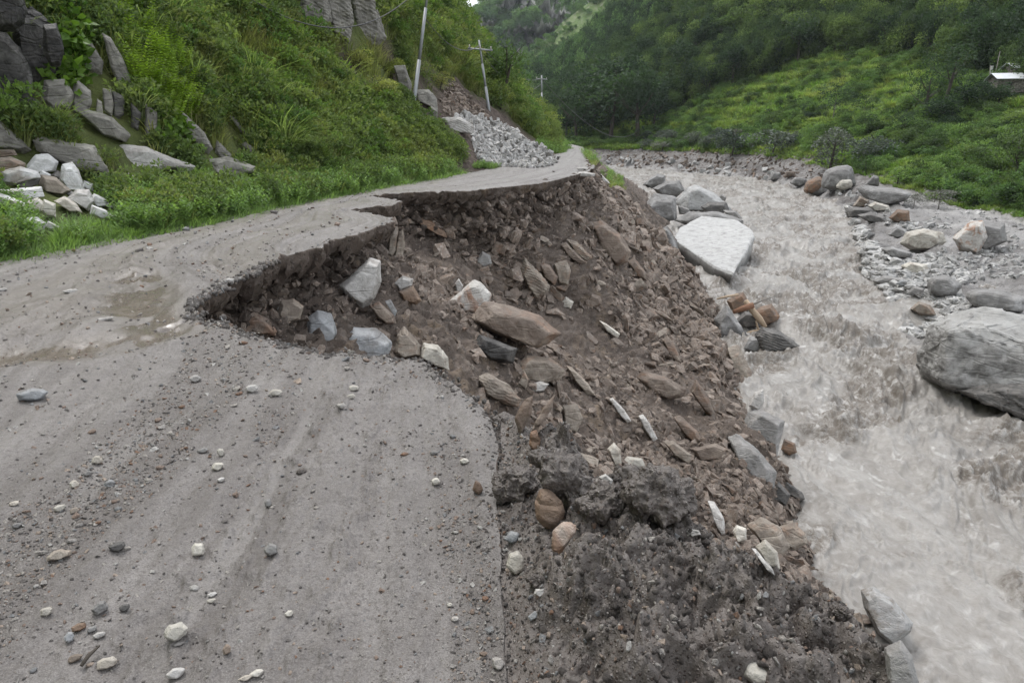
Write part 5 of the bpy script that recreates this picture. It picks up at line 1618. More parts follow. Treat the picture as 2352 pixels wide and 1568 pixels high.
SLM = [('orange-streaked white boulder', 1080, 680), ('black hollow', 1150, 810), ('huge embedded brown slab', 1400, 560), ('blue boulders by the near road edge', 800, 780), ('tan upright slabs', 905, 560),
       ('rubble fan', 1480, 1050), ('leaning grey slab at the water', 1720, 1060), ('flat brown slab', 1520, 885), ('striped layered slab', 1225, 640), ('dark fin slab', 1245, 960), ('dark slab with orange end', 990, 515),
       ('grassy verge', 1400, 440), ('mud-coated bulge', 1680, 760), ('pale face under the rim', 840, 640), ('inner end of the gap', 520, 690), ('slim pale splinter', 1400, 755), ('far road edge', 1200, 450)]
NAMES = {'brown': ('brown angular block lying loose', P_brown), 'slab': ('grey-brown flat slab sliding loose', P_slab), 'tan': ('pale tan stone lying loose', P_tanb)}
def zone_of(p, a):
    if a < 0.10: return 'in the soil wall under the road edge'
    if p[1] > 24: return 'on the farthest part of the slope'
    if a < 0.45: return 'high on the slope below the road'
    if p[2] < -6.3: return 'at the slope foot by the water'
    return 'on the lower middle of the collapsed slope'


P_, N_, A_ = slope_pts(300, 1.0, 0.25)
for p, n, a in zip(P_, N_, A_):
    kind = _rg.choices(['brown', 'slab', 'tan'], [5, 4, 2.2])[0]
    dist = math.sqrt((p ** 2).sum())
    s = 0.0155 * dist ** 0.92 * (0.7 + 1.7 * _rg.random() ** 1.8) * 1.6
    if a < 0.1: s *= 0.6
    ph, pr = NAMES[kind]
    zn = zone_of(p, a)
    place(_rg.choice(pr), 'rock', Vector(p) + Vector(n) * s * 0.02, rot_from_normal(n, _rg, 0.62), s, '%s %s near the %s' % ('large' if s > 0.036 * dist else ('middling' if s > 0.026 * dist else 'small'), ph.split(' lying')[0].split(' sliding')[0], near(p, SLM)), 'rock', ph.split(' lying')[0].split(' sliding')[0] + 's near the ' + near(p, SLM))


def stuff_on_slope(name, n, smin, smax, protos, label, lo=0.1, power=1.5, cat='rubble', seed=1, exp=2.5, lie=0.6, amax=9):
    P_, N_, A_ = slope_pts(n, power, lo)
    k = A_ < amax
    P_, N_, A_ = P_[k], N_[k], A_[k]
    dist = np.sqrt((P_ ** 2).sum(1))
    sc = dist ** 0.85 * (smin + (smax - smin) * _rs.rand(len(P_)) ** exp)
    rots = [rot_from_normal(q, _rg, lie) for q in N_]
    return scatter(name, P_ + N_ * (sc * 0.02)[:, None], rots, sc, protos, label, cat, seed)


stuff_on_slope('rubble', 15000, 0.007, 0.034, P_slab + P_block + P_brown, 'broken brown schist rubble covering the collapsed slope')
stuff_on_slope('rubble', 2200, 0.022, 0.052, P_slab + P_block + P_brown + P_tanb[:2], 'larger broken slabs packed over the collapsed slope', lo=0.15, seed=4, exp=1.8)
stuff_on_slope('scree', 26000, 0.0025, 0.007, P_block + P_slab, 'fine brown scree and grit over the collapsed slope', lo=0.35, cat='scree')
# clods and stones in the torn soil edge
_w = np.argwhere((SLA < 0.11) & (SLA > 0.004) & (SLP[..., 1] > 4.2) & (SLP[..., 1] < 40))
_w = _w[_rs.randint(0, len(_w), 6500)]
_p = SLP[_w[:, 0], _w[:, 1]]; _q = SLN[_w[:, 0], _w[:, 1]]
_d = np.sqrt((_p ** 2).sum(1))
scatter('soil_clods', _p, [rot_from_normal(q, _rg, 0.2) for q in _q], _d ** 0.85 * (0.004 + 0.026 * _rs.rand(len(_p)) ** 2.5), P_soilc + P_block[:5], 'torn soil clods and stones along the broken road edge', 'soil')
# the fan of rubble at the lower end of the slope
_pl, _rl, _sl = [], [], []
for poly, n, sz in [([(1380, 1000), (1500, 1030), (1620, 1080), (1640, 1160), (1720, 1230), (1800, 1290), (1720, 1280), (1600, 1140), (1480, 1070), (1390, 1060)], 620, 0.010),
                    ([(1400, 820), (1470, 820), (1500, 900), (1430, 900), (1400, 860)], 110, 0.012),
                    ([(1260, 920), (1330, 900), (1440, 1050), (1380, 1060), (1280, 1000)], 160, 0.008),
                    ([(1090, 830), (1200, 880), (1240, 960), (1120, 930), (1060, 880)], 140, 0.010)]:
    for h in px_poly_scatter(poly, n, _rg, ('slope', 'berm', 'road')):
        if h[2] != 'slope': continue
        dd = (h[0] - CAM).length
        _pl.append(h[0] + h[1] * 0.02); _rl.append(rot_from_normal(h[1], _rg, 0.5)); _sl.append(dd * sz * (0.3 + _rg.random() ** 2 * 1.3))
scatter('rubble', _pl, _rl, _sl, P_tanb + P_block, 'fan of broken tan stones low on the collapsed slope', 'rubble', 5)

# ------------------------------------------------------------------ heaped mud: crumbs, grit and stones
def berm_pts(n, rg):
    x = rg.rand(n * 2) * 1.9 - 0.12
    y = 1.2 + rg.rand(n * 2) * 2.9
    d, _, _ = poly_sdist(BERM, x, y)
    k = d > -0.15
    x, y = x[k][:n], y[k][:n]
    return np.stack([x, y, berm_height(x, y)], 1)


_b = berm_pts(7000, _rs)
_am = sstep(-0.1, 0.25, _b[:, 0])
scatter('mud_crumbs', _b, _rs.rand(len(_b), 3) * 6.28, (0.006 + 0.034 * _rs.rand(len(_b)) ** 4) * (0.35 + 0.65 * _am), P_clod, 'wet dark mud crumbs heaped along the outer road edge', 'mud')
_b = berm_pts(8000, _rs)
scatter('grit', _b + np.array([0, 0, 0.004]), _rs.rand(len(_b), 3) * 6.28, 0.004 + 0.026 * _rs.rand(len(_b)) ** 4, P_peb + P_pebr, 'small stones stuck in the wet heaped mud', 'grit')

# ------------------------------------------------------------------ stones on the road
def road_z(x, y):
    z, _, g, _ = road_height(np.array([x], float), np.array([y], float))
    return float(z[0])


def rstone(label, cx, cy, w, h, mat, name='stone', flat=False, n=7):
    rg = random.Random(hash_str(label))
    ol = []
    for i in range(n):
        a = 2 * math.pi * (i + rg.uniform(-0.3, 0.3)) / n
        r = rg.uniform(0.84, 1.05)
        ol.append((cx + math.cos(a) * w / 2 * r, cy + math.sin(a) * h / 2 * r))
    return rock(name, label, ol, mat, 0.9, at=(cx, cy + h * 0.42), cat='stone', detail=3, rough=0.05, bevel=0.05, sink=0.25, seed=hash_str(label) % 500)


RS = [
    ('largest pale rough stone on the near road, lower left', 403, 1450, 60, 44, M_cream), ('round cream stone standing on the road between the ruts', 453, 1261, 33, 36, M_cream),
    ('dark grey round stone half sunk in the near road mud', 228, 1396, 40, 32, M_grey), ('black clod-like stone right of the dark round stone', 285, 1395, 26, 18, M_dark),
    ('pale angular block near the bottom left beside the stick', 244, 1522, 50, 30, M_cream), ('whitish flat stone at the bottom edge, right of the stick', 402, 1546, 42, 26, M_pale),
    ('tan oblong stone left of the stick at the bottom', 170, 1510, 34, 20, M_tan), ('orange flat chip on the mud near the lower left corner', 180, 1440, 34, 20, M_rust),
    ('white lumpy stone near the left edge, beyond the orange chip', 104, 1403, 30, 22, M_cream), ('grey flat stone just right of the orange chip', 210, 1444, 24, 16, M_grey),
    ('pale block right behind the orange chip', 226, 1458, 30, 16, M_pale), ('blue-grey oval stone below the orange chip', 157, 1462, 22, 26, M_blue),
    ('black flat stone lying on the road left of the round cream stone', 268, 1255, 38, 24, M_dark), ('long cream stone at the left, below the wheel track', 132, 1273, 55, 26, M_tan),
    ('blue-brown smooth stone on the road right of the round cream stone', 621, 1262, 34, 34, M_grey), ('cream stone in the middle cluster of road stones', 498, 1070, 30, 22, M_cream),
    ('squarish grey stone at the top left of the middle cluster', 466, 1033, 28, 14, M_grey), ('small pale square stone at the top of the middle cluster', 506, 1038, 17, 22, M_cream),
    ('whitish stone below the middle cluster', 507, 1101, 20, 12, M_pale), ('lone grey stone halfway down the road beyond the ruts', 447, 868, 30, 20, M_pale),
    ('bigger pale stone of the pair near the broken edge', 578, 891, 32, 20, M_pale), ('flatter pale stone of the pair near the broken edge', 632, 901, 34, 18, M_cream),
    ('upper whitish stone of two close to the near lip', 812, 890, 27, 16, M_cream), ('lower whitish stone of two close to the near lip', 806, 909, 22, 12, M_cream),
    ('thin grey-white stone pointing at the near lip', 783, 931, 26, 14, M_pale), ('flat grey-white stone right on the near broken lip', 1003, 836, 46, 16, M_blue),
    ('pinkish white stone near the wheel-track line at the right', 1066, 1058, 26, 14, M_cream), ('white angular stone left of the pinkish one', 1000, 1105, 22, 20, M_cream),
    ('grey triangular stone above the white angular one', 996, 1039, 22, 10, M_grey), ('bluish round stone at the left with a dark top', 250, 1110, 26, 20, M_blue),
    ('pale round stone in the upper left cluster on the road', 222, 1056, 26, 22, M_cream), ('white round stone below the upper left cluster', 169, 1111, 22, 20, M_cream),
    ('small oval grey stone in the upper left cluster', 200, 1086, 20, 13, M_grey), ('large flat blue-white stone at the left edge beside the sunken rut', 73, 906, 74, 32, M_blue),
    ('flat white stone lying alone on the far smooth road at the left', 161, 667, 36, 9, M_pale), ('long flat pale stone near the sunken rut', 240, 731, 46, 8, M_pale),
    ('brown rock alone on the far road by the green verge', 570, 456, 34, 17, M_brown), ('white stone at the bottom centre of the road', 1143, 1522, 36, 30, M_pale),
    ('cream stone with orange side, lower centre of the road', 1045, 1420, 20, 14, M_whiter), ('reddish white stone in the near road middle', 664, 1408, 20, 16, M_cream),
    ('cream flat stone at the bottom edge of the road', 563, 1556, 34, 14, M_cream), ('slim white flat stone pointing down the near road', 486, 1364, 24, 12, M_pale),
    ('cream stone under the slim white one', 485, 1378, 20, 12, M_cream), ('dark clod of mud lying on the road middle', 692, 1081, 32, 14, M_clod),
    ('small square stone near the left edge at mid road', 31, 1155, 24, 12, M_cream), ('pale oblong stone of two at the left, steeper one', 136, 1166, 28, 18, M_cream),
    ('pale oblong stone of two at the left, shorter one', 169, 1171, 22, 16, M_tan), ('white chip at the far left edge of the road', 6, 664, 20, 9, M_pale),
    ('grey stone at the left below the oblong pair', 38, 1206, 24, 14, M_grey), ('grey-blue stone in the gravel of the road centre', 615, 1155, 18, 22, M_grey),
    ('small orange stone in the gravel beyond the road centre', 417, 933, 16, 8, M_rust), ('pale stone near the bottom, in front of the largest stone', 410, 1478, 30, 10, M_grey),
    ('cream rounded stone at the bottom in the gravel', 520, 1490, 22, 24, M_tan), ('cream double-faced stone near the bottom edge', 590, 1545, 34, 18, M_cream),
    ('pink oval stone on the lower right of the road', 1033, 1388, 14, 10, M_cream), ('brown dented stone just left of the mud heap, low down', 1110, 1500, 20, 12, M_brown),
]
for lb, x, y, w, h, m in RS:
    rstone(lb, x, y, w, h, m)

tube('stick', [at_z(187, 1527, .02), at_z(203, 1504, .03), at_z(229, 1481, .03)], [.006, .007, .003], M_bark, 6, label='dark curved stick lying on the mud near the bottom left', cat='stick', kind='thing')
_tw = drop(1836, 1172)
tube('stick', [_tw[0] + Vector((0, 0, .05)), at_depth(1846, 1180, (_tw[0] - CAM).dot(V_FWD)), at_depth(1858, 1195, (_tw[0] - CAM).dot(V_FWD))], [.03, .025, .01], M_bark, 5, label='bent dark twig at the waterline below the grey slabs', cat='stick', kind='thing')

_rim = LIPW[(LIPW[:, 1] > 0.9) & (LIPW[:, 1] < 9)]
_ri = _rim[_rs.randint(0, len(_rim), 2600)]
_rx, _ry = _ri[:, 0] + _rs.normal(size=len(_ri)) * 0.035 - 0.02, _ri[:, 1] + _rs.normal(size=len(_ri)) * 0.035
_rz, _, _, _ = road_height(_rx, _ry)
scatter('mud_crumbs', np.stack([_rx, _ry, _rz - 0.004], 1), _rs.rand(len(_rx), 3) * 6.28, np.hypot(_rx, _ry) * (0.002 + 0.009 * _rs.rand(len(_rx)) ** 2.5), P_rclod + P_clod[:2] + P_peb[:2], 'crumbled mud along the broken rim of the road', 'mud', 12)

# loose middle sized stones: individuals, then gravel
_N = 7000
_v = (341 - (135 + 545 * _rs.rand(_N) ** 0.8)) / 692.0
_u = (_rs.rand(_N) * 1060 - 560) / 692.0
_den_ = CP * _v - SP
_ok = _den_ < -0.02
_t = (0 - EYE) / _den_[_ok]
_x, _y = _u[_ok] * _t, (CP + SP * _v[_ok]) * _t
_rp = [tuple(p) for p in LIPW] + [(p[0] + .3, p[1]) for p in reversed(TOE)]
_in = inside_poly(_rp, _x + 0.04, _y) & inside_poly(_rp, _x, _y - 0.06)
_x, _y = _x[_in], _y[_in]
_z, _wt, _gv, _ = road_height(_x, _y)
_keep = (_rs.rand(len(_x)) < 0.06 + 0.94 * _gv ** 1.3) & (_y < 45)
_x, _y, _z, _gv = _x[_keep], _y[_keep], _z[_keep], _gv[_keep]
_dd = np.sqrt(_x ** 2 + _y ** 2 + EYE ** 2)
_s = _dd * (0.0022 + 0.0115 * _rs.rand(len(_x)) ** 5)
RDM = [('largest pale rough stone', 403, 1450), ('round cream stone', 453, 1261), ('dark round half-sunk stone', 228, 1396), ('curved stick', 205, 1500), ('long cream stone at the left', 132, 1273), ('middle stone cluster', 497, 1070), ('upper left stone cluster', 222, 1056),
       ('pair of stones by the broken edge', 600, 895), ('flat stone on the near lip', 1003, 836), ('rust-red stone by the mud heap', 1098, 1120), ('sunken wet rut', 250, 780), ('blue-white flat stone', 73, 906), ('brown rock by the verge', 570, 456),
       ('pinkish stone', 1066, 1058), ('bottom centre white stone', 1143, 1522), ('blue-brown smooth stone', 621, 1262), ('cream stone with orange side', 1045, 1420), ('lone grey stone', 447, 868), ('far bend', 1250, 400), ('inner end of the gap', 420, 700)]
_big = np.argsort(-_s / _dd)[:200]
for i in _big:
    _lm = near((_x[i], _y[i], 0), RDM)
    far = 'far' if _y[i] > 7 else ('middle' if _y[i] > 3.6 else 'near')
    place(_rg.choice(P_peb + P_pebr), 'loose_pebble', (_x[i], _y[i], _z[i] + _s[i] * 0.12), rot_from_normal((0, 0, 1), _rg, 0.75), _s[i], '%s loose pebble on the muddy road near the %s' % ('larger' if _s[i] > 0.010 * _dd[i] else 'small', _lm), 'pebble', 'loose stones on the %s road' % far)
_m = np.ones(len(_x), bool); _m[_big] = False


def road_sample(n, vmin, vmax, seed, gpow, base):
    rs = np.random.RandomState(seed)
    v = (341 - (vmin + (vmax - vmin) * rs.rand(n))) / 692.0
    u = (rs.rand(n) * 1060 - 560) / 692.0
    dn = CP * v - SP
    t = -EYE / dn
    x, y = u * t, (CP + SP * v) * t
    i = inside_poly(_rp, x + 0.02, y) & inside_poly(_rp, x, y - 0.03)
    x, y = x[i], y[i]
    z, w_, g, _ = road_height(x, y)
    k = rs.rand(len(x)) < base + (1 - base) * g ** gpow
    return x[k], y[k], z[k]


_x2, _y2, _z2 = road_sample(90000, 190, 700, 8, 1.5, 0.16)
_d2 = np.sqrt(_x2 ** 2 + _y2 ** 2 + EYE ** 2)
_s2 = _d2 * (0.0011 + 0.0058 * _rs.rand(len(_x2)) ** 5)
_P = np.concatenate([np.stack([_x[_m], _y[_m], _z[_m] + _s[_m] * .1], 1), np.stack([_x2, _y2, _z2 + _s2 * .12], 1)])
_S = np.concatenate([_s[_m], _s2])
_Rr = _rs.rand(len(_P), 3) * np.array([0.7, 0.7, 6.28])
scatter('gravel', _P, _Rr, _S, P_peb + P_pebr, 'fine mixed gravel pressed into the muddy road', 'gravel', 9)
_x3, _y3, _z3 = road_sample(16000, 230, 700, 18, 1.2, 0.15)
_d3 = np.sqrt(_x3 ** 2 + _y3 ** 2 + EYE ** 2)
scatter('mud_crumbs', np.stack([_x3, _y3, _z3], 1), _rs.rand(len(_x3), 3) * 6.28, _d3 * (0.001 + 0.0045 * _rs.rand(len(_x3)) ** 3), P_rclod, 'mud crumbs on the road surface', 'mud', 10)

# ------------------------------------------------------------------ left side: leaning slabs, outcrops and the quarried blocks
_D0 = (drop(40, 248)[0] - CAM).dot(V_FWD)
H = ('hill', 'road')
rock('boulder', 'big square-ended slab leaning beside the white block heap', [(104, 325), (120, 318), (225, 340), (247, 405), (195, 402), (110, 352)], M_slab, 0.5, at=(190, 400), sink=-0.7, layers=0.006)
rock('rock_slab', 'pointed triangular slab rising above the heart-leaved plants', [(192, 152), (208, 94), (222, 105), (238, 145), (232, 172), (200, 170)], M_slab, 0.5, at=(215, 170), sink=-0.7)
rock('rock_slab', 'tallest thin slab standing left of the bright ferns', [(254, 85), (270, 95), (290, 140), (303, 195), (299, 222), (275, 217), (262, 165), (260, 125)], M_slab, 0.4, at=(285, 222), sink=-0.7)
rock('rock_slab', 'upright slab below the pointed triangular slab', [(168, 264), (175, 215), (188, 184), (215, 212), (212, 242), (195, 270)], M_slab, 0.5, at=(190, 268), sink=-0.7)
rock('rock_slab', 'small pale upright slab, right one of two', [(240, 255), (245, 205), (262, 208), (263, 242), (255, 272)], M_slab, 0.5, at=(252, 270), sink=-0.7)
rock('rock_slab', 'small pale upright slab, left one of two', [(220, 264), (229, 228), (238, 235), (236, 270)], M_slab, 0.5, at=(230, 268), sink=-0.7)
rock('rock_slab', 'dark upright slab in the shade of the tallest slab', [(262, 272), (268, 210), (292, 225), (286, 264), (270, 278)], M_dark, 0.6, at=(275, 272), sink=-0.7)
rock('boulder', 'flat-topped grey ledge under the small upright slabs', [(200, 262), (215, 256), (270, 275), (303, 316), (290, 332), (250, 320), (232, 295)], M_slab, 0.8, at=(270, 322), sink=-0.7)
rock('rock_slab', 'upright slab with slanted top right under the ferns', [(333, 318), (345, 240), (369, 262), (362, 300), (342, 328)], M_slab, 0.5, at=(345, 322), sink=-0.7)
rock('rock_slab', 'small dark slab left of the slanted-top slab', [(303, 292), (310, 238), (329, 262), (316, 302)], M_dark, 0.6, at=(313, 298), sink=-0.7)
rock('rock_slab', 'long striped slab leaning right of the ferns', [(425, 268), (430, 257), (475, 308), (489, 345), (475, 357), (440, 318)], M_slab, 0.5, at=(468, 350), sink=-0.7)
rock('rock_slab', 'small pointed slab above the dark low outcrop', [(498, 352), (505, 322), (532, 355), (535, 372), (510, 368)], M_slab, 0.6, at=(520, 370), sink=-0.7)
rock('boulder', 'dark low outcrop behind the roadside weeds', [(488, 368), (530, 362), (592, 385), (588, 398), (540, 412), (492, 398)], M_slab, 0.6, at=(540, 408), sink=-0.7)
rock('boulder', 'broad pale outcrop sloping down to the roadside weeds', [(278, 362), (300, 335), (350, 343), (454, 388), (442, 399), (400, 398), (350, 388), (300, 388)], M_pale, 0.6, at=(370, 392), sink=-0.7)
rock('rock_slab', 'small pale slab on the grassy slope right of the dark outcrop', [(557, 332), (570, 327), (590, 345), (580, 354)], M_slab, 0.7, at=(575, 352), sink=-0.7)
rock('rock_slab', 'low grey slab in the weeds below the broad pale outcrop', [(283, 402), (300, 396), (330, 420), (320, 427)], M_slab, 0.7, at=(308, 420), sink=-0.7)
rock('rock_slab', 'faint grey slab half hidden in grass above the dark outcrop', [(528, 264), (545, 272), (566, 305), (558, 312)], M_slab, 0.6, at=(553, 308), sink=-0.7)
rock('boulder', 'large pale grey slab at the left edge behind the brown stones', [(-30, 345), (-20, 265), (2, 272), (22, 285), (72, 350), (55, 358), (15, 355)], M_slab, 0.6, at=(40, 352), sink=-0.7)
# hollow under the cliff at the top left, its shade painted as black rock
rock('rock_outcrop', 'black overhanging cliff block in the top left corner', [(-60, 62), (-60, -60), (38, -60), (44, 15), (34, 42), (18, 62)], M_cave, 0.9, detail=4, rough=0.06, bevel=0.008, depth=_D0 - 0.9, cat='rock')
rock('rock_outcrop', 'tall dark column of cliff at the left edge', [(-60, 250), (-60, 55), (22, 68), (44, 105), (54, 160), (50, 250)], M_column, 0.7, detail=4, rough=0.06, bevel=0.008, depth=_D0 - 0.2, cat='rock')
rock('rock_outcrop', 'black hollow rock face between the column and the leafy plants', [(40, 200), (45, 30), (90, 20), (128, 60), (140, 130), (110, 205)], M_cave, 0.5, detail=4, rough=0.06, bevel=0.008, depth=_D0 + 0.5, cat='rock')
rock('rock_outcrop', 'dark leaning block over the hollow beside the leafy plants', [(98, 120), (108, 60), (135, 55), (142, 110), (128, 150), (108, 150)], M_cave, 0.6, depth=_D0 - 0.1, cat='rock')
rock('rock_outcrop', 'grey-brown rock below the hollow behind the fern clump', [(95, 230), (110, 185), (150, 180), (165, 215), (150, 250), (110, 255)], M_slab, 0.7, at=(130, 250), cat='rock')
# cliff outcrops higher on the hillside
for lb, ol in [('rounded grey rock face at the top, left end of the high cliff', [(688, 30), (700, -30), (748, -30), (762, 40), (742, 82), (712, 62)]),
               ('tall dark rock face at the top, middle of the high cliff', [(745, -30), (800, -30), (812, 50), (800, 98), (765, 85), (752, 50)]),
               ('tall streaked rock face at the top, right end of the high cliff', [(800, -30), (850, -30), (872, 30), (885, 85), (850, 108), (812, 95)])]:
    rock('rock_outcrop', lb, ol, M_slab, 0.5, at=(ol[4][0], ol[4][1]), cat='cliff', sink=0.0, detail=4, rough=0.06, layers=0.015)
for lb, ol in [('narrow rock ledge left of the nearest pole', [(905, 152), (932, 150), (946, 195), (940, 222), (918, 212)]),
               ('overhanging slab just right of the nearest pole', [(950, 205), (985, 205), (1004, 225), (1006, 252), (980, 240), (955, 228)]),
               ('small upright rock below the nearest pole', [(982, 262), (990, 242), (1006, 252), (1004, 275), (992, 280)]),
               ('layered square-ended slab on top of the stone heap', [(1014, 270), (1060, 268), (1090, 288), (1086, 306), (1030, 302)])]:
    rock('rock_slab', lb, ol, M_slab if 'layered' not in lb else M_pale, 0.6, at=(sum(p[0] for p in ol) / len(ol), max(p[1] for p in ol)), layers=0.03 if 'layered' in lb else 0.0)

QB = [('big white block at the top of the roadside heap', [(62, 397), (95, 358), (120, 356), (138, 375), (130, 397), (100, 400)], M_white),
      ('white slab tilted over a dark gap in the roadside heap', [(12, 422), (20, 395), (60, 385), (92, 398), (96, 412), (40, 428)], M_white),
      ('brown-sided block in the middle of the roadside heap', [(104, 422), (112, 403), (140, 410), (166, 442), (150, 452), (110, 442)], M_tan),
      ('tall white block at the right of the roadside heap top', [(148, 415), (160, 380), (180, 375), (191, 395), (190, 420), (196, 446), (160, 442)], M_white),
      ('long flat white block across the roadside heap', [(13, 436), (100, 432), (103, 456), (45, 465)], M_white),
      ('white block at the lower left of the roadside heap', [(-12, 440), (10, 441), (60, 465), (79, 491), (50, 499), (-12, 482)], M_white),
      ('grey-white block low at the right of the roadside heap', [(168, 456), (190, 437), (215, 438), (223, 465), (206, 488)], M_pale),
      ('white pointed block at the right foot of the roadside heap', [(215, 491), (222, 470), (250, 485), (264, 501), (236, 504)], M_white),
      ('round-edged white block above the right foot of the heap', [(214, 456), (225, 445), (249, 460), (249, 476), (225, 477)], M_white),
      ('cream block standing below the long flat white block', [(103, 482), (112, 458), (133, 470), (129, 502), (110, 500)], M_cream),
      ('tan block lying low in the middle of the heap', [(137, 462), (160, 452), (181, 470), (190, 492), (165, 488)], M_cream),
      ('white block in the grass in front of the heap', [(54, 521), (70, 500), (95, 500), (109, 515), (101, 533), (75, 536)], M_white),
      ('small white block in the grass in front of the heap', [(109, 521), (118, 507), (140, 523), (125, 529)], M_white),
      ('flat brown stone on top of the stack at the left edge', [(-8, 352), (0, 345), (36, 345), (40, 358), (0, 363)], M_brown),
      ('thick brown stone second in the stack at the left edge', [(-8, 368), (35, 362), (61, 378), (58, 390), (20, 397), (-5, 384)], M_tan),
      ('small brown stone low in the stack at the left edge', [(-8, 388), (12, 385), (26, 398), (20, 410), (-5, 408)], M_brown),
      ('small grey block behind the brown-sided block', [(124, 403), (138, 392), (156, 402), (152, 417)], M_grey),
      ('small white block left of the brown-sided block', [(92, 405), (104, 392), (120, 402), (115, 417), (98, 417)], M_white),
      ('small white block at the right end above the rounded one', [(191, 428), (200, 415), (217, 423), (215, 441)], M_white),
      ('tiny white block at the far right of the heap', [(246, 474), (252, 466), (264, 474), (262, 480)], M_white),
      ('dark stone under the tilted white slab', [(42, 425), (70, 408), (96, 412), (90, 426), (60, 436)], M_dark),  # dark body put in for the shaded underside of the tilted slab
      ('buff block between the long flat block and the lower left one', [(60, 466), (95, 455), (108, 470), (95, 488), (75, 486)], M_cream),
      ('grey block at the right under the tall white block', [(158, 442), (172, 440), (190, 450), (186, 462), (168, 462)], M_grey)]
for lb, ol, m in QB:
    rock('stone_block', lb, ol, m, 0.9, at=(sum(p[0] for p in ol) / len(ol), max(p[1] for p in ol) - 2), cat='stone', sink=-0.6, bevel=0.03, rough=0.025)

# slate plates and stones on the grassy outer verge, far end
for lb, ol, m in [('flat white plate lying on the far verge above the slope', [(1315, 398), (1340, 394), (1368, 398), (1366, 405), (1330, 406)], M_pale),
                  ('tilted white plate at the top of the slope under the verge', [(1374, 402), (1380, 400), (1400, 418), (1402, 422), (1388, 418)], M_pale),
                  ('white flat stone beside the road at the far corner', [(1322, 386), (1345, 383), (1352, 388), (1330, 391)], M_pale)]:
    rock('rock_slab', lb, ol, m, 0.9, at=(sum(p[0] for p in ol) / len(ol), max(p[1] for p in ol)), sink=-0.2)

# ------------------------------------------------------------------ heap of broken stones on the far left of the road
_hp = []
_poly = np.array([(1032, 285), (1060, 268), (1100, 275), (1150, 290), (1200, 318), (1240, 345), (1283, 368), (1275, 380), (1230, 386), (1150, 383), (1100, 370), (1090, 345), (1085, 310)], float)
for h in px_poly_scatter([tuple(p) for p in _poly], 1500, _rg, ('hill', 'road')):
    _hp.append(h)
_hs = [(h, (h[0] - CAM).length * 0.0125 * (0.35 + 0.65 * _rg.random())) for h in _hp]
_hs.sort(key=lambda t: -t[1])
for h, s in _hs[:260]:
    pos_ = h[0]
    zn = near(pos_, [('lower left', 1110, 360), ('lower right', 1250, 370), ('lower middle', 1180, 370), ('top', 1080, 290), ('upper right', 1200, 330), ('centre', 1140, 330)])
    place(_rg.choice(P_heap), 'broken_stone', pos_ + Vector((0, 0, s * (0.2 + 0.5 * _rg.random()))), rot_from_normal(h[1], _rg, 0.3), s, '%s grey-white broken stone in the %s of the far roadside heap' % ('large' if s > (h[0] - CAM).length * .0112 else 'smaller', zn), 'broken stone', 'stones in the %s of the far roadside heap' % zn)
scatter('rubble', [h[0] + Vector((0, 0, s * 0.15)) for h, s in _hs[260:]], [rot_from_normal(h[1], _rg, 0.2) for h, s in _hs[260:]], [s for h, s in _hs[260:]], P_heap, 'grey-white broken stone fill of the heap beside the far road', 'rubble', 21)
# brown debris above the heap
_hp = []
for _k in range(900):
    _h = drop(_rg.uniform(1395, 1900), _rg.uniform(346, 412), ('river_bank',))
    if _h and _h[0].z > RIVER_Z + 0.1: _hp.append(_h)
scatter('rubble', [h[0] for h in _hp], [rot_from_normal(h[1], _rg, 0.3) for h in _hp], [(h[0] - CAM).length * 0.0085 * (0.15 + 0.85 * _rg.random() ** 2.5) for h in _hp], P_brown + P_soilc + P_block[:3], 'dark brown clods and stones in the eroded far bank', 'rubble', 24)
_hp = px_poly_scatter([(1010, 225), (1040, 180), (1090, 235), (1130, 275), (1060, 268), (1020, 262)], 420, _rg, ('hill',))
scatter('scree', [h[0] for h in _hp], [rot_from_normal(h[1], _rg, 0.3) for h in _hp], [(h[0] - CAM).length * 0.012 * (0.2 + 0.8 * _rg.random() ** 2) for h in _hp], P_brown + P_block, 'brown slide debris above the stone heap', 'scree', 22)

# ------------------------------------------------------------------ poles and wires
def make_metal():
    t = NT('galvanised_steel')
    n = t.noise(t.pos('Object'), 3, 5)
    t.principled(t.mix(n, (0.20, 0.215, 0.225), (0.31, 0.32, 0.33)), 0.5, None, 0.5, 0.3)
    return t.m


M_metal = make_metal()
M_wire = NT('dark_wire'); M_wire.principled((0.05, 0.05, 0.055), 0.6); M_wire = M_wire.m
M_porc = NT('glazed_insulator'); M_porc.principled((0.45, 0.42, 0.40), 0.3); M_porc = M_porc.m


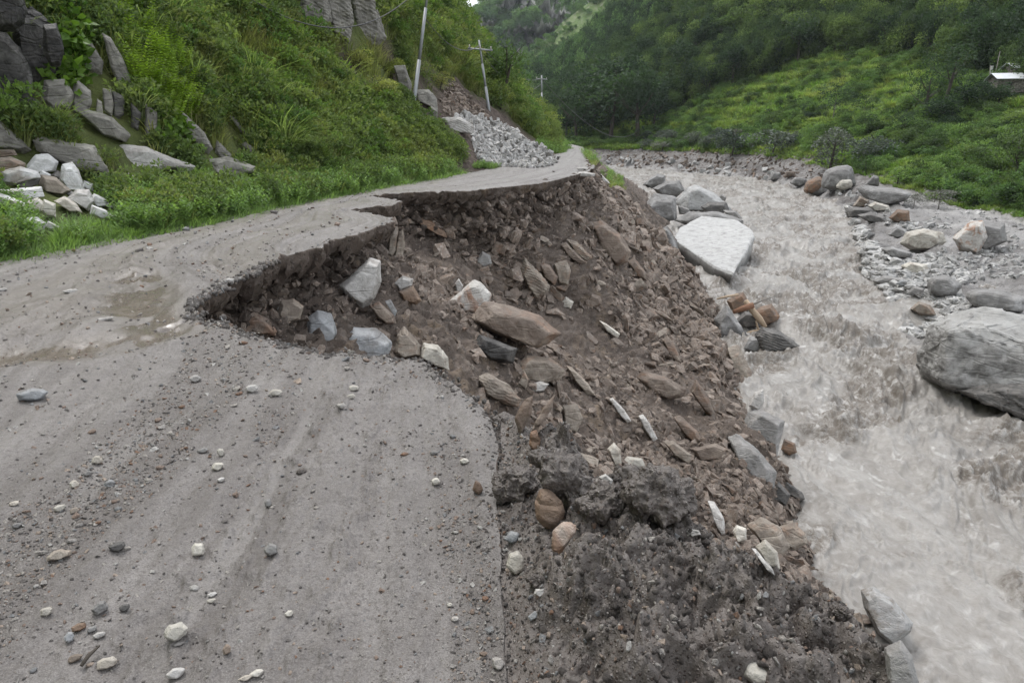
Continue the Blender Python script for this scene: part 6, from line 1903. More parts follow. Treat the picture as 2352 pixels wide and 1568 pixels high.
def pole(label, base_px, top_px, length, arms, which=('hill',), rad=0.075):
    if which is None:
        b = at_y(base_px[0], base_px[1], 92.0)
    else:
        b = drop(base_px[0], base_px[1], which)[0]
    dep = (b - CAM).dot(V_FWD)
    t = at_depth(top_px[0], top_px[1], dep - 0.3)
    d = (t - b).normalized()
    top = b + d * length if length else t
    L = (top - b).length
    root = bpy.data.objects.new('utility_pole', None)
    COL.objects.link(root)
    root.location = b
    tag(root, label, 'pole', 'steel poles along the road', 'thing')
    tube('pole', [d * (-0.8), d * (L * 0.33)], [rad * 1.1, rad * 1.1], M_metal, 10, root)
    tube('pole', [d * (L * 0.33), d * (L * 0.66)], [rad * 0.9, rad * 0.9], M_metal, 10, root)
    tube('pole', [d * (L * 0.66), d * L], [rad * 0.7, rad * 0.7], M_metal, 10, root)
    for q in arms:
        cdir = Vector((1, 0.25, -0.05)).normalized()
        c = d * (L - q)
        a = tube('crossarm', [c - cdir * 0.75 + Vector((0, -.1, 0)), c + cdir * 0.75 + Vector((0, -.1, 0))], .05, M_metal, 4, root)
        for s in (-0.65, 0.0, 0.65):
            tube('insulator', [c + cdir * s + Vector((0, -.1, 0.05)), c + cdir * s + Vector((0, -.1, 0.22))], [.05, .035], M_porc, 6, a)
    return root, b, d, L


def wire(a, b, sag, label, grp=None):
    a, b = Vector(a), Vector(b)
    pts = []
    for i in range(25):
        t = i / 24
        p = a.lerp(b, t)
        p.z -= sag * 4 * t * (1 - t)
        pts.append(p)
    return tube('wire', pts, 0.012 + 0.00025 * ((a - CAM).length + (b - CAM).length) / 2, M_wire, 4, label=label, cat='wire', group=grp, kind='thing')


p1 = pole('nearest grey steel pole leaning right, cut off by the top of the photo', (948, 256), (980, 0), 6.5, [0.4])
p2 = pole('middle grey steel pole with cross arms leaning left above the stone heap', (1123, 252), (1100, 92), 0, [0.55], rad=0.085)
p3 = pole('farthest steel pole with a white cross arm beyond the spur', (1245, 290), (1244, 173), 0, [0.45], rad=0.13, which=None)


def on(p, frac): return p[1] + p[2] * (p[3] * frac)


_d1 = (p1[1] - CAM).dot(V_FWD)
wire(on(p1, 0.86), at_depth(520, -40, _d1 * 0.72), 1.6, 'sagging wire from the nearest pole to the left over the hillside')
wire(on(p1, 0.60), on(p2, 0.93), 0.7, 'low wire from the nearest pole to the middle pole')
wire(on(p2, 0.93), on(p3, 0.95), 0.9, 'wire between the middle and the farthest pole, upper one')
wire(on(p2, 0.82), on(p3, 0.85), 1.4, 'wire between the middle and the farthest pole, lower one')
_mh = drop(1480, 300, ('meadow', 'forest_hill', 'river_bank'))
wire(on(p3, 0.93), _mh[0] + Vector((0, 0, 1.5)), 5.0, 'long wire from the farthest pole down across the river')

# ------------------------------------------------------------------ huts, tarp and flag poles across the river
def make_stonewall():
    t = NT('dry_stone_wall')
    p = t.mapping(t.pos('Object'), scale=(1, 1, 2.2))
    c = t.voro(p, 3.2, 'Color'); e = t.voro(p, 3.2, 'Distance', 'DISTANCE_TO_EDGE')
    sx = t.node('ShaderNodeSeparateXYZ'); t.l.new(c, sx.inputs[0])
    col = t.mix(sx.outputs[0], (0.10, 0.09, 0.08), (0.26, 0.24, 0.21))
    col = t.mix(t.ramp(e, [(0.0, 1.0), (0.08, 0.0)]), col, (0.03, 0.028, 0.025))
    t.principled(col, 0.9, t.bump(e, 0.8, 0.1), 0.2)
    return t.m


def make_tin():
    t = NT('corrugated_tin')
    p = t.pos('Object')
    w = t.node('ShaderNodeTexWave'); w.inputs['Scale'].default_value = 3.0; t.l.new(p, w.inputs[0])
    n = t.noise(p, 1.5, 5)
    t.principled(t.mix(n, (0.55, 0.58, 0.62), (0.72, 0.74, 0.77)), 0.45, t.bump(w.outputs['Fac'], 0.6, 0.05), 0.5, 0.2)
    return t.m


M_swall, M_tin = make_stonewall(), make_tin()
M_blueroof = NT('blue_sheet'); M_blueroof.principled((0.03, 0.10, 0.32), 0.5); M_blueroof = M_blueroof.m
M_darkdoor = NT('dark_timber'); M_darkdoor.principled((0.02, 0.018, 0.015), 0.8); M_darkdoor = M_darkdoor.m


def box_mesh(name, c, s, mat, parent=None, rz=0.0):
    bm = bmesh.new()
    bmesh.ops.create_cube(bm, size=1.0)
    bmesh.ops.scale(bm, vec=s, verts=bm.verts)
    bmesh.ops.rotate(bm, matrix=Matrix.Rotation(rz, 3, 'Z'), verts=bm.verts)
    bmesh.ops.translate(bm, vec=c, verts=bm.verts)
    me = bpy.data.meshes.new(name); bm.to_mesh(me); bm.free(); me.materials.append(mat)
    return obj(name, me, parent)


def hut(label, px, w, l, h, rz, roofmat, rise=0.9):
    hit = drop(px[0], px[1], ('meadow',))
    r = bpy.data.objects.new('stone_hut', None); COL.objects.link(r)
    r.location = hit[0] + Vector((0, 0, -0.5)); r.rotation_euler = (0, 0, rz)
    tag(r, label, 'hut', 'stone huts above the river', 'thing')
    # walls with gables
    me = bpy.data.meshes.new('wall')
    a, b = l / 2, w / 2
    v = [(-a, -b, 0), (a, -b, 0), (a, b, 0), (-a, b, 0), (-a, -b, h), (a, -b, h), (a, b, h), (-a, b, h), (-a, 0, h + rise), (a, 0, h + rise)]
    me.from_pydata(v, [], [(0, 1, 5, 4), (2, 3, 7, 6), (1, 2, 6, 9, 5), (3, 0, 4, 8, 7), (4, 5, 9, 8), (6, 7, 8, 9)])
    me.materials.append(M_swall)
    obj('wall', me, r)
    for s in (-1, 1):
        rm = bpy.data.meshes.new('roof')
        e = 0.45
        sl = rise / b
        z1 = h - e * sl + 0.08
        p_ = [(-a - e, s * (b + e), z1), (a + e, s * (b + e), z1), (a + e, 0, h + rise + 0.08), (-a - e, 0, h + rise + 0.08)]
        q_ = [(x, y, z + 0.06) for x, y, z in p_]
        rm.from_pydata(p_ + q_, [], [(0, 1, 2, 3), (7, 6, 5, 4), (0, 4, 5, 1), (1, 5, 6, 2), (2, 6, 7, 3), (3, 7, 4, 0)])
        rm.materials.append(roofmat)
        obj('roof', rm, r)
    d = box_mesh('door', (0, -b - 0.02, 0.9), (0.9, 0.10, 1.8), M_darkdoor, r)
    box_mesh('window', (-a * 0.6, -b - 0.02, h * 0.6), (0.6, 0.08, 0.6), M_darkdoor, r)
    return r


hut('lower stone hut with a pale tin roof at the right edge of the photo', (2345, 206), 5.0, 9.0, 2.2, R(-14), M_tin)
hut('upper hut with a white roof and blue wall just above the lower hut', (2362, 184), 5.0, 7.0, 2.4, R(-10), M_tin)
_tp = drop(2229, 205, ('meadow',))
_pts = []
for i in range(60):
    a = random.Random(i).uniform(0, 6.28); rr_ = random.Random(i + 99).uniform(0.2, 1.0)
    _pts.append((math.cos(a) * 1.35 * rr_, math.sin(a) * 0.9 * rr_, 1.25 * (1 - rr_ ** 2) + 0.05))
_me = hull_mesh('tarpaulin', [Vector(p) for p in _pts], M_blueroof, 0.03, 3, 0.05, 4)
_o = obj('tarpaulin', _me); _o.location = _tp[0]; tag(_o, 'bright blue tarpaulin draped over a small shelter left of the huts', 'tarpaulin', None, 'thing')
M_cloth = NT('white_cloth'); M_cloth.principled((0.6, 0.6, 0.58), 0.8); M_cloth = M_cloth.m
_fp = drop(2278, 208, ('meadow',)); _dep = (_fp[0] - CAM).dot(V_FWD)
_f = tube('flag_pole', [_fp[0], at_depth(2297, 118, _dep)], [.09, .05], M_twig, 6, label='tall slanting bare pole left of the huts', cat='pole', kind='thing')
_fp = drop(2270, 200, ('meadow',)); _dep = (_fp[0] - CAM).dot(V_FWD)
_b0, _b1 = _fp[0], at_depth(2275, 150, _dep)
_f = tube('flag_pole', [_b0, _b1], [.08, .05], M_twig, 6, label='short pole with a narrow white prayer flag left of the tall pole', cat='pole', kind='thing')
_fm = bpy.data.meshes.new('flag')
_L = _b1 - _b0
_fl = []
for i in range(9):
    c = _L * (0.2 + 0.78 * i / 8)
    wv = 0.12 * math.sin(i * 1.3)
    for s, th_ in ((0, 0), (0.5, wv)):
        for e in (-0.015, 0.015):
            _fl.append(tuple(c + Vector((s + 0.06, th_ + e, 0))))
_fc = []
for i in range(8):
    a = i * 4
    _fc += [(a, a + 2, a + 6, a + 4), (a + 1, a + 5, a + 7, a + 3), (a, a + 4, a + 5, a + 1), (a + 2, a + 3, a + 7, a + 6)]
_fm.from_pydata(_fl, [], _fc); _fm.materials.append(M_cloth)
obj('flag', _fm, _f)
# ================================================================== plants
def leaf_mat(name, a, b, c=None, trans=0.42, rough=0.6, wscale=0.25, shade=None):
    t = NT(name)
    wp = t.pos('World')
    n = t.noise(wp, wscale, 4, 0.6)
    f = t.math('ADD', t.math('MULTIPLY', t.rand(), 0.8), t.math('MULTIPLY_ADD', n, 1.3, -0.55))
    col = t.mix(t.ramp(f, [(0.1, 0.0), (0.9, 1.0)]), a, b)
    if c: col = t.mix(t.ramp(t.noise(wp, wscale * 2.7, 3, 0.6), [(0.52, 0.0), (0.68, 0.85)]), col, c)
    vr = t.attr('leafvar')
    col = t.mix(1.0, col, t.ramp(vr, [(0.0, 0.58), (1.0, 1.36)]), 'MULTIPLY')
    p = t.node('ShaderNodeBsdfPrincipled')
    t.put(p.inputs['Base Color'], col)
    p.inputs['Roughness'].default_value = rough
    p.inputs['Specular IOR Level'].default_value = 0.25
    tr = t.node('ShaderNodeBsdfTranslucent')
    t.put(tr.inputs[0], t.mix(1.0, col, (1.15, 1.25, 0.6), 'MULTIPLY'))
    ms = t.node('ShaderNodeMixShader')
    ms.inputs[0].default_value = trans
    t.l.new(p.outputs[0], ms.inputs[1]); t.l.new(tr.outputs[0], ms.inputs[2])
    t.l.new(ms.outputs[0], t.out.inputs[0])
    return t.m


L_grass = leaf_mat('slope_grass', (0.165, 0.201, 0.067), (0.287, 0.311, 0.122), (0.305, 0.287, 0.159))
L_tuft = leaf_mat('drooping_grass', (0.195, 0.268, 0.104), (0.293, 0.340, 0.171))
L_shrub = leaf_mat('shrub_leaf', (0.091, 0.140, 0.051), (0.183, 0.238, 0.085), (0.220, 0.244, 0.085))
L_herb = leaf_mat('herb_leaf', (0.128, 0.213, 0.073), (0.232, 0.340, 0.122))
L_fern = leaf_mat('fern_leaf', (0.152, 0.248, 0.024), (0.216, 0.320, 0.040))
L_heart = leaf_mat('heart_leaf', (0.091, 0.173, 0.032), (0.155, 0.255, 0.050), rough=0.4)
L_flower = leaf_mat('yellow_green_leaf', (0.239, 0.281, 0.077), (0.340, 0.340, 0.140))
L_bushd = leaf_mat('dark_bush_leaf', (0.073, 0.139, 0.041), (0.146, 0.227, 0.057))
L_tree = leaf_mat('tree_leaf', (0.045, 0.078, 0.036), (0.110, 0.160, 0.062), wscale=0.05)
L_tree2 = leaf_mat('bright_tree_leaf', (0.085, 0.140, 0.055), (0.170, 0.235, 0.085), wscale=0.05)
L_dark = leaf_mat('dark_tree_leaf', (0.024, 0.045, 0.029), (0.055, 0.092, 0.050), wscale=0.04)
L_meadow = leaf_mat('meadow_grass', (0.164, 0.281, 0.081), (0.297, 0.360, 0.140), (0.326, 0.360, 0.148), wscale=0.05)
L_mshrub = leaf_mat('meadow_shrub', (0.097, 0.169, 0.067), (0.182, 0.278, 0.097), wscale=0.05)
L_muddy = leaf_mat('mud_coated_leaf', (0.111, 0.117, 0.098), (0.202, 0.208, 0.182), trans=0.1)
L_greyb = leaf_mat('grey_green_leaf', (0.060, 0.082, 0.072), (0.150, 0.170, 0.140), trans=0.15)
L_ridge = leaf_mat('ridge_leaf', (0.074, 0.139, 0.070), (0.139, 0.222, 0.097), wscale=0.02)


def leaves_mesh(name, C, D, Nn, L, Wd, mat, var=None):
    """kite shaped leaves: centre base C, direction D, normal Nn"""
    n = len(C)
    S = np.cross(D, Nn); S /= (np.linalg.norm(S, axis=1, keepdims=True) + 1e-9)
    L = L[:, None]; Wd = Wd[:, None]
    co = np.empty((n, 4, 3))
    co[:, 0] = C
    co[:, 1] = C + D * L * 0.45 + S * Wd * 0.5 + Nn * L * 0.05
    co[:, 2] = C + D * L - Nn * L * 0.12
    co[:, 3] = C + D * L * 0.45 - S * Wd * 0.5 + Nn * L * 0.05
    F = np.arange(n * 4).reshape(n, 4)
    v = np.random.RandomState(n).rand(n) if var is None else var
    return np_mesh(name, co.reshape(-1, 3), F, [mat], False, {'leafvar': np.repeat(v, 4)})


def unit(v): return v / (np.linalg.norm(v, axis=-1, keepdims=True) + 1e-9)


def clump(name, mat, n, rx, rz, leaf, seed, blobs=7, up=0.3, asp=0.5, zc=0.5, spread=0.62, solid=0.55):
    """uneven bush or crown of leaf sprays; base at z=0"""
    rs = np.random.RandomState(seed)
    bc = unit(rs.normal(size=(blobs, 3))) * rs.rand(blobs, 1) ** 0.4 * spread
    br = 0.28 + 0.25 * rs.rand(blobs)
    k = rs.randint(0, blobs, n)
    d = unit(rs.normal(size=(n, 3)))
    d[:, 2] = np.where(rs.rand(n) < 0.55, np.abs(d[:, 2]), d[:, 2])
    d = unit(d)
    r = (solid + (1 - solid) * rs.rand(n)) ** 0.6
    P = bc[k] + d * (br[k] * r)[:, None]
    P = P * np.array([rx, rx, rz]) + np.array([0, 0, rz * zc * 2])
    P[:, 2] = np.maximum(P[:, 2], 0.02 * rz)
    D = unit(d * 0.8 + rs.normal(size=(n, 3)) * 0.6 + np.array([0, 0, up]))
    Nn = unit(rs.normal(size=(n, 3)) * 0.7 + d * 0.5 + np.array([0, 0, 0.6]))
    L = leaf * (0.6 + 0.8 * rs.rand(n))
    var = np.clip(0.5 + 0.5 * rs.normal(size=n) * 0.5, 0, 1)
    return leaves_mesh(name, P, D, Nn, L, L * asp, mat, var)


def blades(name, mat, n, h, w, droop, seed, spread=0.12, segs=3, lean=0.35):
    rs = np.random.RandomState(seed)
    az = rs.rand(n) * 6.283
    out = np.stack([np.cos(az), np.sin(az), az * 0], 1)
    base = out * (rs.rand(n)[:, None] ** 0.5 * spread)
    H = h * (0.5 + 0.6 * rs.rand(n))
    side = np.stack([-np.sin(az), np.cos(az), az * 0], 1)
    rows = []
    for i in range(segs + 1):
        t = i / segs
        ln = (lean * (0.3 + rs.rand(n)) * t + droop * t ** 2.2)
        z = H * (t - 0.55 * droop * t ** 3)
        c = base + out * (H * ln)[:, None]
        c[:, 2] = z
        ww = w * (1 - t) ** 0.7 + 0.001
        rows.append(np.stack([c - side * ww / 2, c + side * ww / 2], 1))
    co = np.stack(rows, 1)              # n, segs+1, 2, 3
    co = co.reshape(-1, 3)
    F = []
    per = (segs + 1) * 2
    b = np.arange(n) * per
    for i in range(segs):
        F.append(np.stack([b + i * 2, b + i * 2 + 1, b + i * 2 + 3, b + i * 2 + 2], 1))
    v = np.repeat(rs.rand(n), per)
    return np_mesh(name, co, np.concatenate(F), [mat], False, {'leafvar': v})


def stalks(name, mat, n, h, leaf, seed, spread=0.22, asp=0.4, per=14):
    """upright leafy stems"""
    rs = np.random.RandomState(seed)
    C, D = [], []
    for i in range(n):
        a = rs.rand() * 6.28
        b = np.array([math.cos(a), math.sin(a), 0]) * spread * math.sqrt(rs.rand())
        hh = h * (0.55 + 0.55 * rs.rand())
        tilt = b * rs.rand() * 0.9
        for j in range(per):
            t = 0.15 + 0.85 * j / per
            C.append(b + tilt * t + np.array([0, 0, hh * t]))
            aa = j * 2.4 + rs.rand()
            D.append([math.cos(aa), math.sin(aa), 0.35 + 0.5 * t])
    C, D = np.array(C), unit(np.array(D))
    Nn = unit(np.array([0, 0, 1.0]) + rs.normal(size=D.shape) * 0.3)
    L = leaf * (0.6 + 0.7 * rs.rand(len(C)))
    return leaves_mesh(name, C, D, Nn, L, L * asp, mat)


G_grass = [blades('grass_tuft', L_grass, 40, 0.42, 0.020, 0.40, s, 0.18) for s in range(4)]
G_tuft = [blades('grass_tuft', L_tuft, 60, 0.95, 0.022, 0.85, 10 + s, 0.14, 4) for s in range(3)]
G_shrub = [clump('shrub', L_shrub, 260, 0.42, 0.34, 0.075, 20 + s, 7) for s in range(5)]
G_shrubd = [clump('shrub', L_bushd, 260, 0.42, 0.36, 0.07, 30 + s, 7) for s in range(3)]
G_herb = [stalks('herb', L_herb, 9, 0.42, 0.085, 40 + s, 0.22) for s in range(5)]
G_fern = [blades('fern', L_fern, 16, 0.75, 0.085, 0.18, 50 + s, 0.10, 4, 0.22) for s in range(3)]
G_heart = [clump('leafy_plant', L_heart, 46, 0.32, 0.28, 0.12, 60 + s, 5, asp=0.85) for s in range(3)]


def make_fern(seed):
    """a fern: arching fronds with leaflets on both sides"""
    rs = np.random.RandomState(seed)
    C, D = [], []
    Ls = []
    for i in range(7):
        a = rs.rand() * 6.28
        h = 0.55 + 0.35 * rs.rand()
        o = np.array([math.cos(a), math.sin(a), 0])
        s = np.array([-math.sin(a), math.cos(a), 0])
        for j in range(16):
            t = 0.12 + 0.88 * j / 16
            p = o * (0.10 + 0.28 * t * t) * h + np.array([0, 0, h * t * (1 - 0.12 * t)])
            for sg in (-1, 1):
                C.append(p); D.append(s * sg + o * 0.2 + np.array([0, 0, 0.35])); Ls.append(0.10 * (1 - t) ** 0.6 + 0.02)
    C, D, Ls = np.array(C), unit(np.array(D)), np.array(Ls)
    Nn = unit(rs.normal(size=D.shape) * 0.2 + np.array([0.3, -0.8, 0.5]))
    return leaves_mesh('fern', C, D, Nn, Ls, Ls * 0.32, L_fern)


G_fern = [make_fern(50 + s) for s in range(4)]

# keep the stones on the hillside visible: no plant roots inside or right in front of them
_excl = []
for o in COL.objects:
    if o.type == 'MESH' and o.parent is None and o.name.split('.')[0] in ('boulder', 'rock_slab', 'rock_outcrop', 'stone_block') and o.location.x < 3 and o.location.z > -0.5:
        _bb = np.array([v[:] for v in o.bound_box])
        ext = _bb.max(0) - _bb.min(0)
        if o.get('kind') == 'thing' and poly_sdist(TOE, np.array([o.location.x]), np.array([o.location.y]))[0][0] > -2.5:
            _excl.append((o.location.x, o.location.y, o.location.z, max(ext) / 2))
_excl = np.array(_excl)
_XC, _YC, _ZC, _RC = _excl.T


def sight_blocked(P, h=0.45, k=0.92):
    """true where a plant of height h would stand in front of, or grow out of, a listed stone"""
    out = np.zeros(len(P), bool)
    Pd = np.hypot(P[:, 0], P[:, 1])
    for x, y, z, r in _excl:
        d = math.hypot(x, y)
        ux, uy = x / d, y / d
        al = P[:, 0] * ux + P[:, 1] * uy
        ac = np.abs(-P[:, 0] * uy + P[:, 1] * ux) * (d / np.maximum(Pd, 0.1))
        top = (P[:, 2] + h - EYE) / np.maximum(Pd, 0.1)
        out |= (ac < r * k + 0.22 * (h > 0.2)) & (al < d + r * 0.3) & (al > d - 3.2 - r) & (top > (z - r * 0.62 - EYE) / d) & (P[:, 2] < z + r)
    return out


HX, HY, HZ, HD, HS = HILL
_HP = np.stack([HX, HY, HZ], -1)
_HN = grid_normals(_HP)
if _HN[..., 2].mean() < 0: _HN = -_HN
_az = np.degrees(np.arctan2(HX, HY))
_hd = np.hypot(HX, HY)


def hill_pts(n, dmin, dmax, rmax=120, seed=1, soilmax=0.35, azmin=-46, noise=None, rmin=5):
    rs = np.random.RandomState(seed)
    m = (HD > dmin) & (HD < dmax) & (_hd < rmax) & (_hd > rmin) & (_az > azmin) & (HZ < _hd * 0.42 + 3)
    c = np.argwhere(m)
    ix = c[rs.randint(0, len(c), n)]
    jx = rs.rand(n, 1)
    P = _HP[ix[:, 0], ix[:, 1]].copy()
    # jitter inside the cell
    w = _hd[ix[:, 0], ix[:, 1]] * 0.006
    P[:, 0] += (rs.rand(n) - .5) * w; P[:, 1] += (rs.rand(n) - .5) * w * 1.5
    P[:, 2], d = hill_height(P[:, 0], P[:, 1])
    k = (HS[ix[:, 0], ix[:, 1]] < soilmax * (0.4 + rs.rand(n)))
    if noise is not None:
        v = fbm2(P[:, 0] * noise[0], (P[:, 1] + P[:, 2]) * noise[0], 3, seed)
        k &= v > noise[1]
    return P[k], np.hypot(P[k, 0], P[k, 1]), d[k]


def plants_on_hill(name, n, dmin, dmax, protos, base, exp_, label, cat, seed, noise=None, h=0.5, **kw):
    P, r, d = hill_pts(n, dmin, dmax, seed=seed, noise=noise, **kw)
    k = ~sight_blocked(P, h)
    P, r = P[k], r[k]
    rs = np.random.RandomState(seed + 5)
    s = base * np.maximum(r / 12, 0.7) ** exp_ * (0.6 + 0.8 * rs.rand(len(P)))
    rot = np.stack([(rs.rand(len(P)) - .5) * .5, (rs.rand(len(P)) - .5) * .5, rs.rand(len(P)) * 6.28], 1)
    P[:, 2] -= 0.03
    return scatter(name, P, rot, s, protos, label, cat, seed)


plants_on_hill('grass', 12000, 1.4, 90, G_grass, 0.85, 0.62, 'yellow-green grass covering the steep left hillside', 'grass', 301)
plants_on_hill('undergrowth', 14000, 1.3, 90, G_shrub + G_shrubd[:1], 0.75, 0.72, 'leafy low shrubs mixed through the hillside grass', 'undergrowth', 302, noise=(0.35, -0.25))
plants_on_hill('undergrowth', 1500, 3.0, 90, G_shrubd, 0.9, 0.75, 'darker shrubs in the folds of the hillside', 'undergrowth', 303, noise=(0.22, 0.15))
plants_on_hill('grass', 380, 2.5, 60, G_tuft, 0.85, 0.6, 'long drooping grass tufts on the hillside', 'grass', 304, noise=(0.3, 0.0))
plants_on_hill('weeds', 4600, 0.05, 1.7, G_herb + G_herb + G_shrub[:1] + G_grass[:1], 0.8, 0.30, 'bright green weeds lining the foot of the hillside along the road', 'weeds', 305, rmax=75, h=0.35)
plants_on_hill('grass', 2600, -0.30, 0.9, [blades('grass_tuft', L_herb, 26, 0.20, 0.012, 0.4, 70 + s_, 0.12) for s_ in range(3)], 1.0, 0.35, 'short green grass at the road side', 'grass', 306, rmax=80, h=0.15)


def spot_plants(name, poly, n, protos, size, label, cat, seed, kind=None, which=('hill', 'road'), grp=None, sink=0.03, sizevar=0.5, chk=True):
    rg = random.Random(seed)
    P, Rr, S = [], [], []
    for h in px_poly_scatter(poly, n, rg, which):
        P.append(h[0] - Vector((0, 0, sink))); Rr.append((rg.uniform(-.2, .2), rg.uniform(-.2, .2), rg.uniform(0, 6.28))); S.append(size * rg.uniform(1 - sizevar, 1 + sizevar))
    if chk and len(P):
        pass
    if len(P) and chk:
        k = ~sight_blocked(np.array([p[:] for p in P]), 0.35, 0.85)
        P = [p for p, b in zip(P, k) if b]; Rr = [p for p, b in zip(Rr, k) if b]; S = [p for p, b in zip(S, k) if b]
    if kind == 'each':
        ys = sorted(to_px(p)[1] for p in P)
        for p, r, s in zip(P, Rr, S):
            y = to_px(p)[1]
            q = 'lowest' if y > ys[int(len(ys) * .75)] else ('highest' if y < ys[int(len(ys) * .25)] else 'middle')
            place(rg.choice(protos), name, p, r, s, label + (', among the %s ones' % q if len(P) > 8 else ''), cat, grp)
        return
    return scatter(name, P, Rr, S, protos, label, cat, seed)


spot_plants('fern', [(280, 90), (320, 75), (365, 140), (420, 190), (440, 300), (395, 310), (330, 240), (305, 180)], 150, G_fern, 1.25, 'bright fern in the patch right of the tallest thin slab', 'fern', 71, 'each', grp='bright ferns on the hillside', chk=False)
spot_plants('leafy_plant', [(140, 85), (172, 90), (182, 150), (165, 250), (145, 245), (130, 120)], 40, G_heart, 1.1, 'plant with broad heart-shaped leaves beside the black hollow', 'plant', 72, 'each', grp='broad-leaved plants by the hollow', chk=False)
spot_plants('leafy_plant', [(60, 5), (130, 20), (120, 50), (80, 40)], 16, G_heart, 1.2, 'broad-leaved plant hanging over the black corner rock', 'plant', 73, 'each', grp='broad-leaved plants over the corner rock', chk=False)
spot_plants('leafy_plant', [(375, 290), (430, 300), (425, 345), (380, 340)], 14, G_heart, 0.9, 'broad-leaved plant below the bright ferns', 'plant', 74, 'each', grp='broad-leaved plants below the ferns', chk=False)
spot_plants('weeds', [(0, 470), (60, 500), (70, 560), (0, 590)], 90, G_herb, 0.7, 'bright green weeds at the left edge of the road', 'weeds', 75, chk=False)
spot_plants('weeds', [(75, 470), (260, 500), (250, 515), (120, 560), (60, 560)], 160, G_herb, 0.5, 'small weeds round the foot of the white block heap', 'weeds', 76)
spot_plants('weeds', [(230, 400), (330, 420), (560, 380), (700, 380), (820, 385), (560, 440), (400, 470), (270, 495), (215, 440)], 560, G_herb + G_shrub[:1], 0.8, 'dense green weeds between the hillside and the road', 'weeds', 77)
spot_plants('grass_tuft', [(650, 345), (690, 350), (700, 370), (660, 372)], 5, [blades('grass_tuft', L_tuft, 130, 1.15, 0.02, 1.0, 91, 0.16, 5)], 1.25, 'large blue-green drooping grass tuft above the roadside weeds', 'grass', 78, 'each', grp='large drooping grass tufts', chk=False, sizevar=0.2)
spot_plants('weeds', [(1340, 340), (1385, 350), (1430, 400), (1435, 440), (1400, 430), (1370, 385), (1350, 365)], 420, G_herb + G_grass, 0.9, 'green grass and weeds on the far outer road verge', 'weeds', 79, which=('road', 'slope', 'hill'), chk=False)
spot_plants('weeds', [(1100, 378), (1150, 384), (1130, 388), (1080, 386)], 60, G_herb, 0.5, 'green weeds at the left foot of the stone heap', 'weeds', 80, chk=False)
spot_plants('weeds', [(1230, 330), (1290, 338), (1290, 350), (1240, 345)], 70, G_herb, 1.0, 'weeds at the foot of the spur by the far road', 'weeds', 81, chk=False)
spot_plants('undergrowth', [(870, 215), (930, 230), (1000, 290), (1030, 310), (1070, 375), (1000, 385), (850, 380), (760, 370), (760, 300), (850, 290)], 800, G_shrub, 0.95, 'leafy shrubs on the lower hillside left of the stone heap', 'undergrowth', 82)

# ------------------------------------------------------------------ trees and large bushes, each a thing
def crown_set(name, mat, n, leaf, count, seed, blobs=10, rz=1.0, spread=0.62, asp=0.55, solid=0.5):
    return [clump(name, mat, n, 1.0, rz, leaf, seed + i, blobs, 0.1, asp, 0.5, spread, solid) for i in range(count)]


C_tree = crown_set('crown', L_tree, 1500, 0.105, 4, 400, 16, 1.0)
C_tree2 = crown_set('crown', L_tree2, 1500, 0.105, 3, 420, 16, 0.9)
C_dark = crown_set('crown', L_dark, 1500, 0.11, 4, 440, 16, 1.15)
C_sparse = crown_set('crown', L_dark, 1100, 0.10, 3, 460, 16, 1.1, 0.8, 0.5, 0.8)
C_bush = crown_set('crown', L_mshrub, 1000, 0.11, 4, 480, 9, 0.75)
C_bushb = crown_set('crown', L_bushd, 2600, 0.062, 2, 500, 14, 0.7)
C_flow = crown_set('crown', L_flower, 2600, 0.070, 3, 520, 12, 0.8)
C_grey = crown_set('crown', L_greyb, 1300, 0.095, 3, 540, 10, 0.8)
C_mud = crown_set('crown', L_muddy, 1100, 0.09, 3, 560, 9, 0.7, 0.7)
C_hill = crown_set('crown', L_shrub, 2200, 0.075, 3, 580, 14, 0.85)


def trunk_mesh(name, mat, seed, h=1.0, r=0.05, limbs=4, top=0.75, lean=0.08):
    """tapered trunk with limbs, unit tall"""
    rg = random.Random(seed)
    co, fc = [], []

    def seg(pts, rads, sides=5):
        s0 = len(co)
        for p, rr in zip(pts, rads):
            for k in range(sides):
                t = 6.283 * k / sides
                co.append((p[0] + math.cos(t) * rr, p[1] + math.sin(t) * rr, p[2]))
        for i in range(len(pts) - 1):
            for k in range(sides):
                a, b = s0 + i * sides + k, s0 + i * sides + (k + 1) % sides
                fc.append((a, b, b + sides, a + sides))
    lx, ly = rg.uniform(-lean, lean), rg.uniform(-lean, lean)
    P = [(0, 0, -0.08), (lx * 0.3, ly * 0.3, 0.2), (lx * 0.7, ly * 0.7, 0.45), (lx, ly, top)]
    seg([(a, b, c * h) for a, b, c in P], [r * 1.3, r, r * 0.75, r * 0.3])
    for i in range(limbs):
        z0 = rg.uniform(0.25, 0.6)
        a = rg.uniform(0, 6.28)
        L = rg.uniform(0.22, 0.4)
        b = Vector((lx * z0, ly * z0, z0))
        e = b + Vector((math.cos(a) * L, math.sin(a) * L, L * 0.75))
        m = b.lerp(e, 0.5) + Vector((0, 0, -0.02))
        seg([tuple(b), tuple(m), tuple(e)], [r * 0.5, r * 0.35, r * 0.15], 4)
    me = bpy.data.meshes.new(name)
    me.from_pydata(co, [], fc)
    me.materials.append(mat)
    for f in me.polygons: f.use_smooth = True
    return me


T_trunk = [trunk_mesh('trunk', M_bark, s, 1.0, 0.035, 5) for s in range(4)]
T_pale = [trunk_mesh('trunk', M_twig, 10 + s, 1.0, 0.022, 6, 0.9, 0.16) for s in range(3)]
T_stem = [trunk_mesh('trunk', M_bark, 20 + s, 1.0, 0.03, 7, 0.6, 0.2) for s in range(3)]


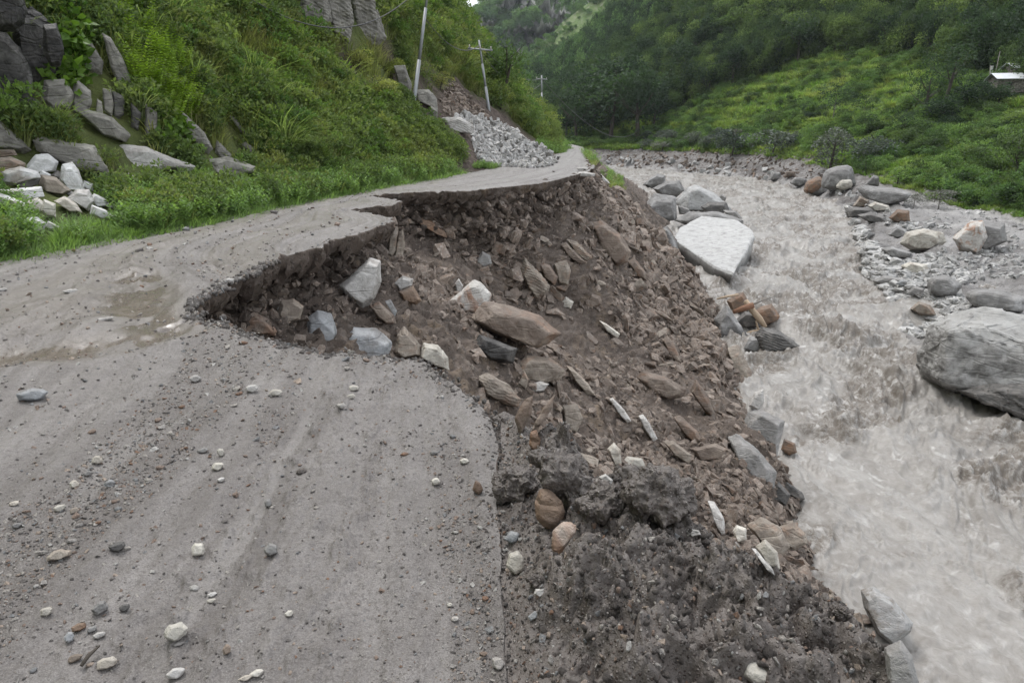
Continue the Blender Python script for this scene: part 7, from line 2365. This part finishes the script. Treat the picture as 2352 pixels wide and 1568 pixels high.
def tree(name, label, cat, loc, h, w, crowns, trunks, seed, group=None, crown_lo=0.25):
    rg = random.Random(seed)
    r = bpy.data.objects.new(name, None)
    COL.objects.link(r)
    r.location = loc
    r.rotation_euler = (0, 0, rg.uniform(0, 6.28))
    tag(r, label, cat, group, 'thing')
    t = bpy.data.objects.new('trunk', rg.choice(trunks)); link(t, r); t.scale = (h * 0.9, h * 0.9, h * 0.92)
    c = bpy.data.objects.new('crown', rg.choice(crowns)); link(c, r)
    hh = h * (1 - crown_lo)
    c.scale = (w / 2 * 1.08, w / 2 * 1.08, hh / 2 * 1.08)
    c.location = (0, 0, h * crown_lo - hh * 0.04)
    return r


def tree_px(name, label, cat, cx, base, top, wpx, crowns, trunks, which, group=None, crown_lo=0.2, seed=None, hit_at=None):
    h = drop(*(hit_at or (cx, base)), which)
    if h is None:
        return None
    k = (h[0] - CAM).dot(V_FWD) / 692.0 / KPX
    return tree(name, label, cat, h[0] - Vector((0, 0, 0.1)), (base - top) * k * 1.02, wpx * k, crowns, trunks, seed or hash_str(label), group, crown_lo)


# on the left hillside and the spur
for lb, cx, base, top, w, cr, lo in [
    ('yellow-green flowering shrub left of the nearest pole, highest of three', 822, 170, 92, 105, C_flow, .05),
    ('yellow-green flowering shrub beside the nearest pole, right one of three', 905, 185, 112, 90, C_flow, .05),
    ('yellow-green flowering shrub left of the nearest pole, lowest of three', 865, 235, 150, 120, C_flow, .05),
    ('dark green rounded bush on the lower hillside above the drooping tuft', 680, 318, 205, 165, C_bushb, .02),
    ('bush with grey-green leaves right of the dark rounded bush', 775, 350, 265, 100, C_hill, .02),
    ('broad tree crowning the spur behind the middle pole', 1155, 225, 72, 125, C_tree2, .1),
    ('tree on the spur just left of the middle pole', 1070, 150, 70, 95, C_flow, .1),
    ('small tree on the ridge below the patch of sky', 1052, 85, 42, 60, C_tree, .1),
    ('dark tree on the hillside crest at the top of the photo', 1010, 55, -20, 85, C_tree, .1),
    ('bushy tree on the hillside left of the ridge tree', 985, 110, 40, 80, C_flow, .1),
    ('yellow-green bush right of the middle pole', 1150, 250, 180, 80, C_flow, .05),
    ('bush on the shoulder of the spur below the farthest pole', 1215, 300, 235, 75, C_hill, .05),
    ('low bush at the end of the spur over the far road', 1262, 335, 262, 58, C_hill, .05),
    ('olive bush above the slide scar', 1010, 205, 150, 70, C_flow, .05),
    ('green bush on the far side of the slide scar', 1095, 215, 165, 65, C_hill, .05),
    ('bush in the grass between the high cliff and the nearest pole', 915, 95, 45, 70, C_tree, .05),
    ('leafy bush low on the hillside under the flowering shrubs', 900, 330, 260, 90, C_hill, .02),
    ('leafy bush just above the weeds, left of the stone heap', 1010, 360, 300, 80, C_hill, .02),
    ('bush at the very top of the hillside left of the high cliff', 640, 40, -20, 90, C_hill, .05)]:
    tree_px('bush' if w < 130 and 'tree' not in lb else ('tree' if 'tree' in lb else 'bush'), lb, 'tree' if 'tree' in lb else 'bush', cx, base, top, w, cr, T_stem, ('hill',), crown_lo=lo)
_rg = random.Random(77)
for i in range(26):
    y = _rg.uniform(60, 80)
    for _ in range(30):
        x = _rg.uniform(-12, 5)
        zz, dd_ = hill_height(np.array([x]), np.array([y]))
        if 1.0 < dd_[0] < 12: break
    tree('bush', 'one of the green bushes thick on the end of the spur', 'bush', (x, y, zz[0] - .1), _rg.uniform(1.6, 3.2), _rg.uniform(2.2, 3.8), C_hill + C_flow[:1], T_stem, i, 'bushes on the end of the spur', 0.02)

# ---- the wooded valley side: individuals first, the rest as one mass
FN = grid_normals(FCO)
_Ku = np.broadcast_to(FUS[None, :], FK.shape)


def far_pts(n, k0, k1, u0, u1, seed, cond=None):
    rs = np.random.RandomState(seed)
    c = np.argwhere((FK > k0) & (FK < k1) & (_Ku > u0) & (_Ku < u1))
    ix = c[rs.randint(0, len(c), n)]
    P = FCO[ix[:, 0], ix[:, 1]]
    if cond is not None:
        m = cond(P, FK[ix[:, 0], ix[:, 1]], _Ku[ix[:, 0], ix[:, 1]])
        P = P[m]
    return P


def spaced(P, gap, nmax):
    out = []
    for p in P:
        if all((p[0] - q[0]) ** 2 + (p[1] - q[1]) ** 2 > gap * gap for q in out):
            out.append(p)
            if len(out) >= nmax: break
    return np.array(out)


_P = spaced(far_pts(3500, 3.93, 5.0, 520, 1040, 601), 5.6, 290)
_zone = lambda p: 'lower' if p[2] < 14 else 'middle'
for i, p in enumerate(_P):
    u = p[0] / p[1] / CP * 692 + 512
    low = p[2] < 20
    hgt = _rg.uniform(8, 12.5)
    setc = C_dark if (_rg.random() < (.8 if low else .22)) else (C_tree if _rg.random() < .5 else C_tree2)
    ph = 'dark green tree' if setc is C_dark else ('green tree' if setc is C_tree else 'light green tree')
    zn = 'low on the wooded valley side' if low else ('high on the wooded valley side' if p[2] > 34 else 'halfway up the wooded valley side')
    lm = near(p, [('behind the river bend trees', 1400, 200), ('beyond the farthest pole', 1280, 150), ('above the meadow bushes', 1650, 130), ('above the thin dark tree', 1900, 60), ('above the creeper-covered bush', 2180, 20), ('above the huts', 2340, 60), ('at the top middle', 1600, 20)])
    tree('forest_tree', '%s %s %s, %s' % ('tall' if hgt > 10.8 else ('mid-sized' if hgt > 9.2 else 'short'), ph, zn.replace('the wooded valley side', 'the wooded slope'), lm), 'tree', Vector(p) - Vector((0, 0, .3)), hgt, hgt * _rg.uniform(.75, 1.0), setc, T_trunk, i, ph + 's ' + zn, 0.12)
_P = far_pts(2600, 3.95, 5.3, 480, 1060, 602)
_rs2 = np.random.RandomState(5)
scatter('forest', _P - np.array([0, 0, .5]), np.stack([_rs2.rand(len(_P)) * .2, _rs2.rand(len(_P)) * .2, _rs2.rand(len(_P)) * 6.28], 1), np.stack([2.4 + 1.8 * _rs2.rand(len(_P))] * 2 + [3.0 + 2.6 * _rs2.rand(len(_P))], 1), C_tree + C_tree2 + C_dark[:3], 'dense woods filling the valley side across the river', 'forest', 603)
_P = far_pts(2200, 5.6, 7.6, 440, 760, 604)
scatter('forest', _P - np.array([0, 0, .5]), np.stack([_P[:, 0] * 0] * 2 + [np.random.RandomState(6).rand(len(_P)) * 6.28], 1), np.stack([3.6 + 2.4 * np.random.RandomState(7).rand(len(_P))] * 2 + [6 + 3 * np.random.RandomState(8).rand(len(_P))], 1), C_dark[:3] + [clump('crown', L_ridge, 900, 1, 1.1, 0.14, 700, 14)], 'dark woods on the second ridge', 'forest', 605)
_P = far_pts(700, 8.2, 9.1, 440, 700, 606)
_q = np.random.RandomState(9)
scatter('undergrowth', _P, np.stack([_P[:, 0] * 0] * 2 + [_q.rand(len(_P)) * 6.28], 1), 1.6 + 2.6 * _q.rand(len(_P)) ** 2, [clump('bush', L_ridge, 500, 1, .8, 0.2, 710 + i, 8) for i in range(3)], 'scattered scrub on the distant grassy slope', 'scrub', 607)
_P = far_pts(5200, 10.1, 10.98, 430, 720, 608)
_v = fbm3(_P[:, 0] * .02, _P[:, 1] * .02, _P[:, 2] * .03, 4, 609)
_P = _P[_v > 0.2]
_q = np.random.RandomState(10)
scatter('forest', _P, np.stack([_P[:, 0] * 0] * 2 + [_q.rand(len(_P)) * 6.28], 1), 3.0 + 5.0 * _q.rand(len(_P)) ** 2, [clump('bush', L_ridge, 420, 1, .9, 0.22, 720 + i, 8) for i in range(3)], 'trees clinging to the far rocky mountain', 'forest', 610)

# ---- big dark trees at the river bend
for lb, cx, base, top, w in [
    ('broad dark tree leaning over the river bend, biggest of the group', 1400, 338, 175, 190), ('dark tree at the left of the river bend group', 1325, 335, 215, 110),
    ('tall dark tree at the right of the river bend group', 1465, 328, 165, 120), ('dark tree behind the biggest tree of the river bend', 1360, 300, 150, 130),
    ('dark tree with low boughs between the meadow and the river bend', 1500, 300, 200, 90), ('dark tree at the left end where the road disappears', 1300, 325, 235, 70),
    ('dark tree high behind the river bend group', 1430, 260, 130, 120)]:
    tree_px('tree', lb, 'tree', cx, base, top, w, C_dark, T_trunk, ('river_bank', 'meadow', 'forest_hill'), crown_lo=0.08, hit_at=(cx, min(base, 330)))

# ---- meadow: grass mass and individually placed shrubs and trees
G_mead = [blades('grass_tuft', L_meadow, 26, 1.0, 0.13, 0.5, 800 + s, 0.55, 2) for s in range(4)]
_P = far_pts(17000, 2.02, 4.05, 540, 1120, 611)
_q = np.random.RandomState(11)
_dd = np.hypot(_P[:, 0], _P[:, 1])
scatter('grass', _P, np.stack([_q.rand(len(_P)) * .3, _q.rand(len(_P)) * .3, _q.rand(len(_P)) * 6.28], 1), (0.006 * _dd) * (0.5 + 0.8 * _q.rand(len(_P))), G_mead, 'lush bright green growth on the slope across the river', 'grass', 612)
_P = far_pts(7000, 2.05, 4.1, 540, 1120, 613)
_v = fbm2(_P[:, 0] * .05, _P[:, 1] * .05, 3, 614)
_P = _P[_v > -0.02]
_q = np.random.RandomState(12)
scatter('undergrowth', _P - np.array([0, 0, .1]), np.stack([_P[:, 0] * 0] * 2 + [_q.rand(len(_P)) * 6.28], 1), 0.5 + 1.5 * _q.rand(len(_P)) ** 1.8, [clump('shrub', L_mshrub, 380, 1, .8, 0.17, 820 + i, 7) for i in range(4)] + [clump('shrub', L_tree, 380, 1, .8, 0.17, 830 + i, 7) for i in range(2)], 'low scrub over the slope across the river', 'scrub', 615)
MS = [('round light green bush in the middle of the meadow slope', 1990 - 1, 0, 0, 0, None)]
ME = ('meadow', 'river_bank', 'forest_hill')
for lb, cx, base, top, w, cr, tr, lo in [
    ('small round bush, left of two on the meadow by the wood', 1765, 198, 168, 40, C_bush, T_stem, .02), ('round light green bush, right of two on the meadow by the wood', 1780, 215, 185, 36, C_bush, T_stem, .02),
    ('round bush near the left end of the meadow', 1650, 232, 205, 45, C_bush, T_stem, .02), ('drooping creeper-covered bush near the top of the meadow', 2200, 82, 35, 85, C_bush, T_stem, .02),
    ('dark creeper-covered bush at the top right of the meadow', 2290, 48, 8, 80, C_bush, T_stem, .02), ('thin dark tree standing in the middle of the slope', 1912, 278, 205, 85, C_sparse, T_pale, .25),
    ('smaller thin tree right of the thin dark tree', 1980, 282, 225, 70, C_sparse, T_pale, .3), ('thin flat-topped tree below the smaller thin tree', 1990, 315, 268, 55, C_sparse, T_trunk, .35),
    ('slender dark tree rising left of the blue tarpaulin', 2170, 240, 105, 110, C_sparse, T_trunk, .25), ('dark bushy tree under the blue tarpaulin', 2215, 265, 185, 95, C_dark, T_trunk, .05),
    ('dark tree left of the slender dark tree', 2120, 275, 150, 80, C_sparse, T_trunk, .2), ('flat-topped dark tree above the bank boulders', 2070, 322, 262, 70, C_sparse, T_trunk, .3),
    ('dark tree below the huts', 2290, 250, 195, 90, C_dark, T_trunk, .05), ('dense dark tree beneath the slender dark tree', 2160, 290, 225, 100, C_dark, T_trunk, .02),
    ('dark bushes patch left of the huts slope', 2080, 255, 205, 60, C_bush, T_stem, .02),
    ('blue-green big bush right of the tall grey bush on the bank', 2010, 378, 292, 130, C_grey, T_stem, .02),
    ('tall grey-green bush overhanging the tallest far boulder', 1905, 390, 275, 135, C_grey, T_stem, .02),
    ('grey mud-splashed bush on the far bank, left one of two', 1680, 356, 278, 100, C_grey, T_stem, .02),
    ('grey mud-splashed bush on the far bank, right one of two', 1770, 362, 278, 130, C_grey, T_stem, .02),
    ('small grey bush at the left end of the far bank', 1520, 345, 310, 60, C_mud, T_stem, .02),
    ('dark bare-stemmed sapling on the far bank', 1626, 335, 295, 34, C_sparse, T_trunk, .4),
    ('dark bush hanging down behind the steep grey rock', 1990, 400, 340, 70, C_bush, T_stem, .02),
    ('green bush over the long flat-topped slab', 2060, 428, 365, 95, C_bush, T_stem, .02),
    ('grey-brown leaning shrub with bare roots right of the flat-topped slab', 2155, 480, 418, 95, C_mud, T_pale, .25),
    ('dark dead shrub stuck at the end of the flat-topped slab', 2098, 478, 432, 60, C_mud, T_pale, .2),
    ('light yellow-green bush behind the leaning shrub', 2125, 425, 390, 80, C_bush, T_stem, .02),
    ('dark leafy tree at the right edge over the silt flats', 2335, 415, 285, 110, C_tree, T_trunk, .05),
    ('broad green bush at the right edge below the dark leafy tree', 2300, 400, 330, 95, C_bush, T_stem, .02),
    ('bright green bush at the right end of the grassy bank', 2255, 345, 280, 90, C_tree2, T_stem, .02),
    ('yellow-green bush in the middle of the right bank', 2215, 375, 320, 80, C_tree2, T_stem, .02),
    ('dark green bush left of the yellow-green bush on the right bank', 2145, 350, 300, 75, C_tree, T_stem, .02),
    ('leafy tree at the right edge below the huts', 2345, 310, 240, 100, C_tree2, T_trunk, .05),
    ('pale grey-green tree at the top of the meadow by the dark wood', 1950, 120, 60, 60, C_grey, T_trunk, .1),
    ('pale green tree at the top of the meadow, right of the dark wood', 2060, 85, 25, 75, C_grey, T_trunk, .1),
    ('green tree against the dark wood at the top of the photo', 2110, 55, -20, 90, C_dark, T_trunk, .1)]:
    tree_px('tree' if 'tree' in lb else ('sapling' if 'sapling' in lb else ('shrub' if 'shrub' in lb else 'bush')), lb, 'tree' if ('tree' in lb or 'sapling' in lb) else 'bush', cx, base, top, w, cr, tr, ME, crown_lo=lo)
# rows of bushes along the far bank and on the right bank
for i in range(26):
    px = _rg.uniform(1480, 1880)
    py = np.interp(px, [1480, 1640, 1880], [338, 338, 345]) + _rg.uniform(-14, 6)
    tree_px('bush', 'low grey-green bush on top of the far mud bank near the ' + min([('sapling', 1626, 330), ('left splashed bush', 1680, 340), ('right splashed bush', 1770, 340), ('tall grey-green bush', 1870, 340), ('small left grey bush', 1520, 340)], key=lambda m: abs(m[1] - px))[0], 'bush', px, py, py - _rg.uniform(24, 48), _rg.uniform(40, 75), C_grey + C_bush[:1] + C_mud[:1], T_stem, ME, 'bushes fringing the far mud bank', 0.02, i + 1)
for i in range(60):
    px = _rg.uniform(1990, 2390)
    lo_ = np.interp(px, [1990, 2120, 2250, 2400], [375, 400, 440, 470])
    py = _rg.uniform(300, lo_)
    tree_px('bush', 'leafy bush on the right bank, close to the ' + min([('blue-green big bush', 2010, 350), ('yellow-green bush', 2215, 350), ('dark leafy edge tree', 2335, 380), ('leafy tree below the huts', 2345, 290), ('leaning shrub', 2150, 430), ('dark tree below the tarpaulin', 2215, 300)], key=lambda m: (m[1] - px) ** 2 + (m[2] - py) ** 2)[0], 'bush', px, py, py - _rg.uniform(26, 50), _rg.uniform(45, 85), C_bush + C_tree[:3] + C_dark[:2] + C_tree2, T_stem, ME, 'bushes crowding the right bank', 0.02, i + 100)
for i in range(70):
    px, py = _rg.uniform(1560, 2352), _rg.uniform(60, 290)
    tree_px('bush', 'rounded bush on the bright green slope near the ' + min([('two small round bushes', 1770, 200), ('thin dark tree', 1912, 250), ('creeper-covered bush', 2200, 80), ('slender dark tree', 2170, 180), ('huts', 2330, 190), ('river bend trees', 1560, 240), ('smaller thin tree', 1980, 270), ('dark wood edge', 1900, 130)], key=lambda m: (m[1] - px) ** 2 + (m[2] - py) ** 2)[0], 'bush', px, py, py - _rg.uniform(12, 26), _rg.uniform(18, 46), C_bush + C_tree[:2] + C_dark[:2], T_stem, ('meadow',), 'bushes dotting the green slope', 0.02, i + 200)
# weeds on the right bank edge
_hp = px_poly_scatter([(2170, 440), (2352, 440), (2352, 478), (2230, 455)], 300, _rg, ME)
scatter('weeds', [h[0] for h in _hp], [(0, 0, _rg.uniform(0, 6.28)) for h in _hp], [(h[0] - CAM).length * 0.011 for h in _hp], [blades('weed', L_meadow, 30, 1.0, 0.1, 0.4, 900 + s, 0.5, 2) for s in range(2)], 'bright green weeds at the edge of the silt flats', 'weeds', 616)

# ------------------------------------------------------------------ thin valley haze
_hm = bpy.data.materials.new('haze_air')
_hm.use_nodes = True
_hn = _hm.node_tree.nodes
_hn.clear()
_ho = _hn.new('ShaderNodeOutputMaterial')
_pv = _hn.new('ShaderNodeVolumePrincipled')
_pv.inputs['Color'].default_value = (0.88, 0.94, 1.0, 1)
_pv.inputs['Density'].default_value = 0.00009
_hm.node_tree.links.new(_pv.outputs[0], _ho.inputs['Volume'])
_hb = box_mesh('haze', (0, 350, 0), (2200, 1700, 300), _hm)
_hb.location = (0, 0, 150 - 15.5)
tag(_hb, 'thin pale haze filling the valley', 'haze', None, 'stuff')
